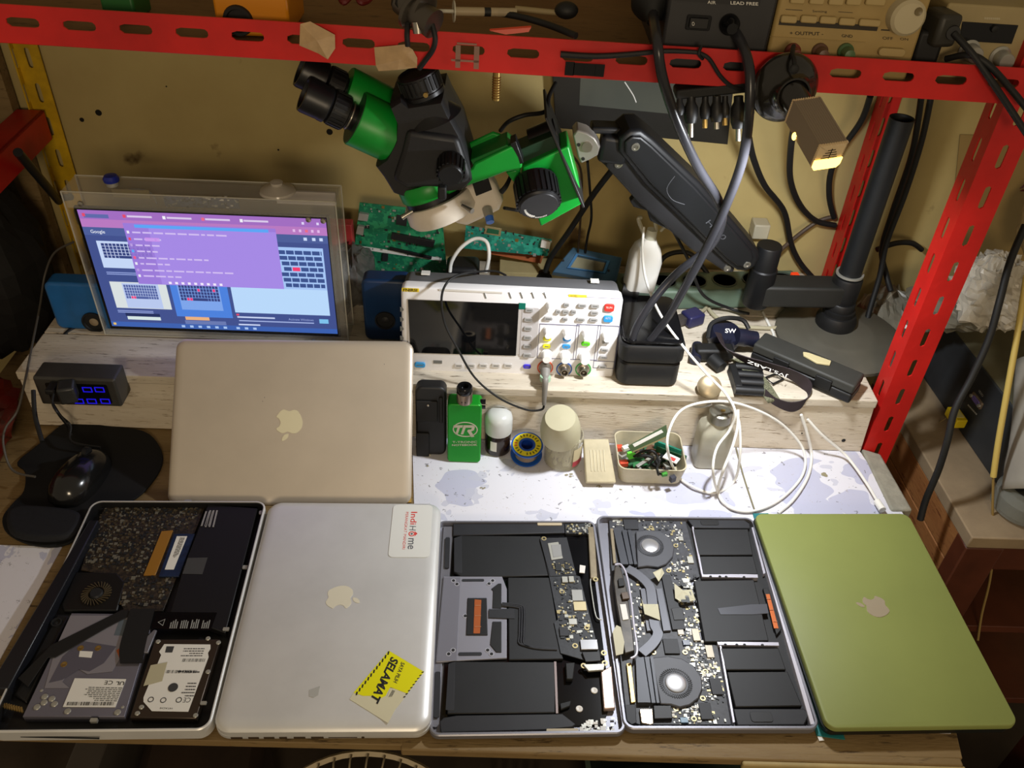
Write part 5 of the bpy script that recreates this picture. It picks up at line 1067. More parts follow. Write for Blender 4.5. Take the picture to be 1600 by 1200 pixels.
# tilt head
h0 = w(956, 232, YA-.045); B().box(w(958, 230, YA-.052), (.036, .026, .036), ax=(V((1, 0, -.1)).normalized(), V((0, 1, 0)), V((.1, 0, 1)).normalized())).done('head_block', M_arm, AR, bevel=.006, seg=3)
B().box(w(948, 199, YA-.045), (.040, .026, .009)).done('head_cap', M_blk, AR, bevel=.003)
q = w(917, 229, YA-.078); b = B(); FH_ = Frame(q, (1, 0, 0), (0, 0, 1)); dsh = [FH_.uv(*p) for p in [(895, 212), (902, 203), (918, 208), (930, 216), (938, 230), (934, 243), (922, 250), (908, 256), (903, 246)]]
b.slab(FH_, dsh, -.028, .0); b.done('tilt_bracket', mat('bracket_silver', '9e9a94', .4, .4), AR, bevel=.002)
B().cyl(FH_.pt(0, 0, 0), FH_.pt(0, 0, .003), .0065, n=20).done('tilt_bolt', M_steel, AR)
b = B()
for x, y in ((904, 226), (911, 248)): p = FH_.hit(x, y); b.cyl(p, p+V((0, -.001, 0)), .0022, n=10)
done_each(b, 'bracket_hole', M_ink, AR)
# cables on the arm
def cable(nm, pts, r, m, label, cat='cable', group=None, k=8):
    b = B(); b.tube(pts, r, 10, k); return tag(b.done(nm, m), label, cat, group)
cable('cable', [w(936, 247, YA-.03), w(960, 266, YA-.02), w(985, 285, YA-.01), w(1003, 303, YA+.015), w(1022, 330, YA), w(1045, 350, YA+.02), w(1075, 405, .60), w(1098, 460, .64), w(1140, 482, .66), w(1170, 490, .64)], .0024, M_rub, 'thin black lead running under the spring arm')
cable('cable', [w(965, 255, .60), w(930, 300, .64), w(890, 360, .69), w(862, 400, .72), w(852, 425, .72)], .0045, M_rub, 'thick black lead falling from the arm head to the wall behind the oscilloscope')
cable('cable', [w(918, 252, .60), w(922, 300, .66), w(924, 340, .70), w(918, 370, .72), w(914, 397, .72)], .0020, M_rub, 'thin black lead dropping straight down to the blue frame')
cable('cable', [w(865, 220, .60), w(905, 258, .66), w(908, 320, .70), w(903, 394, .72)], .0018, mat('cable_brown', '3a2c1c', .5), 'thin brown lead left of the straight black one')
cable('cable', [w(782, 204, .52), w(795, 190, .50), w(820, 180, .50), w(852, 174, .52), w(858, 150, .54), w(868, 130, .57)], .0026, M_rub, 'black lead arching from the green bracket to the arm')
b = B(); tag(B().tube([w(788, 325, .50), w(820, 330, .56), w(850, 330, .60)], .0022, 8).done('cable', M_rub), 'short black lead behind the green focus leg', 'cable')

# ================================================================= on the riser, behind and right of the oscilloscope
BF = thing('board_holder', 'blue plastic frame with an empty window leaning behind the oscilloscope', 'holder', tuple(g(915, 435, RZ)))
Fb = Frame(w(915, 436, .70), (1, 0, -.03), (0, .9, .75)); oq = [Fb.uv(*p) for p in ((862, 425), (892, 392), (968, 408), (962, 444), (862, 440))]; iq = [Fb.uv(*p) for p in ((884, 424), (898, 402), (950, 413), (943, 432))]
o4 = [Fb.uv(*p) for p in ((861, 430), (893, 391), (970, 407), (960, 446))]; i4 = iq
b = B(); b.loft([[Fb.pt(*p, 0) for p in o4], [Fb.pt(*p, .016) for p in o4], [Fb.pt(*p, .016) for p in i4], [Fb.pt(*p, 0) for p in i4]], closed=True); b.done('frame', mat('steel_blue', '375a72', .45, 0, .1, 25), BF, bevel=.002)
b = B(); s_ = lambda k: [((p[0]-Fb.uv(919, 417)[0])*k+Fb.uv(919, 417)[0], (p[1]-Fb.uv(919, 417)[1])*k+Fb.uv(919, 417)[1]) for p in i4]
b.loft([[Fb.pt(*p, .005) for p in s_(1.0)], [Fb.pt(*p, .0175) for p in s_(1.0)], [Fb.pt(*p, .0175) for p in s_(.86)], [Fb.pt(*p, .005) for p in s_(.86)]], closed=True); b.done('window_rim', mat('steel_blue_light', '3f78a8', .4), BF)
B().slab(Fb, [(Fb.uv(919, 417)[0]+(p[0]-Fb.uv(919, 417)[0])*.9, Fb.uv(919, 417)[1]+(p[1]-Fb.uv(919, 417)[1])*.9) for p in i4], .006, .008).done('window_pane', mat('pane_cream', 'a09878', .25), BF)
b = B()
for x, y in ((880, 407), (951, 423)): b.cyl(Fb.hit(x, y, .016), Fb.hit(x, y, .018), .002, n=10)
done_each(b, 'screw', M_ink, BF)
pq_ = w(1187, 357, .785); tag(B().box(pq_, (.026, .028, .026)).done('wall_plug', mat('plug_ivory', 'b4ac94', .5), bevel=.002), 'small ivory plug box on the wall behind the spring arm elbow', 'plug')
q = g(850, 432, RZ+.012); tag(B().ball(q+V((0, 0, .0)), .014, (1, 1, .8), 16).done('rubber_plug', M_rub), 'black rubber plug lying left of the blue frame', 'plug')

# power strip
PS = thing('power_strip', 'grey green power strip lying at the wall behind the black box', 'power strip', tuple(g(1090, 470, RZ)))
c0, c1 = V((.165, .685, RZ+.001)), V((.470, .715, RZ+.001)); dr = (c1-c0).normalized(); nn = V((-dr.y, dr.x, 0)); M_ps = mat('strip_green', '5a6c5c', .5, 0, .1, 20)
B().prism([c0-nn*.030, c1-nn*.030, c1+nn*.030, c0+nn*.030], (0, 0, .036)).done('housing', M_ps, PS, bevel=.005, seg=3)
b = B()
for i in range(6):
    p = c0+dr*(.03+.05*i)+V((0, 0, .036)); b.lathe(p, (0, 0, 1), [(.0205, 0), (.0205, .0015), (.0185, .0015), (.0175, -.004), (.001, -.004)], 28)
done_each(b, 'socket', mat('socket_dark', '3c463c', .5), PS)
B().box(c0+dr*.300+V((0, 0, .039)), (.012, .022, .008), rot=math.atan2(dr.y, dr.x)).done('rocker_switch', mat('switch_red', 'd8401c', .35, em='ff4010', es=.4), PS, bevel=.001)
# white bottle
WB = thing('pump_bottle', 'white plastic bottle lying tilted against the power strip', 'bottle', tuple(g(1000, 460, RZ)))
a0 = w(997, 448, .60); a1 = w(1016, 372, .60); bx = (a1-a0).normalized(); X = V((0, 0, 1)).cross(bx).normalized(); X = bx.cross(V((0, 1, 0))).normalized(); Yb = bx.cross(X)
sec = lambda c_, a, b_, k=20: [c_+X*math.copysign(abs(math.cos(2*math.pi*i/k))**.38, math.cos(2*math.pi*i/k))*a+Yb*math.copysign(abs(math.sin(2*math.pi*i/k))**.38, math.sin(2*math.pi*i/k))*b_ for i in range(k)]
Lb = (a1-a0).length; M_wb = mat('bottle_white', 'cfcdc6', .35)
b = B(); b.loft([sec(a0+bx*Lb*t, wd_, dp) for t, wd_, dp in ((0, .018, .016), (.03, .022, .020), (.62, .023, .021), (.80, .019, .018), (.92, .012, .012), (1.0, .009, .009))]); b.done('body', M_wb, WB)
B().cyl(a1, a1+bx*.014, .0085, .0075, 18).done('neck', M_frost, WB)
b = B(); t0 = a1+bx*.012; b.tube([t0+V((-.012, 0, -.004)), t0+V((-.022, -.002, .018)), t0+V((-.018, 0, .020))], .0028, 8); b.tube([t0+V((.006, 0, 0)), t0+V((.0, 0, .026)), t0+V((.010, 0, .030)), t0+V((.020, 0, .016)), t0+V((.012, 0, .0))], .0026, 8); b.done('nozzle', mat('nozzle_clear', 'a8a28c', .3, alpha=.8), WB)
q = w(985, 452, .59); tag(B().cyl(q+V((-.012, 0, 0)), q+V((.012, -.004, -.004)), .009, .0085, 20).done('bottle_cap', M_rub), 'black cap lying at the foot of the white bottle', 'cap')
cable('cable', [w(1028, 412, .70), w(1020, 430, .72), w(1040, 400, .74), w(1075, 395, .745), w(1100, 420, .73), w(1110, 436, .72)], .004, M_rub, 'short black cord behind the white bottle')
# black box
BB = thing('black_box', 'black rounded plastic box right of the oscilloscope', 'box', tuple(g(1013, 600, RZ)))
Fg = Frame((0, 0, RZ), (1, 0, 0), (0, 1, 0)); bx0, bx1 = g(963, 600, RZ+.01).x, g(1064, 606, RZ+.01).x; by0 = g(1010, 606, RZ).y
for z0, z1, nm, e_ in ((.001, .040, 'lower_tray', .002), (.0425, .072, 'upper_tray', 0), (.073, .078, 'lid', .003)):
    b = B(); b.loft([[V((x, y, RZ+z)) for x, y in rr(bx0+e, by0+e, bx1-e, by0+.125-e, .014, 6)] for e, z in ((e_+.003, z0), (e_, z0+.004), (e_, z1-.003), (e_+.002, z1))]); b.done(nm, M_blk if nm != 'lid' else M_gls, BB)
# big black loop cable
M_cab = mat('cable_black', '26262a', .28)
cable('cable', [w(1019, 14, .47), w(1026, 60, .40), w(1035, 120, .39), w(1058, 190, .40), w(1090, 260, .42), (w(1122, 312, .44)), w(1128, 345, .47), w(1110, 385, .49), w(1060, 425, .50), w(1020, 470, .49), w(993, 515, .48), w(989, 540, .475), w(1003, 545, .475), w(1040, 500, .475), w(1075, 440, .46), w(1105, 385, .45), w(1135, 320, .43), w(1160, 250, .405), (w(1170, 180, .39)), w(1171, 110, .40), w(1157, 65, .43), w(1139, 38, .455)], .0055, M_cab, 'thick black cable hanging from the shelf in a long loop before the arm')
# vga plug with beige cable
t = thing('vga_plug', 'blue plug on a beige cable lying on the riser', 'plug', tuple(g(1080, 500, RZ)))
p = g(1082, 496, RZ+.012); B().box(p, (.030, .026, .020), rot=.5).done('plug_body', mat('plug_blue', '24244a', .4), t, bevel=.003); B().box(p+V((-.024, -.010, .0)), (.022, .016, .012), rot=.5).done('plug_shell', mat('shell_dark', '4c4848', .4, .5), t, bevel=.001)
B().tube([p+V((.012, .008, .004)), g(1104, 478, RZ+.006), g(1090, 458, RZ+.020), g(1086, 452, RZ+.02), g(1120, 462, RZ+.012), g(1160, 474, RZ+.004)], .0030, 8).done('cable', mat('cable_beige', 'a8a084', .5), t)
cable('cable', [g(1104, 478, RZ+.004), g(1118, 495, RZ+.004), g(1145, 508, RZ+.004), g(1180, 512, RZ+.004), g(1215, 512, RZ+.004), g(1240, 504, RZ+.004)], .0032, mat('cable_beige', 'a8a084', .5), 'beige cable lying across the riser under the arm link')
cable('cable', [g(1192, 488, RZ+.003), g(1202, 508, RZ+.003), g(1208, 520, RZ+.003), g(1209, 528, RZ+.003)], .0022, M_wcable, 'short white wire beside the arm base')

# camera-like black headband unit and lanyard
HB = thing('head_loupe', 'black and navy head loupe with strap lying on the riser', 'head loupe', tuple(g(1140, 540, RZ)))
M_nav = mat('navy_plastic', '1a1c2c', .35)
p = g(1130, 522, RZ+.02); B().lathe(p+V((0, 0, -.019)), (.1, -.2, 1), [(.018, .0), (.024, .006), (.026, .020), (.022, .030), (.001, .032)], 28).done('round_unit', M_nav, HB)
a = g(1150, 526, RZ+.03); c_ = g(1178, 530, RZ+.024); B().lathe(a, (c_-a), [(.013, 0), (.0135, .016), (.0125, .018), (.0125, .032), (.001, .033)], 24).done('lens_barrel', M_nav, HB)
b = B(); b.tube([g(1106, 528, RZ+.02), g(1112, 506, RZ+.035), g(1135, 497, RZ+.045), g(1160, 500, RZ+.04), g(1170, 514, RZ+.03)], .0035, 8); b.done('strap_loop', M_rub, HB)
B().box(g(1115, 550, RZ+.014), (.058, .022, .020), rot=.05).done('cradle', M_rub, HB, bevel=.004)
b = B(); b.cyl(g(1090, 540, RZ+.012), g(1086, 563, RZ+.010), .0085, n=18); b.done('hinge_knob', M_nav, HB); b = B(); b.cyl(g(1112, 560, RZ+.012), g(1128, 575, RZ+.009), .0095, n=18); b.done('hinge_knob', M_rub, HB)
b = B(); pt = g(1133, 520, RZ+.054); put_text(b, 'SW', pt, pt+V((.016, 0, 0)), pt+V((0, .004, .005)), (0, -.7, .7), .01, 0); b.done('lettering', M_lbl, HB, smooth=False)
LN = thing('lanyard', 'dark printed lanyard strap curling over the riser edge', 'lanyard', tuple(g(1200, 600, RZ)))
cl = [g(1122, 520, RZ+.040), g(1135, 545, RZ+.034), g(1165, 562, RZ+.026), g(1200, 573, RZ+.022), g(1238, 586, RZ+.018), (w(1262, 605, .47)), w(1258, 628, .452), w(1237, 636, .447), w(1212, 628, .446), w(1195, 614, .452)]
tr = [V((-.006, -.004, .004)), V((-.004, -.006, .006)), V((-.002, -.005, .009)), V((-.001, -.004, .010)), V((0, -.003, .010)), V((.002, 0, .010)), V((.002, .0, .009)), V((0, .001, .008)), V((0, .001, .006)), V((0, .002, .006))]
M_str = mat('strap_plum', '2a2024', .7, 0, .1, 90); B().ribbon(cl, tr, .0012, 8).done('strap', M_str, LN)
p0 = w(1236, 588, .478)
b = B(); q0, q1, q2 = w(1231, 584, .477), w(1168, 560, .495), w(1229, 589.5, .474); put_text(b, 'JVS.LABZ', q0, q1, q2, (0, -1, .4), .0, .004); b.done('lettering', M_lbl, LN, smooth=False)
cl2 = [g(1150, 560, RZ+.012), g(1168, 575, RZ+.010), g(1184, 590, RZ+.006), g(1196, 606, RZ+.004), w(1206, 622, .448), w(1210, 628, .447)]
B().ribbon(cl2, [V((.010, .003, 0))]*6, .001, 6).done('striped_strap', mat('strap_olive', '3c3c2c', .7, 0, c2='78785e', vs=60, stretch=(8, 8, .4)), LN)
b = B(); qq = [g(x, y, RZ+.004) for x, y in ((1196, 590), (1212, 584), (1224, 592), (1208, 600))]; b.tube([*qq], .0016, 6, 1, closed=True); b.done('buckle', M_rub, LN)
# battery holder
BH = thing('cell_holder', 'black holder with ribbed round cells under the lanyard', 'battery holder', tuple(g(1165, 590, RZ)))
B().box(g(1148, 592, RZ+.008), (.010, .050, .016)).done('end_wall', M_rub, BH, bevel=.001)
b = B()
for k in range(4): p = g(1148, 573+k*12, RZ+.009); b.cyl(p, p+V((.040, -.002, 0)), .0068, n=16)
b.done('cells', M_blk, BH); p = g(1180, 609, RZ+.008); B().cyl(p, p+V((.010, 0, 0)), .0025, n=10).done('contact', M_steel, BH)
# long case
LC = thing('tool_case', 'long narrow black hinged tool case lying diagonally by the arm base', 'case', tuple(g(1265, 570, RZ)))
a = g(1195, 545, RZ+.018); c_ = g(1335, 605, RZ+.018); d = V((c_.x-a.x, c_.y-a.y, 0)).normalized(); n_ = V((-d.y, d.x, 0)); a.z = c_.z = RZ+.001
for z0, z1, nm in ((0, .016, 'lower_shell'), (.017, .032, 'lid')):
    B().prism([a-d*.012-n_*.020+V((0, 0, z0)), c_+d*.004-n_*.020+V((0, 0, z0)), c_+d*.004+n_*.020+V((0, 0, z0)), a-d*.012+n_*.020+V((0, 0, z0))], (0, 0, z1-z0)).done(nm, M_blk if z0 == 0 else mat('case_lid', '33332f', .6, 0, .12, 20), LC, bevel=.003)
for t_ in (.25, .72):
    p = a+(c_-a)*t_-n_*.021; B().box(p+V((0, 0, .017)), (.024, .004, .018), rot=math.atan2(d.y, d.x)).done('latch', M_rub, LC, bevel=.001)
t = B(); p = g(1276, 560, RZ+.034); a_ = [g(1254, 552, RZ+.0335), g(1262, 553, RZ+.0335), g(1298, 566, RZ+.0335), g(1296, 572, RZ+.0335), g(1276, 569, RZ+.0335), g(1255, 557, RZ+.0335)]
tag(t.prism(a_, (0, 0, .003)).done('plastic_clip', mat('clip_cream', 'c4b88c', .5), bevel=.0006), 'cream plastic clip lying on the long black case', 'clip')

# ================================================================= on the workbench in front of the riser
def onframe(y, lean=.0): return Frame((0, y, 0), (1, 0, 0), (0, lean, 1))
# black cradle
F = onframe(.418, .12); t = thing('battery_cradle', 'black moulded cradle standing left of the green box mod', 'cradle', (g(670, 717, 0).x, .425, .001))
q0, q1 = F.uv(637, 717), F.uv(697, 606); q0 = (max(q0[0], -.1325), q0[1]); B().slab(F, rr(q0[0], .0015, q1[0], q1[1], .010), -.022, 0).done('shell', M_blk, t, bevel=.003, seg=3)
for a_, c_ in (((650, 625), (684, 658)), ((650, 675), (671, 712)), ((686, 620), (692, 660))): B().slab(F, rect_pts(F, a_, c_, .002), 0, .003).done('moulding', M_rub, t, bevel=.001)
q = F.hit(669, 632); B().ball(q+V((0, -.001, 0)), .0028).done('rivet', M_steel, t); b = B().slab(F, [F.uv(*p) for p in ((664, 711), (671, 709), (677, 716), (668, 717))], .0, .0006); b.done('sticker_scrap', M_cream, t, smooth=False)
# green box mod
F = onframe(.405, .05); t = thing('vape_box', 'bright green metal box mod with a steel tip on top', 'box mod', (g(726, 715, 0).x, .412, .001))
q0, q1 = F.uv(699, 714), F.uv(753, 633); gx0, gx1 = q0[0], q1[0]; M_gbox = mat('anodised_green', '128a20', .35, .25)
B().slab(F, rr(gx0, .0012, gx1, q1[1], .006), -.025, 0).done('case', M_gbox, t, bevel=.002, seg=3)
cx = (gx0+gx1)/2; top = V((w(726, 620, .42).x, .418, q1[1])); B().lathe(top, (0, 0, 1), [(.011, 0), (.011, .016), (.0108, .0165)], 28).done('tank', mat('tank_steel', '9c8c80', .28, .9), t)
B().lathe(top+V((0, 0, .0165)), (0, 0, 1), [(.0105, 0), (.011, .002), (.011, .008), (.0098, .010), (.0055, .010), (.005, .004), (.001, .004)], 28).done('mouthpiece', M_gls, t)
b = B()
for dx in (-.0035, .0015): b.cyl(top+V((dx, -.0108, .006)), top+V((dx, -.0114, .006)), .0009, n=8)
b.done('air_hole', M_ink, t)
B().cyl(F.hit(755, 640)+V((-.004, .012, 0)), F.hit(755, 640)+V((.003, .012, 0)), .007, n=20).done('fire_button', M_gls, t)
M_pale = mat('print_pale', 'b4b09a', .5); cc = F.uv(727, 671); b = B()
ro = [(cc[0]+.0175*math.cos(2*math.pi*i/40), cc[1]+.0135*math.sin(2*math.pi*i/40)) for i in range(40)]; ri = [(cc[0]+.0160*math.cos(2*math.pi*i/40), cc[1]+.0120*math.sin(2*math.pi*i/40)) for i in range(40)]
b.loft([[F.pt(*p, 0) for p in ro], [F.pt(*p, .0004) for p in ro], [F.pt(*p, .0004) for p in ri], [F.pt(*p, 0) for p in ri]], closed=True)
tr_ = lambda x, y: F.hit(630/1+x*.15625, 580+y*.15625, .0004)
b.poly([tr_(*p) for p in ((505, 540), (600, 540), (590, 565), (568, 565), (545, 632), (520, 632), (543, 565), (498, 565))])
b.poly([tr_(*p) for p in ((605, 540), (700, 540), (718, 556), (708, 590), (680, 603), (712, 655), (682, 660), (640, 600), (648, 585), (680, 582), (688, 566), (625, 565), (600, 632), (575, 632))])
ftext(b, F, 'T-TRONIC', (630+492*.15625, 580+718*.15625), (630+738*.15625, 580+716*.15625), (630+492*.15625, 580+697*.15625), .0004, .01)
ftext(b, F, 'NOTEBOOK', (630+488*.15625, 580+747*.15625), (630+742*.15625, 580+744*.15625), (630+488*.15625, 580+728*.15625), .0004, .02)
b.done('printed_logo', M_pale, t, smooth=False)
# flux jar
jc = g(777, 716, 0); jc.y += .019; t = thing('flux_jar', 'small jar of dark brown flux with a frosted lid', 'jar', (jc.x, jc.y, .001))
B().lathe((jc.x, jc.y, .001), (0, 0, 1), [(.016, 0), (.0185, .002), (.0185, .036), (.017, .038)], 32).done('jar_body', mat('dark_glass', '1e120c', .2, coat=.4), t)
B().lathe((jc.x, jc.y, .039), (0, 0, 1), [(.0195, 0), (.0200, .002), (.0200, .022), (.0185, .029), (.012, .0345), (.0001, .036)], 32).done('lid', mat('lid_frosted', 'c8cac6', .3, alpha=.92), t)
Fj = Frame((jc.x, jc.y-.0188, 0), (1, 0, 0), (0, 0, 1)); b = B()
for i in range(6):
    a0, a1 = R(-125+i*5), R(-120+i*5); p = lambda a, z: V((jc.x+.0187*math.cos(a), jc.y+.0187*math.sin(a), z)); b.poly([p(a0, .012), p(a1, .012), p(a1, .030), p(a0, .030)])
b.done('paper_label', M_lbl, t)
# solder spool
sc_ = g(822, 716, 0); sc_.y += .002; t = thing('solder_spool', 'blue solder spool with a yellow label', 'spool', (sc_.x, sc_.y, .001)); ta = V((0, -.18, 1)).normalized()
M_spb = mat('spool_blue', '1450a8', .35); o = V((sc_.x, sc_.y, .006))
for h in (0, .021): B().lathe(o+ta*h, ta, [(.0105, 0), (.0228, 0), (.0232, .001), (.0228, .0025), (.0105, .0025)], 40, closed=True).done('flange', M_spb, t)
B().lathe(o, ta, [(.0085, .0005), (.0105, .0005), (.0105, .0235), (.0085, .0235)], 30, closed=True).done('hub', mat('spool_blue_deep', '103c9c', .35), t)
b = B().lathe(o, ta, [(.0106, .003)]+[(.0170+(.0005 if k % 2 else 0), .003+k*.0009) for k in range(20)]+[(.0106, .0205)], 32, closed=True); b.done('solder_wire', mat('tin_wire', '7c6c5c', .35, .7), t)
lb = B().lathe(o+ta*.0236, ta, [(.0122, 0), (.0205, 0), (.0205, .0003), (.0122, .0003)], 40, closed=True).done('label_ring', mat('label_yellow', 'd8c814', .5), t)
b = B(); X, Y, Z = basis(ta)
for i in range(22):
    a = 2*math.pi*i/22
    if i % 7 == 3: continue
    b.mi = 1 if i in (5, 6) else 0
    r_ = (X*math.cos(a)+Y*math.sin(a)); tg = (-X*math.sin(a)+Y*math.cos(a)); b.box(o+ta*.0241+r_*(.0165), (.0018, .004, .0002), ax=(tg, r_, ta))
b.done('label_print', [mat('print_olive', '5c5a10', .6), mat('print_red', 'd8482c', .6)], lb)
# cotton bud tub
cb = g(879, 739, 0); cb.y += .026; t = thing('cotton_bud_tub', 'round translucent tub full of cotton buds with its lid propped open', 'tub', (cb.x, cb.y, .001)); o = V((cb.x, cb.y, .001))
M_tub = mat('tub_clear', 'bdb79c', .25, alpha=.38); B().lathe(o, (0, 0, 1), [(.024, 0), (.0265, .003), (.0272, .052), (.0258, .052), (.0250, .004), (.001, .003)], 40).done('tub', M_tub, t)
la = V((-.10, -.34, 1)).normalized(); B().lathe(o+V((-.006, -.002, .052)), la, [(.0285, 0), (.0285, .018), (.0255, .036), (.021, .047), (.0001, .048), (.0001, .046), (.020, .045), (.0242, .034), (.0272, .017), (.0272, 0)], 40).done('lid', mat('lid_yellowed', 'c0ba9c', .5, alpha=.8), t)
b = B(); rd_ = random.Random(4)
for i in range(46):
    a, r_ = rd_.uniform(0, 6.28), .0225*math.sqrt(rd_.random()); p = o+V((r_*math.cos(a), r_*math.sin(a), .005)); q = p+V((rd_.uniform(-.004, .004), rd_.uniform(-.004, .004), .042)); b.cyl(p, q, .0011, n=6); b.ball(q, .0026, (1, 1, 1.5), 8); b.ball(p+V((0, 0, .003)), .0026, (1, 1, 1.5), 8)
tag(b.done('cotton_buds', mat('cotton', 'dedac6', .8)), 'cotton buds filling the round translucent tub', 'cotton buds', kind='stuff')
b = B(); p = o+V((.0265, -.012, .030))
for i in range(5):
    a0, a1 = R(-62+i*10), R(-52+i*10); P_ = lambda a, z: o+V((.0278*math.cos(a), .0278*math.sin(a), z))
    b.mi = 0; b.poly([P_(a0, .019), P_(a1, .019), P_(a1, .042), P_(a0, .042)]); b.mi = 1; b.poly([P_(a0, .009), P_(a1, .009), P_(a1, .0188), P_(a0, .0188)])
b.done('paper_label', [mat('label_cream', 'c4b894', .6), mat('label_red', 'a84048', .6)], t)
# flat beige lid box
F = onframe(.405, .55); t = thing('small_case', 'flat beige ribbed plastic case left of the parts tray', 'case', tuple(g(935, 750, .001)))
a0, a1, a2, a3 = g(914, 757, .001), g(961, 757, .001), V((g(947, 755, 0).x, .44, .055)), V((g(912, 755, 0).x, .44, .055))
Fq = Frame((a0+a1)/2, (1, 0, 0), (0, .055, .042)); pq = [Fq.uv(*p) for p in ((914, 756), (961, 756), (949, 688), (910, 688))]
B().slab(Fq, pq, .0, .012).done('shell', M_beige, t, bevel=.002); b = B()
for k in range(5): x = 921+k*5.2; b.slab(Fq, [Fq.uv(*p) for p in ((x+1, 738), (x+2.4, 738), (x+.2, 705), (x-1.2, 705))], .012, .0128)
b.done('ribs', mat('aged_plastic_light', 'c4bca0', .5), t, bevel=.0002)
# parts tray
tx0, tx1 = g(966, 752, 0).x, g(1063, 756, 0).x; ty0 = g(1010, 758, 0).y; t = thing('parts_tray', 'open square beige tray full of cables and small boards', 'tray', ((tx0+tx1)/2, ty0+.035, .001))
b = B(); O_ = lambda e, z: [V((x, y, z)) for x, y in rr(tx0-e, ty0-e, tx1+e, ty0+.072+e, .012, 6)]
b.loft([O_(-.003, .0012), O_(0, .004), O_(.004, .034), O_(.0025, .034), O_(-.002, .004)]); b.done('tray_shell', mat('tray_beige', 'b2a98e', .45, 0, .1, 40), t)
def loose(nm, c_, s, rot, m, label, cat='part', h=0, tilt=0):
    ax = (Matrix.Rotation(rot, 3, 'Z') @ Matrix.Rotation(tilt, 3, 'X')); A = [V(ax.col[i]) for i in range(3)]
    return tag(B().box(c_, s, ax=A).done(nm, m, bevel=.0003), label, cat)
rm = thing('memory_module', 'green memory module with white label propped across the parts tray', 'memory module', tuple(g(1005, 700, .036)))
Fr = Frame(g(1002, 708, .040), (g(1040, 682, .052)-g(985, 712, .036)), (0, .3, 1)); qd = [Fr.uv(*p) for p in ((986, 705), (1040, 665), (1044, 684), (990, 706+2))]
pts = [(981, 697), (1041, 664), (1043, 683), (988, 707)]; B().slab(Fr, [Fr.uv(*p) for p in pts], -.0006, .0006).done('board', M_pcbg if 0 else mat('module_green', '46583a', .5), rm); B().slab(Fr, [Fr.uv(*p) for p in ((988, 694), (1033, 671), (1036, 675), (991, 698))], .0006, .0010).done('label', M_lbl, rm)
B().slab(Fr, [Fr.uv(*p) for p in ((988, 705), (1042, 681), (1043, 683), (988, 707))], .0006, .0008).done('contacts', M_gold2, rm)
loose('circuit_board', g(1043, 702, .026), (.040, .003, .016), -.5, mat('board_teal', '1c7a64', .45), 'teal piece of board at the right inside the parts tray', 'circuit board')
loose('circuit_board', g(1048, 712, .020), (.045, .003, .018), -.45, mat('board_dkgreen', '1c4a2e', .45), 'dark green piece of board under the teal one', 'circuit board')
loose('circuit_board', g(997, 722, .016), (.022, .018, .003), .3, mat('board_green2', '2c6c3c', .45), 'green board scrap at the front of the parts tray', 'circuit board')
loose('connector', g(986, 711, .028), (.010, .008, .008), .4, mat('neon_green', '62d83c', .4), 'bright green connector sleeve in the parts tray', 'connector')
loose('connector', g(968, 700, .026), (.008, .008, .007), .1, mat('orange_cap', 'c8482c', .5), 'small orange cap at the back left of the parts tray', 'connector')
loose('connector', g(974, 724, .020), (.012, .008, .007), .2, mat('orange_cap', 'c8482c', .5), 'larger orange cap at the front left of the parts tray', 'connector')
loose('connector', g(978, 700, .030), (.011, .007, .006), .5, M_lbl, 'white plug at the left end of the memory module', 'connector')
loose('tag_piece', g(1049, 716, .028), (.022, .013, .002), -.6, M_lbl, 'white tag with a red spot in the parts tray', 'tag'); loose('red_spot', g(1051, 717, .0298), (.008, .006, .001), -.6, mat('spot_red', 'd8403c', .5), 'red spot on the white tag in the parts tray', 'spot')
loose('metal_strip', g(1006, 722, .020), (.030, .005, .002), .7, M_silv, 'grey metal strip in the parts tray', 'strip')
b = B(); rd_ = random.Random(8)
for i in range(60): b.mi = i % 5; b.box((rd_.uniform(tx0+.008, tx1-.008), rd_.uniform(ty0+.008, ty0+.064), rd_.uniform(.006, .018)), (rd_.uniform(.004, .018), rd_.uniform(.003, .010), rd_.uniform(.002, .006)), rot=rd_.uniform(0, 3))
tag(b.done('electronic_scrap', [M_chip, mat('scrap_brown', '5a3c28', .6), M_silv, mat('scrap_green', '2c5a3a', .5), M_rub], smooth=False), 'jumble of small electronic scrap covering the floor of the parts tray', 'scrap', kind='stuff')
cable('wire', [g(990, 714, .030), g(1005, 705, .034), g(1022, 706, .032), g(1030, 722, .028), g(1027, 730, .036), V(g(1028, 738, .034))+V((0, -.004, 0)), w(1030, 740, ty0-.008), w(1036, 742, ty0-.009)], .0017, M_rub, 'black wire hanging over the front of the parts tray', 'wire')
loose('wire_plug', w(1051, 748, ty0-.010), (.008, .006, .009), .5, mat('plug_slate', '34343c', .5), 'dark plug dangling before the parts tray', 'plug'); loose('wire_sleeve', w(1038, 741, ty0-.009), (.008, .005, .005), .3, mat('sleeve_green', '3c8a2c', .5), 'green sleeve on the hanging wire', 'sleeve')
cable('wire', [g(995, 713, .026), g(1008, 712, .03), g(1020, 716, .03), g(1014, 724, .024)], .0020, M_rub, 'black wire curled inside the parts tray', 'wire')
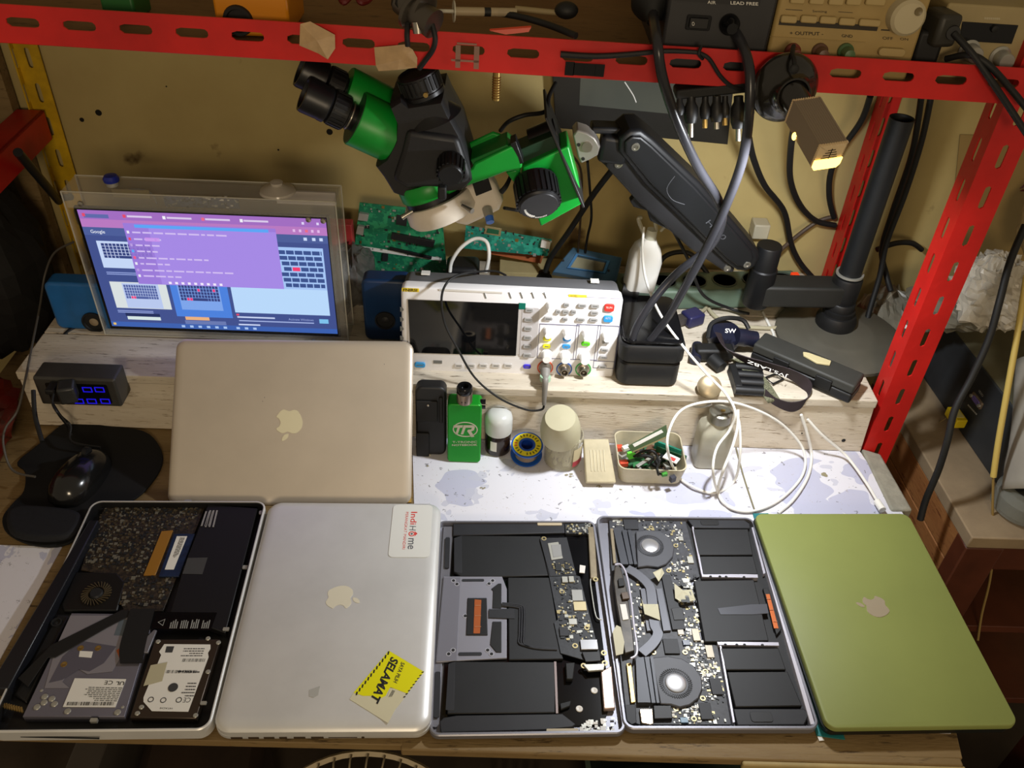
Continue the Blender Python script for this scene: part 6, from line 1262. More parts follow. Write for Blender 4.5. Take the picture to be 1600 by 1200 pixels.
# bottle with metal pump top
bx = g(1110, 735, 0); bx.y += .020; t = thing('solvent_bottle', 'square frosted bottle with a metal pump top and domed cap', 'bottle', (bx.x, bx.y, .001))
b = B(); sq = lambda r, z, k=.3: [V((bx.x+x, bx.y+y, z)) for x, y in rr(-r, -r*.8, r, r*.8, r*k, 5)]
b.loft([sq(.022, .001), sq(.024, .004), sq(.024, .060), sq(.022, .070), sq(.014, .082, .9), sq(.014, .084, .9)]); b.done('bottle_body', mat('bottle_frost', 'b0ac98', .3, alpha=.88, c2='c0bcaa', vs=4, stretch=(1, 1, 6)), t)
b = B(); b.loft([sq(.0225, .003), sq(.0228, .024)]); b.done('liquid', mat('liquid_grey', '7c7868', .3), t)
B().lathe((bx.x+.001, bx.y, .082), (0, 0, 1), [(.0165, 0), (.0170, .002), (.0165, .014), (.0135, .0155), (.0125, .0145), (.001, .0145)], 36).done('pump_collar', mat('pump_metal', '8e8a7c', .35, .8, .1, 30), t)
B().box((bx.x+.003, bx.y, .098), (.006, .003, .002)).done('pump_slot', M_brass, t)
cp = w(1109, 612, .452); B().lathe(cp+V((0, .010, 0)), V((-.05, -.75, .7)), [(.0165, 0), (.0172, .003), (.0165, .010), (.013, .0125), (.0001, .0135)], 36).done('domed_cap', mat('cap_metal', 'a8987a', .35, .6, .15, 40), t)
cable('wire', [w(1078, 634, .44), w(1095, 636, .42), w(1112, 632, .41)], .0015, M_steel, 'short metal wire linking the pump cap and bottle', 'wire')
# usb-c cable
Y_ = .385
wc = [w(1006, 355, .60), w(1004, 395, .575), w(1010, 440, .56), w(1032, 492, .51), w(1068, 542, .47), w(1105, 585, .44), w(1134, 615, .42), w(1149, 645, .40), w(1140, 672, .395), w(1120, 700, .375), w(1114, 735, .35), g(1122, 770, .006), g(1142, 794, .005), g(1180, 798, .005), g(1222, 778, .005), g(1254, 742, .005), w(1256, 705, .43), w(1232, 672, .44), w(1198, 648, .435), w(1150, 630, .42), w(1105, 628, .40), w(1066, 640, .40), w(1047, 668, .38), w(1043, 702, .36), g(1058, 742, .012), g(1085, 762, .006), g(1118, 770, .004), g(1147, 752, .004), w(1156, 715, .38), w(1156, 670, .40), w(1151, 645, .415)]
cable('charging_cable', wc, .0019, M_wcable, 'long white charging cable coiled in loops over the solvent bottle', 'cable', k=7)
cable('charging_cable', [w(1153, 640, .405), w(1152, 670, .39), w(1142, 705, .37), (w(1130, 735, .35)), g(1122, 765, .010), g(1130, 785, .005), g(1150, 796, .004)], .0021, M_wcable, 'inner strand of white cable crossing the loops beside the bottle', 'cable')
cable('charging_cable', [w(1252, 648, .448), w(1262, 680, .445), g(1268, 712, .006), g(1262, 745, .005), g(1240, 780, .005), g(1216, 802, .003)], .0022, M_wcable, 'white cable dropping from the lanyard loop onto the vinyl', 'cable')
t = thing('charging_cable', 'thin white cable ending in a white plug behind the green laptop', 'cable', tuple(g(1372, 785, .004)))
B().tube([w(1262, 655, .448), w(1285, 680, .440), g(1322, 712, .012), g(1352, 752, .010), g(1370, 782, .008)], .0020, 8).done('lead', M_wcable, t); p, q = g(1370, 783, .008), g(1379, 797, .008); B().cyl(p, q, .0048, .0052, 14).done('plug', M_wcable, t)
cable('groove', [g(1150, 700, .0016), g(1162, 745, .0016), g(1180, 800, .0016)], .0012, mat('seam_olive', '7c765c', .8), 'olive coloured wire lying along the vinyl seam', 'wire')
# ruler strip beside the lid
tag(B().prism([g(635, 716, .001), g(643, 716, .001), g(643, 786, .001), g(634, 786, .001)], (0, 0, .0015)).done('wooden_ruler', mat('ruler_wood', 'b08c44', .6, 0, .1, 40)), 'narrow wooden ruler lying right of the leaning lid', 'ruler')
# debris
b = B()
for x, y, r in ((755, 762, .004), (668, 728, .003), (1290, 742, .008), (937, 760, .004), (890, 742, .006), (970, 765, .003)):
    p = g(x, y, .0012); 
    for k in range(6): a = rnd.uniform(0, 6.28); b.ball(p+V((r*math.cos(a)*rnd.random(), r*math.sin(a)*rnd.random()*.6, 0)), r*.35, (1, .8, .12), 8)
tag(b.done('dirt_flecks', mat('dirt', '8c8468', .9)), 'olive dirt flecks and glue spots on the terrazzo vinyl', 'dirt', kind='stuff')

# ---- mouse, pad, usb hub at the left
po = [(12, 835), (5, 812), (20, 790), (38, 770), (40, 740), (28, 725), (60, 698), (95, 668), (125, 658), (165, 668), (225, 676), (250, 700), (254, 728), (235, 760), (205, 785), (165, 790), (135, 810), (122, 842), (90, 856), (45, 852)]
t = thing('mouse_pad', 'black mouse pad with a padded wrist rest', 'mouse pad', tuple(g(130, 740, .001))); q = [g(x, y, .001) for x, y in po]; c_ = sum(q, V())/len(q)
B().prism([V((p.x, p.y, .0012)) for p in catmull(q, 4, True)], (0, 0, .0035)).done('pad', mat('pad_black', '060709', .85, 0, .25, 300), t, bevel=.0008)
wr = [g(*p, .005) for p in ((22, 800), (95, 800), (130, 812), (112, 845), (60, 850), (18, 838))]; B().prism(catmull(wr, 4, True), (0, 0, .012)).done('wrist_rest', mat('pad_navy', '0d0f15', .8, 0, .2, 200), t, bevel=.006, seg=4)
t = thing('computer_mouse', 'glossy black computer mouse on the mouse pad', 'mouse', tuple(g(124, 740, .005))); mc = g(124, 742, .016); md = (g(158, 700, .016)-g(92, 780, .016)).normalized(); mn = V((-md.y, md.x, 0)); b = B(); rg = []
for i in range(13):
    s_ = -1+i/6; wdt = .030*math.sqrt(max(0, 1-abs(s_)**2.6))*(1-.08*s_)+.0006; ht = .034*math.sqrt(max(0, 1-abs(s_)**2.4))*(1-.15*s_)+.0006
    rg.append([V((mc.x, mc.y, .0052))+md*s_*.054+mn*wdt*math.cos(math.pi*k/12)+V((0, 0, ht*math.sin(math.pi*k/12))) for k in range(13)]+[V((mc.x, mc.y, .0050))+md*s_*.054+mn*wdt*-.9])
b.loft(rg); b.done('mouse_shell', mat('mouse_gloss', '141414', .18, coat=.3), t)
p = V((mc.x, mc.y, .0395))+md*.026; B().cyl(p-mn*.003+V((0, 0, -.006)), p+mn*.003+V((0, 0, -.006)), .008, n=18).done('scroll_wheel', M_rub, t)
B().tube([V((mc.x, mc.y, .018))+md*.053, g(112, 690, .02), g(110, 665, .03), g(95, 650, .045), g(82, 630, .06)], .0018, 8).done('mouse_cable', M_rub, t)
HU = thing('usb_hub', 'black usb hub with glowing blue port rims hanging on the riser front', 'usb hub', tuple(w(127, 630, .43)))
Fh = Frame(w(62, 630, .418), (1, 0, -.0), (0, .0, 1)); a0, a1 = Fh.uv(66, 632), Fh.uv(178, 594); B().slab(Fh, rr(a0[0], a0[1], a1[0], a1[1], .003), -.036, 0).done('hub_body', mat('hub_grey', '34322e', .45, 0, .15, 30), HU, bevel=.003)
b = B().slab(Fh, rect_pts(Fh, (70, 598), (176, 630), .002), 0, .001); b.done('port_face', M_gls, HU)
for x, y in ((137, 608), (156, 608), (124, 626), (144, 626), (165, 626)):
    u0 = Fh.uv(x, y); b = B(); ow, oh = .0064, .0042
    o_ = [(u0[0]-ow, u0[1]-oh), (u0[0]+ow, u0[1]-oh), (u0[0]+ow, u0[1]+oh), (u0[0]-ow, u0[1]+oh)]; i_ = [(u0[0]-ow*.82, u0[1]-oh*.76), (u0[0]+ow*.82, u0[1]-oh*.76), (u0[0]+ow*.82, u0[1]+oh*.76), (u0[0]-ow*.82, u0[1]+oh*.76)]
    b.loft([[Fh.pt(*p_, .001) for p_ in o_], [Fh.pt(*p_, .0018) for p_ in o_], [Fh.pt(*p_, .0018) for p_ in i_], [Fh.pt(*p_, .001) for p_ in i_]], closed=True); b.done('port_glow', mat('port_blue', '101040', .4, em='1a10d8', es=.9), HU)
t = B(); p = Fh.hit(106, 612, .012); t.box(p, (.022, .024, .026), rot=.3); tag(t.done('usb_plug', mat('plug_dark', '2a2a28', .4, 0, .2, 60), bevel=.003), 'dark wireless plug standing out of the usb hub', 'plug'); t = B(); t.box(Fh.hit(82, 606, .010), (.012, .022, .008)); tag(t.done('usb_plug', M_rub, bevel=.002), 'flat black plug at the left end of the usb hub', 'plug')
cable('cable', [Fh.hit(85, 610, .02), w(82, 630, .38), w(92, 648, .37), g(104, 664, .03), g(112, 680, .01)], .0016, M_rub, 'black lead dropping from the hub to the mouse pad')
cable('cable', [w(115, 378, .60), w(85, 395, .62), w(70, 430, .62), w(62, 480, .58), w(50, 540, .50), w(40, 590, .44), w(28, 640, .40), w(8, 670, .38), w(6, 700, .36), w(20, 735, .34), w(55, 745, .33)], .0016, mat('cable_grey', '4c4842', .5), 'thin grey lead hanging in a long curve at the far left')
cable('cable', [w(152, 498, .60), w(135, 502, .58), w(105, 520, .55), w(85, 548, .52), w(72, 580, .47), w(66, 600, .43)], .0035, M_rub, 'black lead from the bright blue speaker toward the hub')
cable('cable', [w(52, 610, .40), w(55, 650, .37), w(66, 690, .34)], .0030, M_rub, 'short black cable hanging below the left end of the hub')

# ---- far left
crumple((-.82, .66, .15), (.095, .10, .17), 11, mat('bag_black', '0e0d0c', .8, 0, .3, 40), 'black fabric bag slumped in the dark at the left of the riser', 'bag', 'backpack', 32, .25, zf=.002)
crumple((-.765, .37, .04), (.065, .12, .055), 21, mat('red_plastic', '560a06', .35, 0, .3, 14), 'dark red plastic bag beside the mouse pad', 'bag', 'plastic_bag', 36, .45, zf=.002)
t = thing('black_rod', 'black metal rod sticking out toward the left of the monitor', 'rod', tuple(w(95, 310, .74))); B().cyl(w(28, 238, .62), w(92, 314, .77), .0065, n=14).done('rod', mat('rod_black', '26282a', .35, .2), t); B().cyl(w(92, 310, .77), w(112, 308, .79), .005, n=12).done('rod_foot', M_rub, t)
t = B(); a_ = w(25, 70, .74); b_ = w(75, 230, .795); t.box((-.80, .782, .305), (.085, .02, .60)); tag(t.done('wooden_board', M_wood), 'brown wooden board standing behind the yellow post', 'board')
crumple((-.83, .70, .43), (.055, .07, .11), 31, mat('bag_grey', '18191a', .6, 0, .3, 30), 'dark grey bag hanging behind the yellow post at the upper left', 'bag', 'bag', 28, .25)

# ================================================================= right side
CBZ = -.02; cq = [g(1402, 640, CBZ), g(1440, 588, CBZ), g(1570, 770, CBZ), g(1556, 842, CBZ), g(1519, 840, CBZ)]
CB = thing('wooden_cabinet', 'dusty varnished wooden cabinet standing right of the workbench', 'cabinet', (.75, .45, -.75))
cl0, cl1 = cq[0], cq[4]; cl0 = cl0+(cl0-cl1)*.35; rt = V((.34, .0, 0)); top = [cl1, cl1+V((.40, 0, 0)), cl0+V((.42, 0, 0)), cl0]
B().prism([V((p.x, p.y, CBZ-.022)) for p in top], (0, 0, .022)).done('top_panel', M_dusty, CB, bevel=.002)
ins = V((.004, .004, 0)); z0 = CBZ-.0225
d_ = (cl0-cl1).normalized(); nL = V((-d_.y, d_.x, 0)); nL = nL if nL.x < 0 else -nL
for k, (za, zb) in enumerate(((z0-.055, z0-.0005), (z0-.13, z0-.058), (z0-.26, z0-.133))):
    a_ = cl1+ins*.5; c_ = cl0; B().prism([V((a_.x, a_.y, za)), V((c_.x, c_.y, za)), V((c_.x, c_.y, za))-nL*.02, V((a_.x, a_.y, za))-nL*.02], (0, 0, zb-za)).done('side_board', M_mahog, CB, bevel=.001)
M_mah2 = mat('red_varnish', '502818', .45, 0, .2, 14)
B().prism([V((cl1.x, cl1.y, -.75)), V((cl1.x+.055, cl1.y, -.75)), V((cl1.x+.055, cl1.y+.03, -.75)), V((cl1.x, cl1.y+.03, -.75))], (0, 0, z0+.75)).done('corner_post', M_mah2, CB, bevel=.002)
B().prism([V((cl1.x+.056, cl1.y+.004, z0-.05)), V((cl1.x+.40, cl1.y+.004, z0-.05)), V((cl1.x+.40, cl1.y+.03, z0-.05)), V((cl1.x+.056, cl1.y+.03, z0-.05))], (0, 0, .049)).done('front_rail', M_mah2, CB, bevel=.002)
B().prism([V((cl0.x, cl0.y-.03, -.75)), V((cl0.x+.05, cl0.y-.03, -.75)), V((cl0.x+.05, cl0.y, -.75)), V((cl0.x, cl0.y, -.75))], (0, 0, z0+.75)).done('corner_post', M_mah2, CB)
B().prism([V((cl1.x+.35, cl1.y+.004, -.75)), V((cl1.x+.40, cl1.y+.004, -.75)), V((cl1.x+.40, cl1.y+.05, -.75)), V((cl1.x+.35, cl1.y+.05, -.75))], (0, 0, z0+.70)).done('corner_post', M_mah2, CB)
for z in (-.25, -.45): B().prism([V((cl1.x+.03, cl1.y+.01, z)), V((cl1.x+.39, cl1.y+.01, z)), V((cl0.x+.40, cl0.y-.02, z)), V((cl0.x+.03, cl0.y-.02, z))], (0, 0, .015)).done('shelf', M_mah2, CB, bevel=.001)
# black equipment case
e0_, e1_ = g(1440, 588, CBZ), g(1552, 752, CBZ); dd = (e1_-e0_).normalized(); nr = V((-dd.y, dd.x, 0)); nr = nr if nr.x > 0 else -nr; e0x = e0_-dd*.03; e1x = e1_+dd*.03
PC = thing('equipment_case', 'black computer case with a video port lying on the wooden cabinet', 'computer', tuple((e0_+e1_)/2))
HC = .115; B().prism([V((p.x, p.y, CBZ+.001)) for p in (e0x, e1x, e1x+nr*.26, e0x+nr*.26)], (0, 0, HC)).done('case_body', mat('case_charcoal', '303336', .5, .1, .2, 12), PC, bevel=.002)
B().prism([V((p.x, p.y, CBZ+HC+.0012)) for p in (e0x+nr*.002, e1x+nr*.002, e1x+nr*.258, e0x+nr*.258)], (0, 0, .002)).done('dusty_lid', mat('dust_olive', '5e5a44', .8, 0, .12, 16), PC)
Fp = Frame(e0_, dd, (0, 0, 1)); Fp = Fp if Fp.n.dot(nr) < 0 else Frame(e0_, -dd, (0, 0, 1)); sgn = 1
q = Fp.uv(1528, 626); b = B(); b.slab(Fp, rr(q[0]-.015, q[1]-.006, q[0]+.015, q[1]+.006, .002), 0, .003); b.done('video_port', mat('port_tan', '8c7c68', .4, .5), PC, bevel=.0004)
b = B(); b.slab(Fp, rr(q[0]-.009, q[1]-.004, q[0]+.009, q[1]+.004, .002), .003, .0045); b.done('port_insert', mat('port_violet', '6c5c9c', .5), PC)
b = B()
for dx in (-.012, .012): b.cyl(Fp.pt(q[0]+dx, q[1], .003), Fp.pt(q[0]+dx, q[1], .0065), .0028, n=6)
done_each(b, 'port_screw', M_silv, PC)
b = B(); a_, c_ = Fp.uv(1534, 607), Fp.uv(1542, 617); put_text(b, 'VIDEO', Fp.pt(q[0]-.008, q[1]+.012), Fp.pt(q[0]+.006, q[1]+.012), Fp.pt(q[0]-.008, q[1]+.016), Fp.n, 0, .0004)
bars(b, Fp, (1514, 631), (1533, 652), (1511, 634), 1, .0004, rnd, .5, 1); b.done('print', mat('print_grey2', 'b0b0aa', .5), PC, smooth=False)
US = thing('usb_stick', 'small yellow usb receiver plugged into the black computer case', 'usb stick', tuple(Fp.hit(1505, 650, .01))); pu = Fp.uv(1507, 652); p = Fp.pt(pu[0], pu[1], .014); B().box(p, (.034, .018, .016), ax=(Fp.u, Fp.n, Fp.v)).done('stick_body', mat('usb_yellow', 'd8c01c', .4), US, bevel=.0015)
B().box(p+Fp.v*.0083, (.020, .012, .0008), ax=(Fp.u, Fp.n, Fp.v)).done('stick_window', mat('usb_pale', 'd4cc84', .4), US)
B().tube([p-Fp.v*.005-Fp.u*.012, p-Fp.v*.03-Fp.u*.02+Fp.n*.01, p-Fp.v*.045-Fp.u*.035+Fp.n*.012], .0005, 6).done('stick_string', mat('string_tan', '8c7c50', .7), US)
cable('cable', [w(1602, 352, .52), w(1578, 410, .49), w(1562, 470, .46), w(1545, 530, .44), w(1518, 590, .42), (w(1492, 640, .40)), w(1480, 690, .38), w(1466, 735, .37), w(1447, 780, .36), w(1438, 812, .35)], .0048, M_rub, 'thick black cable hanging before the right computer case down past the bench')
cable('yellow_tube', [w(1604, 430, .50), w(1590, 520, .46), w(1574, 610, .42), w(1560, 690, .39), w(1552, 745, .37)], .0042, mat('tube_yellow', 'c4ac5c', .45), 'pale yellow stiff tube at the right edge', 'tube')
cable('string', [w(1552, 745, .37), w(1551, 800, .355), w(1552, 860, .34), w(1546, 910, .33), w(1534, 960, .32), w(1528, 1000, .31)], .0018, mat('string_brown', '8c7440', .7), 'tan string trailing down from the yellow tube', 'string')
# translucent roll and glass jar
RL = g(1592, 812, CBZ); tag(B().lathe(RL+V((.010, .02, .001)), (0, 0, 1), [(.036, 0), (.042, .006), (.042, .030), (.034, .040), (.034, .046), (.030, .046), (.030, .040), (.038, .028), (.038, .008), (.001, .004)], 40).done('glass_jar', mat('jar_glass', '8a8c84', .1, alpha=.5), loc=None), 'clear glass jar on the cabinet corner under the white bag', 'jar')
b = B(); A_, C_ = RL+V((.004, .012, .046)), w(1606, 560, .50); n_ = 14; rgs = []
for i in range(n_+1):
    t_ = i/n_; c_ = A_+(C_-A_)*t_+V((.02, 0, 0)); r_ = .052-.022*t_; X, Y, Z = basis(C_-A_); rgs.append([c_+(X*math.cos(a)+Y*math.sin(a))*r_*(1+.14*noise.noise(V((math.cos(a)*1.5, math.sin(a)*1.5, t_*3)))) for a in [2*math.pi*k/32 for k in range(32)]])
b.loft(rgs, caps=False); tag(b.done('plastic_roll', mat('milky_film', 'a29e94', .35, 0, .08, 12, alpha=.93), solid=.001), 'milky plastic bag standing like a roll above the glass jar', 'bag')
crumple(tuple(w(1555, 455, .62)), (.060, .05, .055), 51, mat('bag_bright', 'bab4a6', .35, 0, .1, 12), 'bright white crumpled plastic bag on the computer case', 'bag', 'plastic_bag', 64, .8)
crumple(tuple(w(1480, 480, .64)), (.062, .05, .030), 61, mat('bag_smoke', '7c786a', .3, 0, .15, 18, alpha=.85), 'grey crumpled plastic bag behind the right red post', 'bag', 'plastic_bag', 36, .7)
crumple(tuple(w(1385, 500, .72)), (.045, .06, .05), 71, mat('bag_smoke', '7c786a', .3, 0, .15, 18, alpha=.85), 'grey film bag between the pole and the right red post', 'bag', 'plastic_bag', 32, .6)
crumple(tuple(w(1640, 345, .70)), (.04, .04, .06), 81, mat('bag_brown', '8a744c', .35, 0, .15, 14), 'brown translucent bag hanging on the wall at the right edge', 'bag', 'plastic_bag', 32, .35)
# brown poster with recycling marks on the wall
Fw = Frame((0, WY-.002, 0), (1, 0, 0), (0, 0, 1)); q = [Fw.uv(*p) for p in ((1500, 210), (1660, 215), (1660, 420), (1480, 405))]
t = thing('brown_sheet', 'brown plastic sheet with dark red recycling marks on the right wall', 'sheet', tuple(Fw.pt(*q[0]))); B().slab(Fw, q, 0, .001).done('sheet', mat('sheet_brown', '8c7444', .6, 0, .08, 8), t)
b = B(); M_mark = mat('mark_red', '5e1c14', .6)
def recyc(cx, cy, r):
    for k in range(3):
        A = [(cx+r*math.cos(R(90+120*(k+j))), cy+r*math.sin(R(90+120*(k+j)))) for j in (0, 1)]; (x0, y0), (x1, y1) = A; x0, y0, x1, y1 = x0+(x1-x0)*.14, y0+(y1-y0)*.14, x1-(x1-x0)*.14, y1-(y1-y0)*.14
        for o_ in (0, .2):
            s_ = 1-o_; P_ = [cx+(x0-cx)*s_, cy+(y0-cy)*s_, cx+(x1-cx)*s_, cy+(y1-cy)*s_]; b.tube([Fw.pt(P_[0], P_[1], .0012), Fw.pt(P_[2], P_[3], .0012)], .0009, 4, 1)
for x, y, r in ((1557, 298, .015), (1545, 322, .013), (1608, 290, .018)): a_ = Fw.uv(x, y); recyc(a_[0], a_[1], r)
b.done('recycling_mark', M_mark, t, smooth=False)
# wall cables at the right
for pts, lab in (([w(1170, 215, .62), w(1178, 250, .66), w(1195, 290, .70), w(1225, 330, .74), w(1236, 380, .76), w(1250, 410, .77), w(1272, 436, .77)], 'black cable snaking down the wall left of the rear red post'),
    ([w(1243, 190, .55), w(1236, 228, .62), w(1235, 280, .68), w(1250, 320, .73), w(1275, 345, .76), w(1305, 352, .77)], 'black cable curving from the bench lamp to the rear red post'),
    ([w(1360, 150, .70), w(1345, 190, .72), w(1310, 240, .74), w(1297, 275, .75), w(1296, 310, .76), w(1303, 340, .77)], 'black cable passing behind the lamp toward the rear post'),
    ([w(1305, 338, .775), w(1280, 345, .775), w(1250, 365, .77), w(1215, 395, .75), w(1195, 415, .73)], 'grey brown cable crossing the wall behind the arm elbow'),
    ([w(1455, 150, .72), w(1440, 220, .71), w(1415, 300, .70), w(1385, 380, .69), w(1375, 430, .68), w(1360, 480, .66), w(1350, 520, .64)], 'black cable running down behind the tall pole'),
    ([w(1440, 150, .74), w(1425, 240, .73), w(1395, 330, .72), w(1378, 390, .71), w(1385, 430, .70), w(1392, 455, .68)], 'second black cable behind the pole, ending in a loop'),
    ([w(1370, 390, .74), w(1400, 380, .75), w(1425, 380, .76), w(1440, 390, .77)], 'short black cable arching to the front red post')):
    cable('cable', pts, .0045 if 'grey' not in lab else .0035, M_rub if 'grey' not in lab else mat('cable_greybrown', '4a3c30', .5), lab)

# ================================================================= hanging from the beam
BY = .428
# dark screen on the wall behind
t = thing('dark_panel', 'dark glossy display panel hanging on the wall behind the arm', 'display panel', tuple(w(1000, 180, .78)))
F = Frame(w(1000, 180, .775), (1, 0, 0), (0, .0, 1)); a_ = [F.uv(*p) for p in ((862, 90), (1150, 100), (1137, 226), (868, 200))]
B().slab(F, a_, -.006, 0).done('panel', mat('panel_dark', '24221e', .3), t, bevel=.0008); B().slab(F, [F.uv(*p) for p in ((908, 100), (1075, 105), (1050, 178), (905, 164))], 0, .0006).done('glass_area', mat('panel_glass', '4e5048', .15), t)
B().tube([F.hit(*p, .001) for p in ((976, 128), (984, 140), (990, 150), (994, 160))], .0009, 6).done('white_streak', M_lbl, t)  # thin white streak drawn across the panel
# masking tape pieces
def tape(pts, fold, label, y):
    F = Frame(w(*pts[0], y), (1, 0, 0), (0, 0, 1)); b = B(); q = [F.uv(*p) for p in pts]; c_ = F.uv(*fold); vs = [F.pt(*p, rnd.uniform(.0006, .004)) for p in q]; cc_ = F.pt(*c_, .007); n = len(vs)
    v_ = [b.bm.verts.new(p) for p in vs]; k = b.bm.verts.new(cc_)
    for i in range(n): b.face([v_[i], v_[(i+1) % n], k])
    return tag(b.done('masking_tape', mat('tape_tan', 'b0926a', .75, 0, .12, 60), solid=.0004, smooth=False), label, 'tape', 'tape scraps on the beam')
tape([(470, 36), (485, 33), (524, 53), (524, 75), (513, 91), (498, 82), (469, 69)], (497, 60), 'tan masking tape scrap stuck on the beam above the eyepieces', BY-.003)
tape([(585, 73), (605, 71), (633, 69), (645, 77), (652, 90), (652, 104), (622, 107), (592, 110), (588, 100)], (625, 90), 'tan masking tape scrap stuck at the beam edge above the camera port', BY-.003)
t = B(); F = Frame(w(800, 80, BY-.0015), (1, 0, -.02), (0, 0, 1))
for a_, c_ in (((705, 92), (748, 98)), ((712, 70), (719, 106)), ((741, 72), (748, 108)), ((714, 66), (745, 71))): t.slab(F, rect_pts(F, a_, c_), 0, .0004)
tag(t.done('clear_tape', mat('tape_clear', '9c7c6c', .3, alpha=.6), smooth=False), 'strips of clear tape stuck on the beam left of the slot', 'tape')
t = B(); F = Frame(w(900, 100, BY-.0015), (1, 0, -.02), (0, 0, 1))
for a_, c_ in (((884, 96), (896, 118)), ((897, 98), (911, 118)), ((913, 99), (929, 119)), ((931, 100), (943, 120))): t.slab(F, rect_pts(F, a_, c_), 0, .0008)
tag(t.done('black_tape', M_gls, smooth=False), 'short black tape pieces on the lower edge of the beam', 'tape')
t = B(); q = w(1010, 82, BY-.001); tag(t.tube([w(876, 85, BY-.003), w(930, 88, BY-.004), w(985, 85, BY-.004), w(1040, 80, BY-.004), w(1090, 82, BY-.006)], .0034, 8, r1=.0022).done('cable', M_rub), 'black lead tied flat along the beam', 'cable')
cable('cable', [w(1090, 82, BY-.006), w(1108, 92, BY-.006), w(1125, 118, BY-.006), w(1142, 134, BY-.004), w(1160, 139, .43)], .0022, M_rub, 'thin black lead from the cable tie to the adapter strip')
cable('cable_tie', [w(1096, 72, BY-.004), w(1092, 84, BY-.009), w(1098, 92, BY-.004)], .0018, M_rub, 'black cable tie knotted on the beam', 'cable tie')
# adapter tip strip
DA = thing('adapter_strip', 'black strip of power adapter tips hanging under the beam', 'adapter strip', tuple(w(1120, 145, .43)))
F = Frame(w(1055, 148, .432), (w(1170, 136, .432)-w(1055, 148, .432)), (0, 0, 1)); B().slab(F, rr(0, -.005, .088, .006, .004), -.018, .004).done('strip_bar', M_rub, DA, bevel=.002)
for x, y, l1, l2, r_, m in ((1062, 150, 30, 0, .0055, None), (1080, 150, 42, 22, .0078, M_steel), (1102, 150, 36, 14, .0058, M_brass), (1120, 150, 40, 12, .0075, M_steel), (1133, 150, 34, 12, .0052, M_brass), (1154, 150, 50, 20, .0085, M_steel), (1172, 150, 34, 14, .005, M_brass)):
    a = w(x, y, .432); b_ = w(x-.5, y+l1, .425); d = (b_-a).normalized(); tip = B().lathe(a, d, [(r_*.6, 0), (r_*.62, .006), (r_, .012), (r_, (b_-a).length*.8), (r_*.75, (b_-a).length)], 18).done('adapter_tip', M_blk, DA)
    if l2: B().cyl(b_, w(x-.5, y+l1+l2, .422), .0028, n=14).done('tip_metal', m, tip)
# bench lamp
BL = thing('bench_lamp', 'glowing ribbed led work lamp hanging in a round black socket', 'lamp', tuple(w(1240, 150, .41)))
M_soc = mat('bakelite', '1e1c18', .22, coat=.4); sc0 = w(1229, 140, .408); sa = V((.12, -.95, .05)).normalized()
B().lathe(sc0-sa*.008, sa, [(.034, -.003), (.036, 0), (.036, .004), (.034, .008), (.029, .013), (.023, .016), (.019, .022), (.018, .028), (.016, .028), (.015, .014), (.001, .014)], 48).done('socket', M_soc, BL)
B().ball(w(1241, 108, .385), .0052, (1, .5, 1), 12).done('socket_hole', M_ink, BL)
B().tube([w(1240, 72, .426), w(1238, 84, .405), w(1241, 95, .392), w(1241, 108, .386)], .0024, 8).done('hanger_wire', M_rub, BL)
# lamp body as a box from back to front
P0 = w(1254, 172, .378); P1 = w(1294, 240, .318); la = (P1-P0).normalized(); lx = V((1, 0, .02)); lx = (lx-la*lx.dot(la)).normalized(); lz = lx.cross(la).normalized(); lz = lz if lz.z > 0 else -lz; LL_ = (P1-P0).length
M_rib = mat('ribbed_grey', '8c7e6c', .5, .2); W_ = .0150; b = B(); N = 12
B().cyl(sc0+sa*.010, P0, .0165, .013, 24).done('socket_neck', M_soc, BL)
prof = []
for i in range(N*2+1): x = -W_+2*W_*i/(N*2); prof.append((x, W_-.0005-(.0014 if i % 2 else 0)))
for i in range(1, N*2): z = W_-(1.85*W_)*i/(N*2); prof.append((W_-(.0014 if i % 2 else 0), z))
prof += [(W_, -.85*W_), (W_*.92, -.85*W_), (W_*.92, -.5*W_), (-W_*.92, -.5*W_), (-W_*.92, -.85*W_), (-W_, -.85*W_)]
for i in range(N*2-1, 0, -1): z = W_-(1.85*W_)*i/(N*2); prof.append((-W_+(.0014 if i % 2 else 0), z))
def sec_(c_): return [c_+lx*x+lz*z for x, z in prof]
b.loft([sec_(P0), sec_(P1)]); body = b.done('ribbed_body', M_rib, BL, smooth=False)
cap = [(x*1.02, z*1.02) for x, z in prof]; b = B(); b.loft([[P1+lx*x+lz*z for x, z in cap], [P1+la*.003+lx*x+lz*z for x, z in cap]]); b.done('end_cap', mat('cap_cream', 'd4bc94', .5), BL, smooth=False); b = B(); b.loft([[P0+lx*x+lz*z for x, z in cap], [P0-la*.002+lx*x+lz*z for x, z in cap]]); b.done('end_cap', mat('cap_cream', 'd4bc94', .5), BL, smooth=False)
Fc = Frame(P1+la*.0031, lx, lz); Fc = Fc if Fc.n.dot(la) > 0 else Frame(P1+la*.0031, -lx, lz); b = B()
for k, wd_ in enumerate((.004, .006, .0075, .0085)): b.slab(Fc, [(-wd_, .007-k*.0032), (wd_, .007-k*.0032), (wd_, .0077-k*.0032), (-wd_, .0077-k*.0032)], 0, .0004)
b.slab(Fc, [(-.0004, -.004), (.0004, -.004), (.0004, .009), (-.0004, .009)], 0, .0004); b.done('vent_slot', M_ink, BL, smooth=False)
b = B(); di = [(-W_*.9, -.52*W_), (W_*.9, -.52*W_), (W_*.9, -.60*W_), (-W_*.9, -.60*W_)]
b.loft([[P0+lx*x+lz*z for x, z in di], [P1+lx*x+lz*z for x, z in di]])
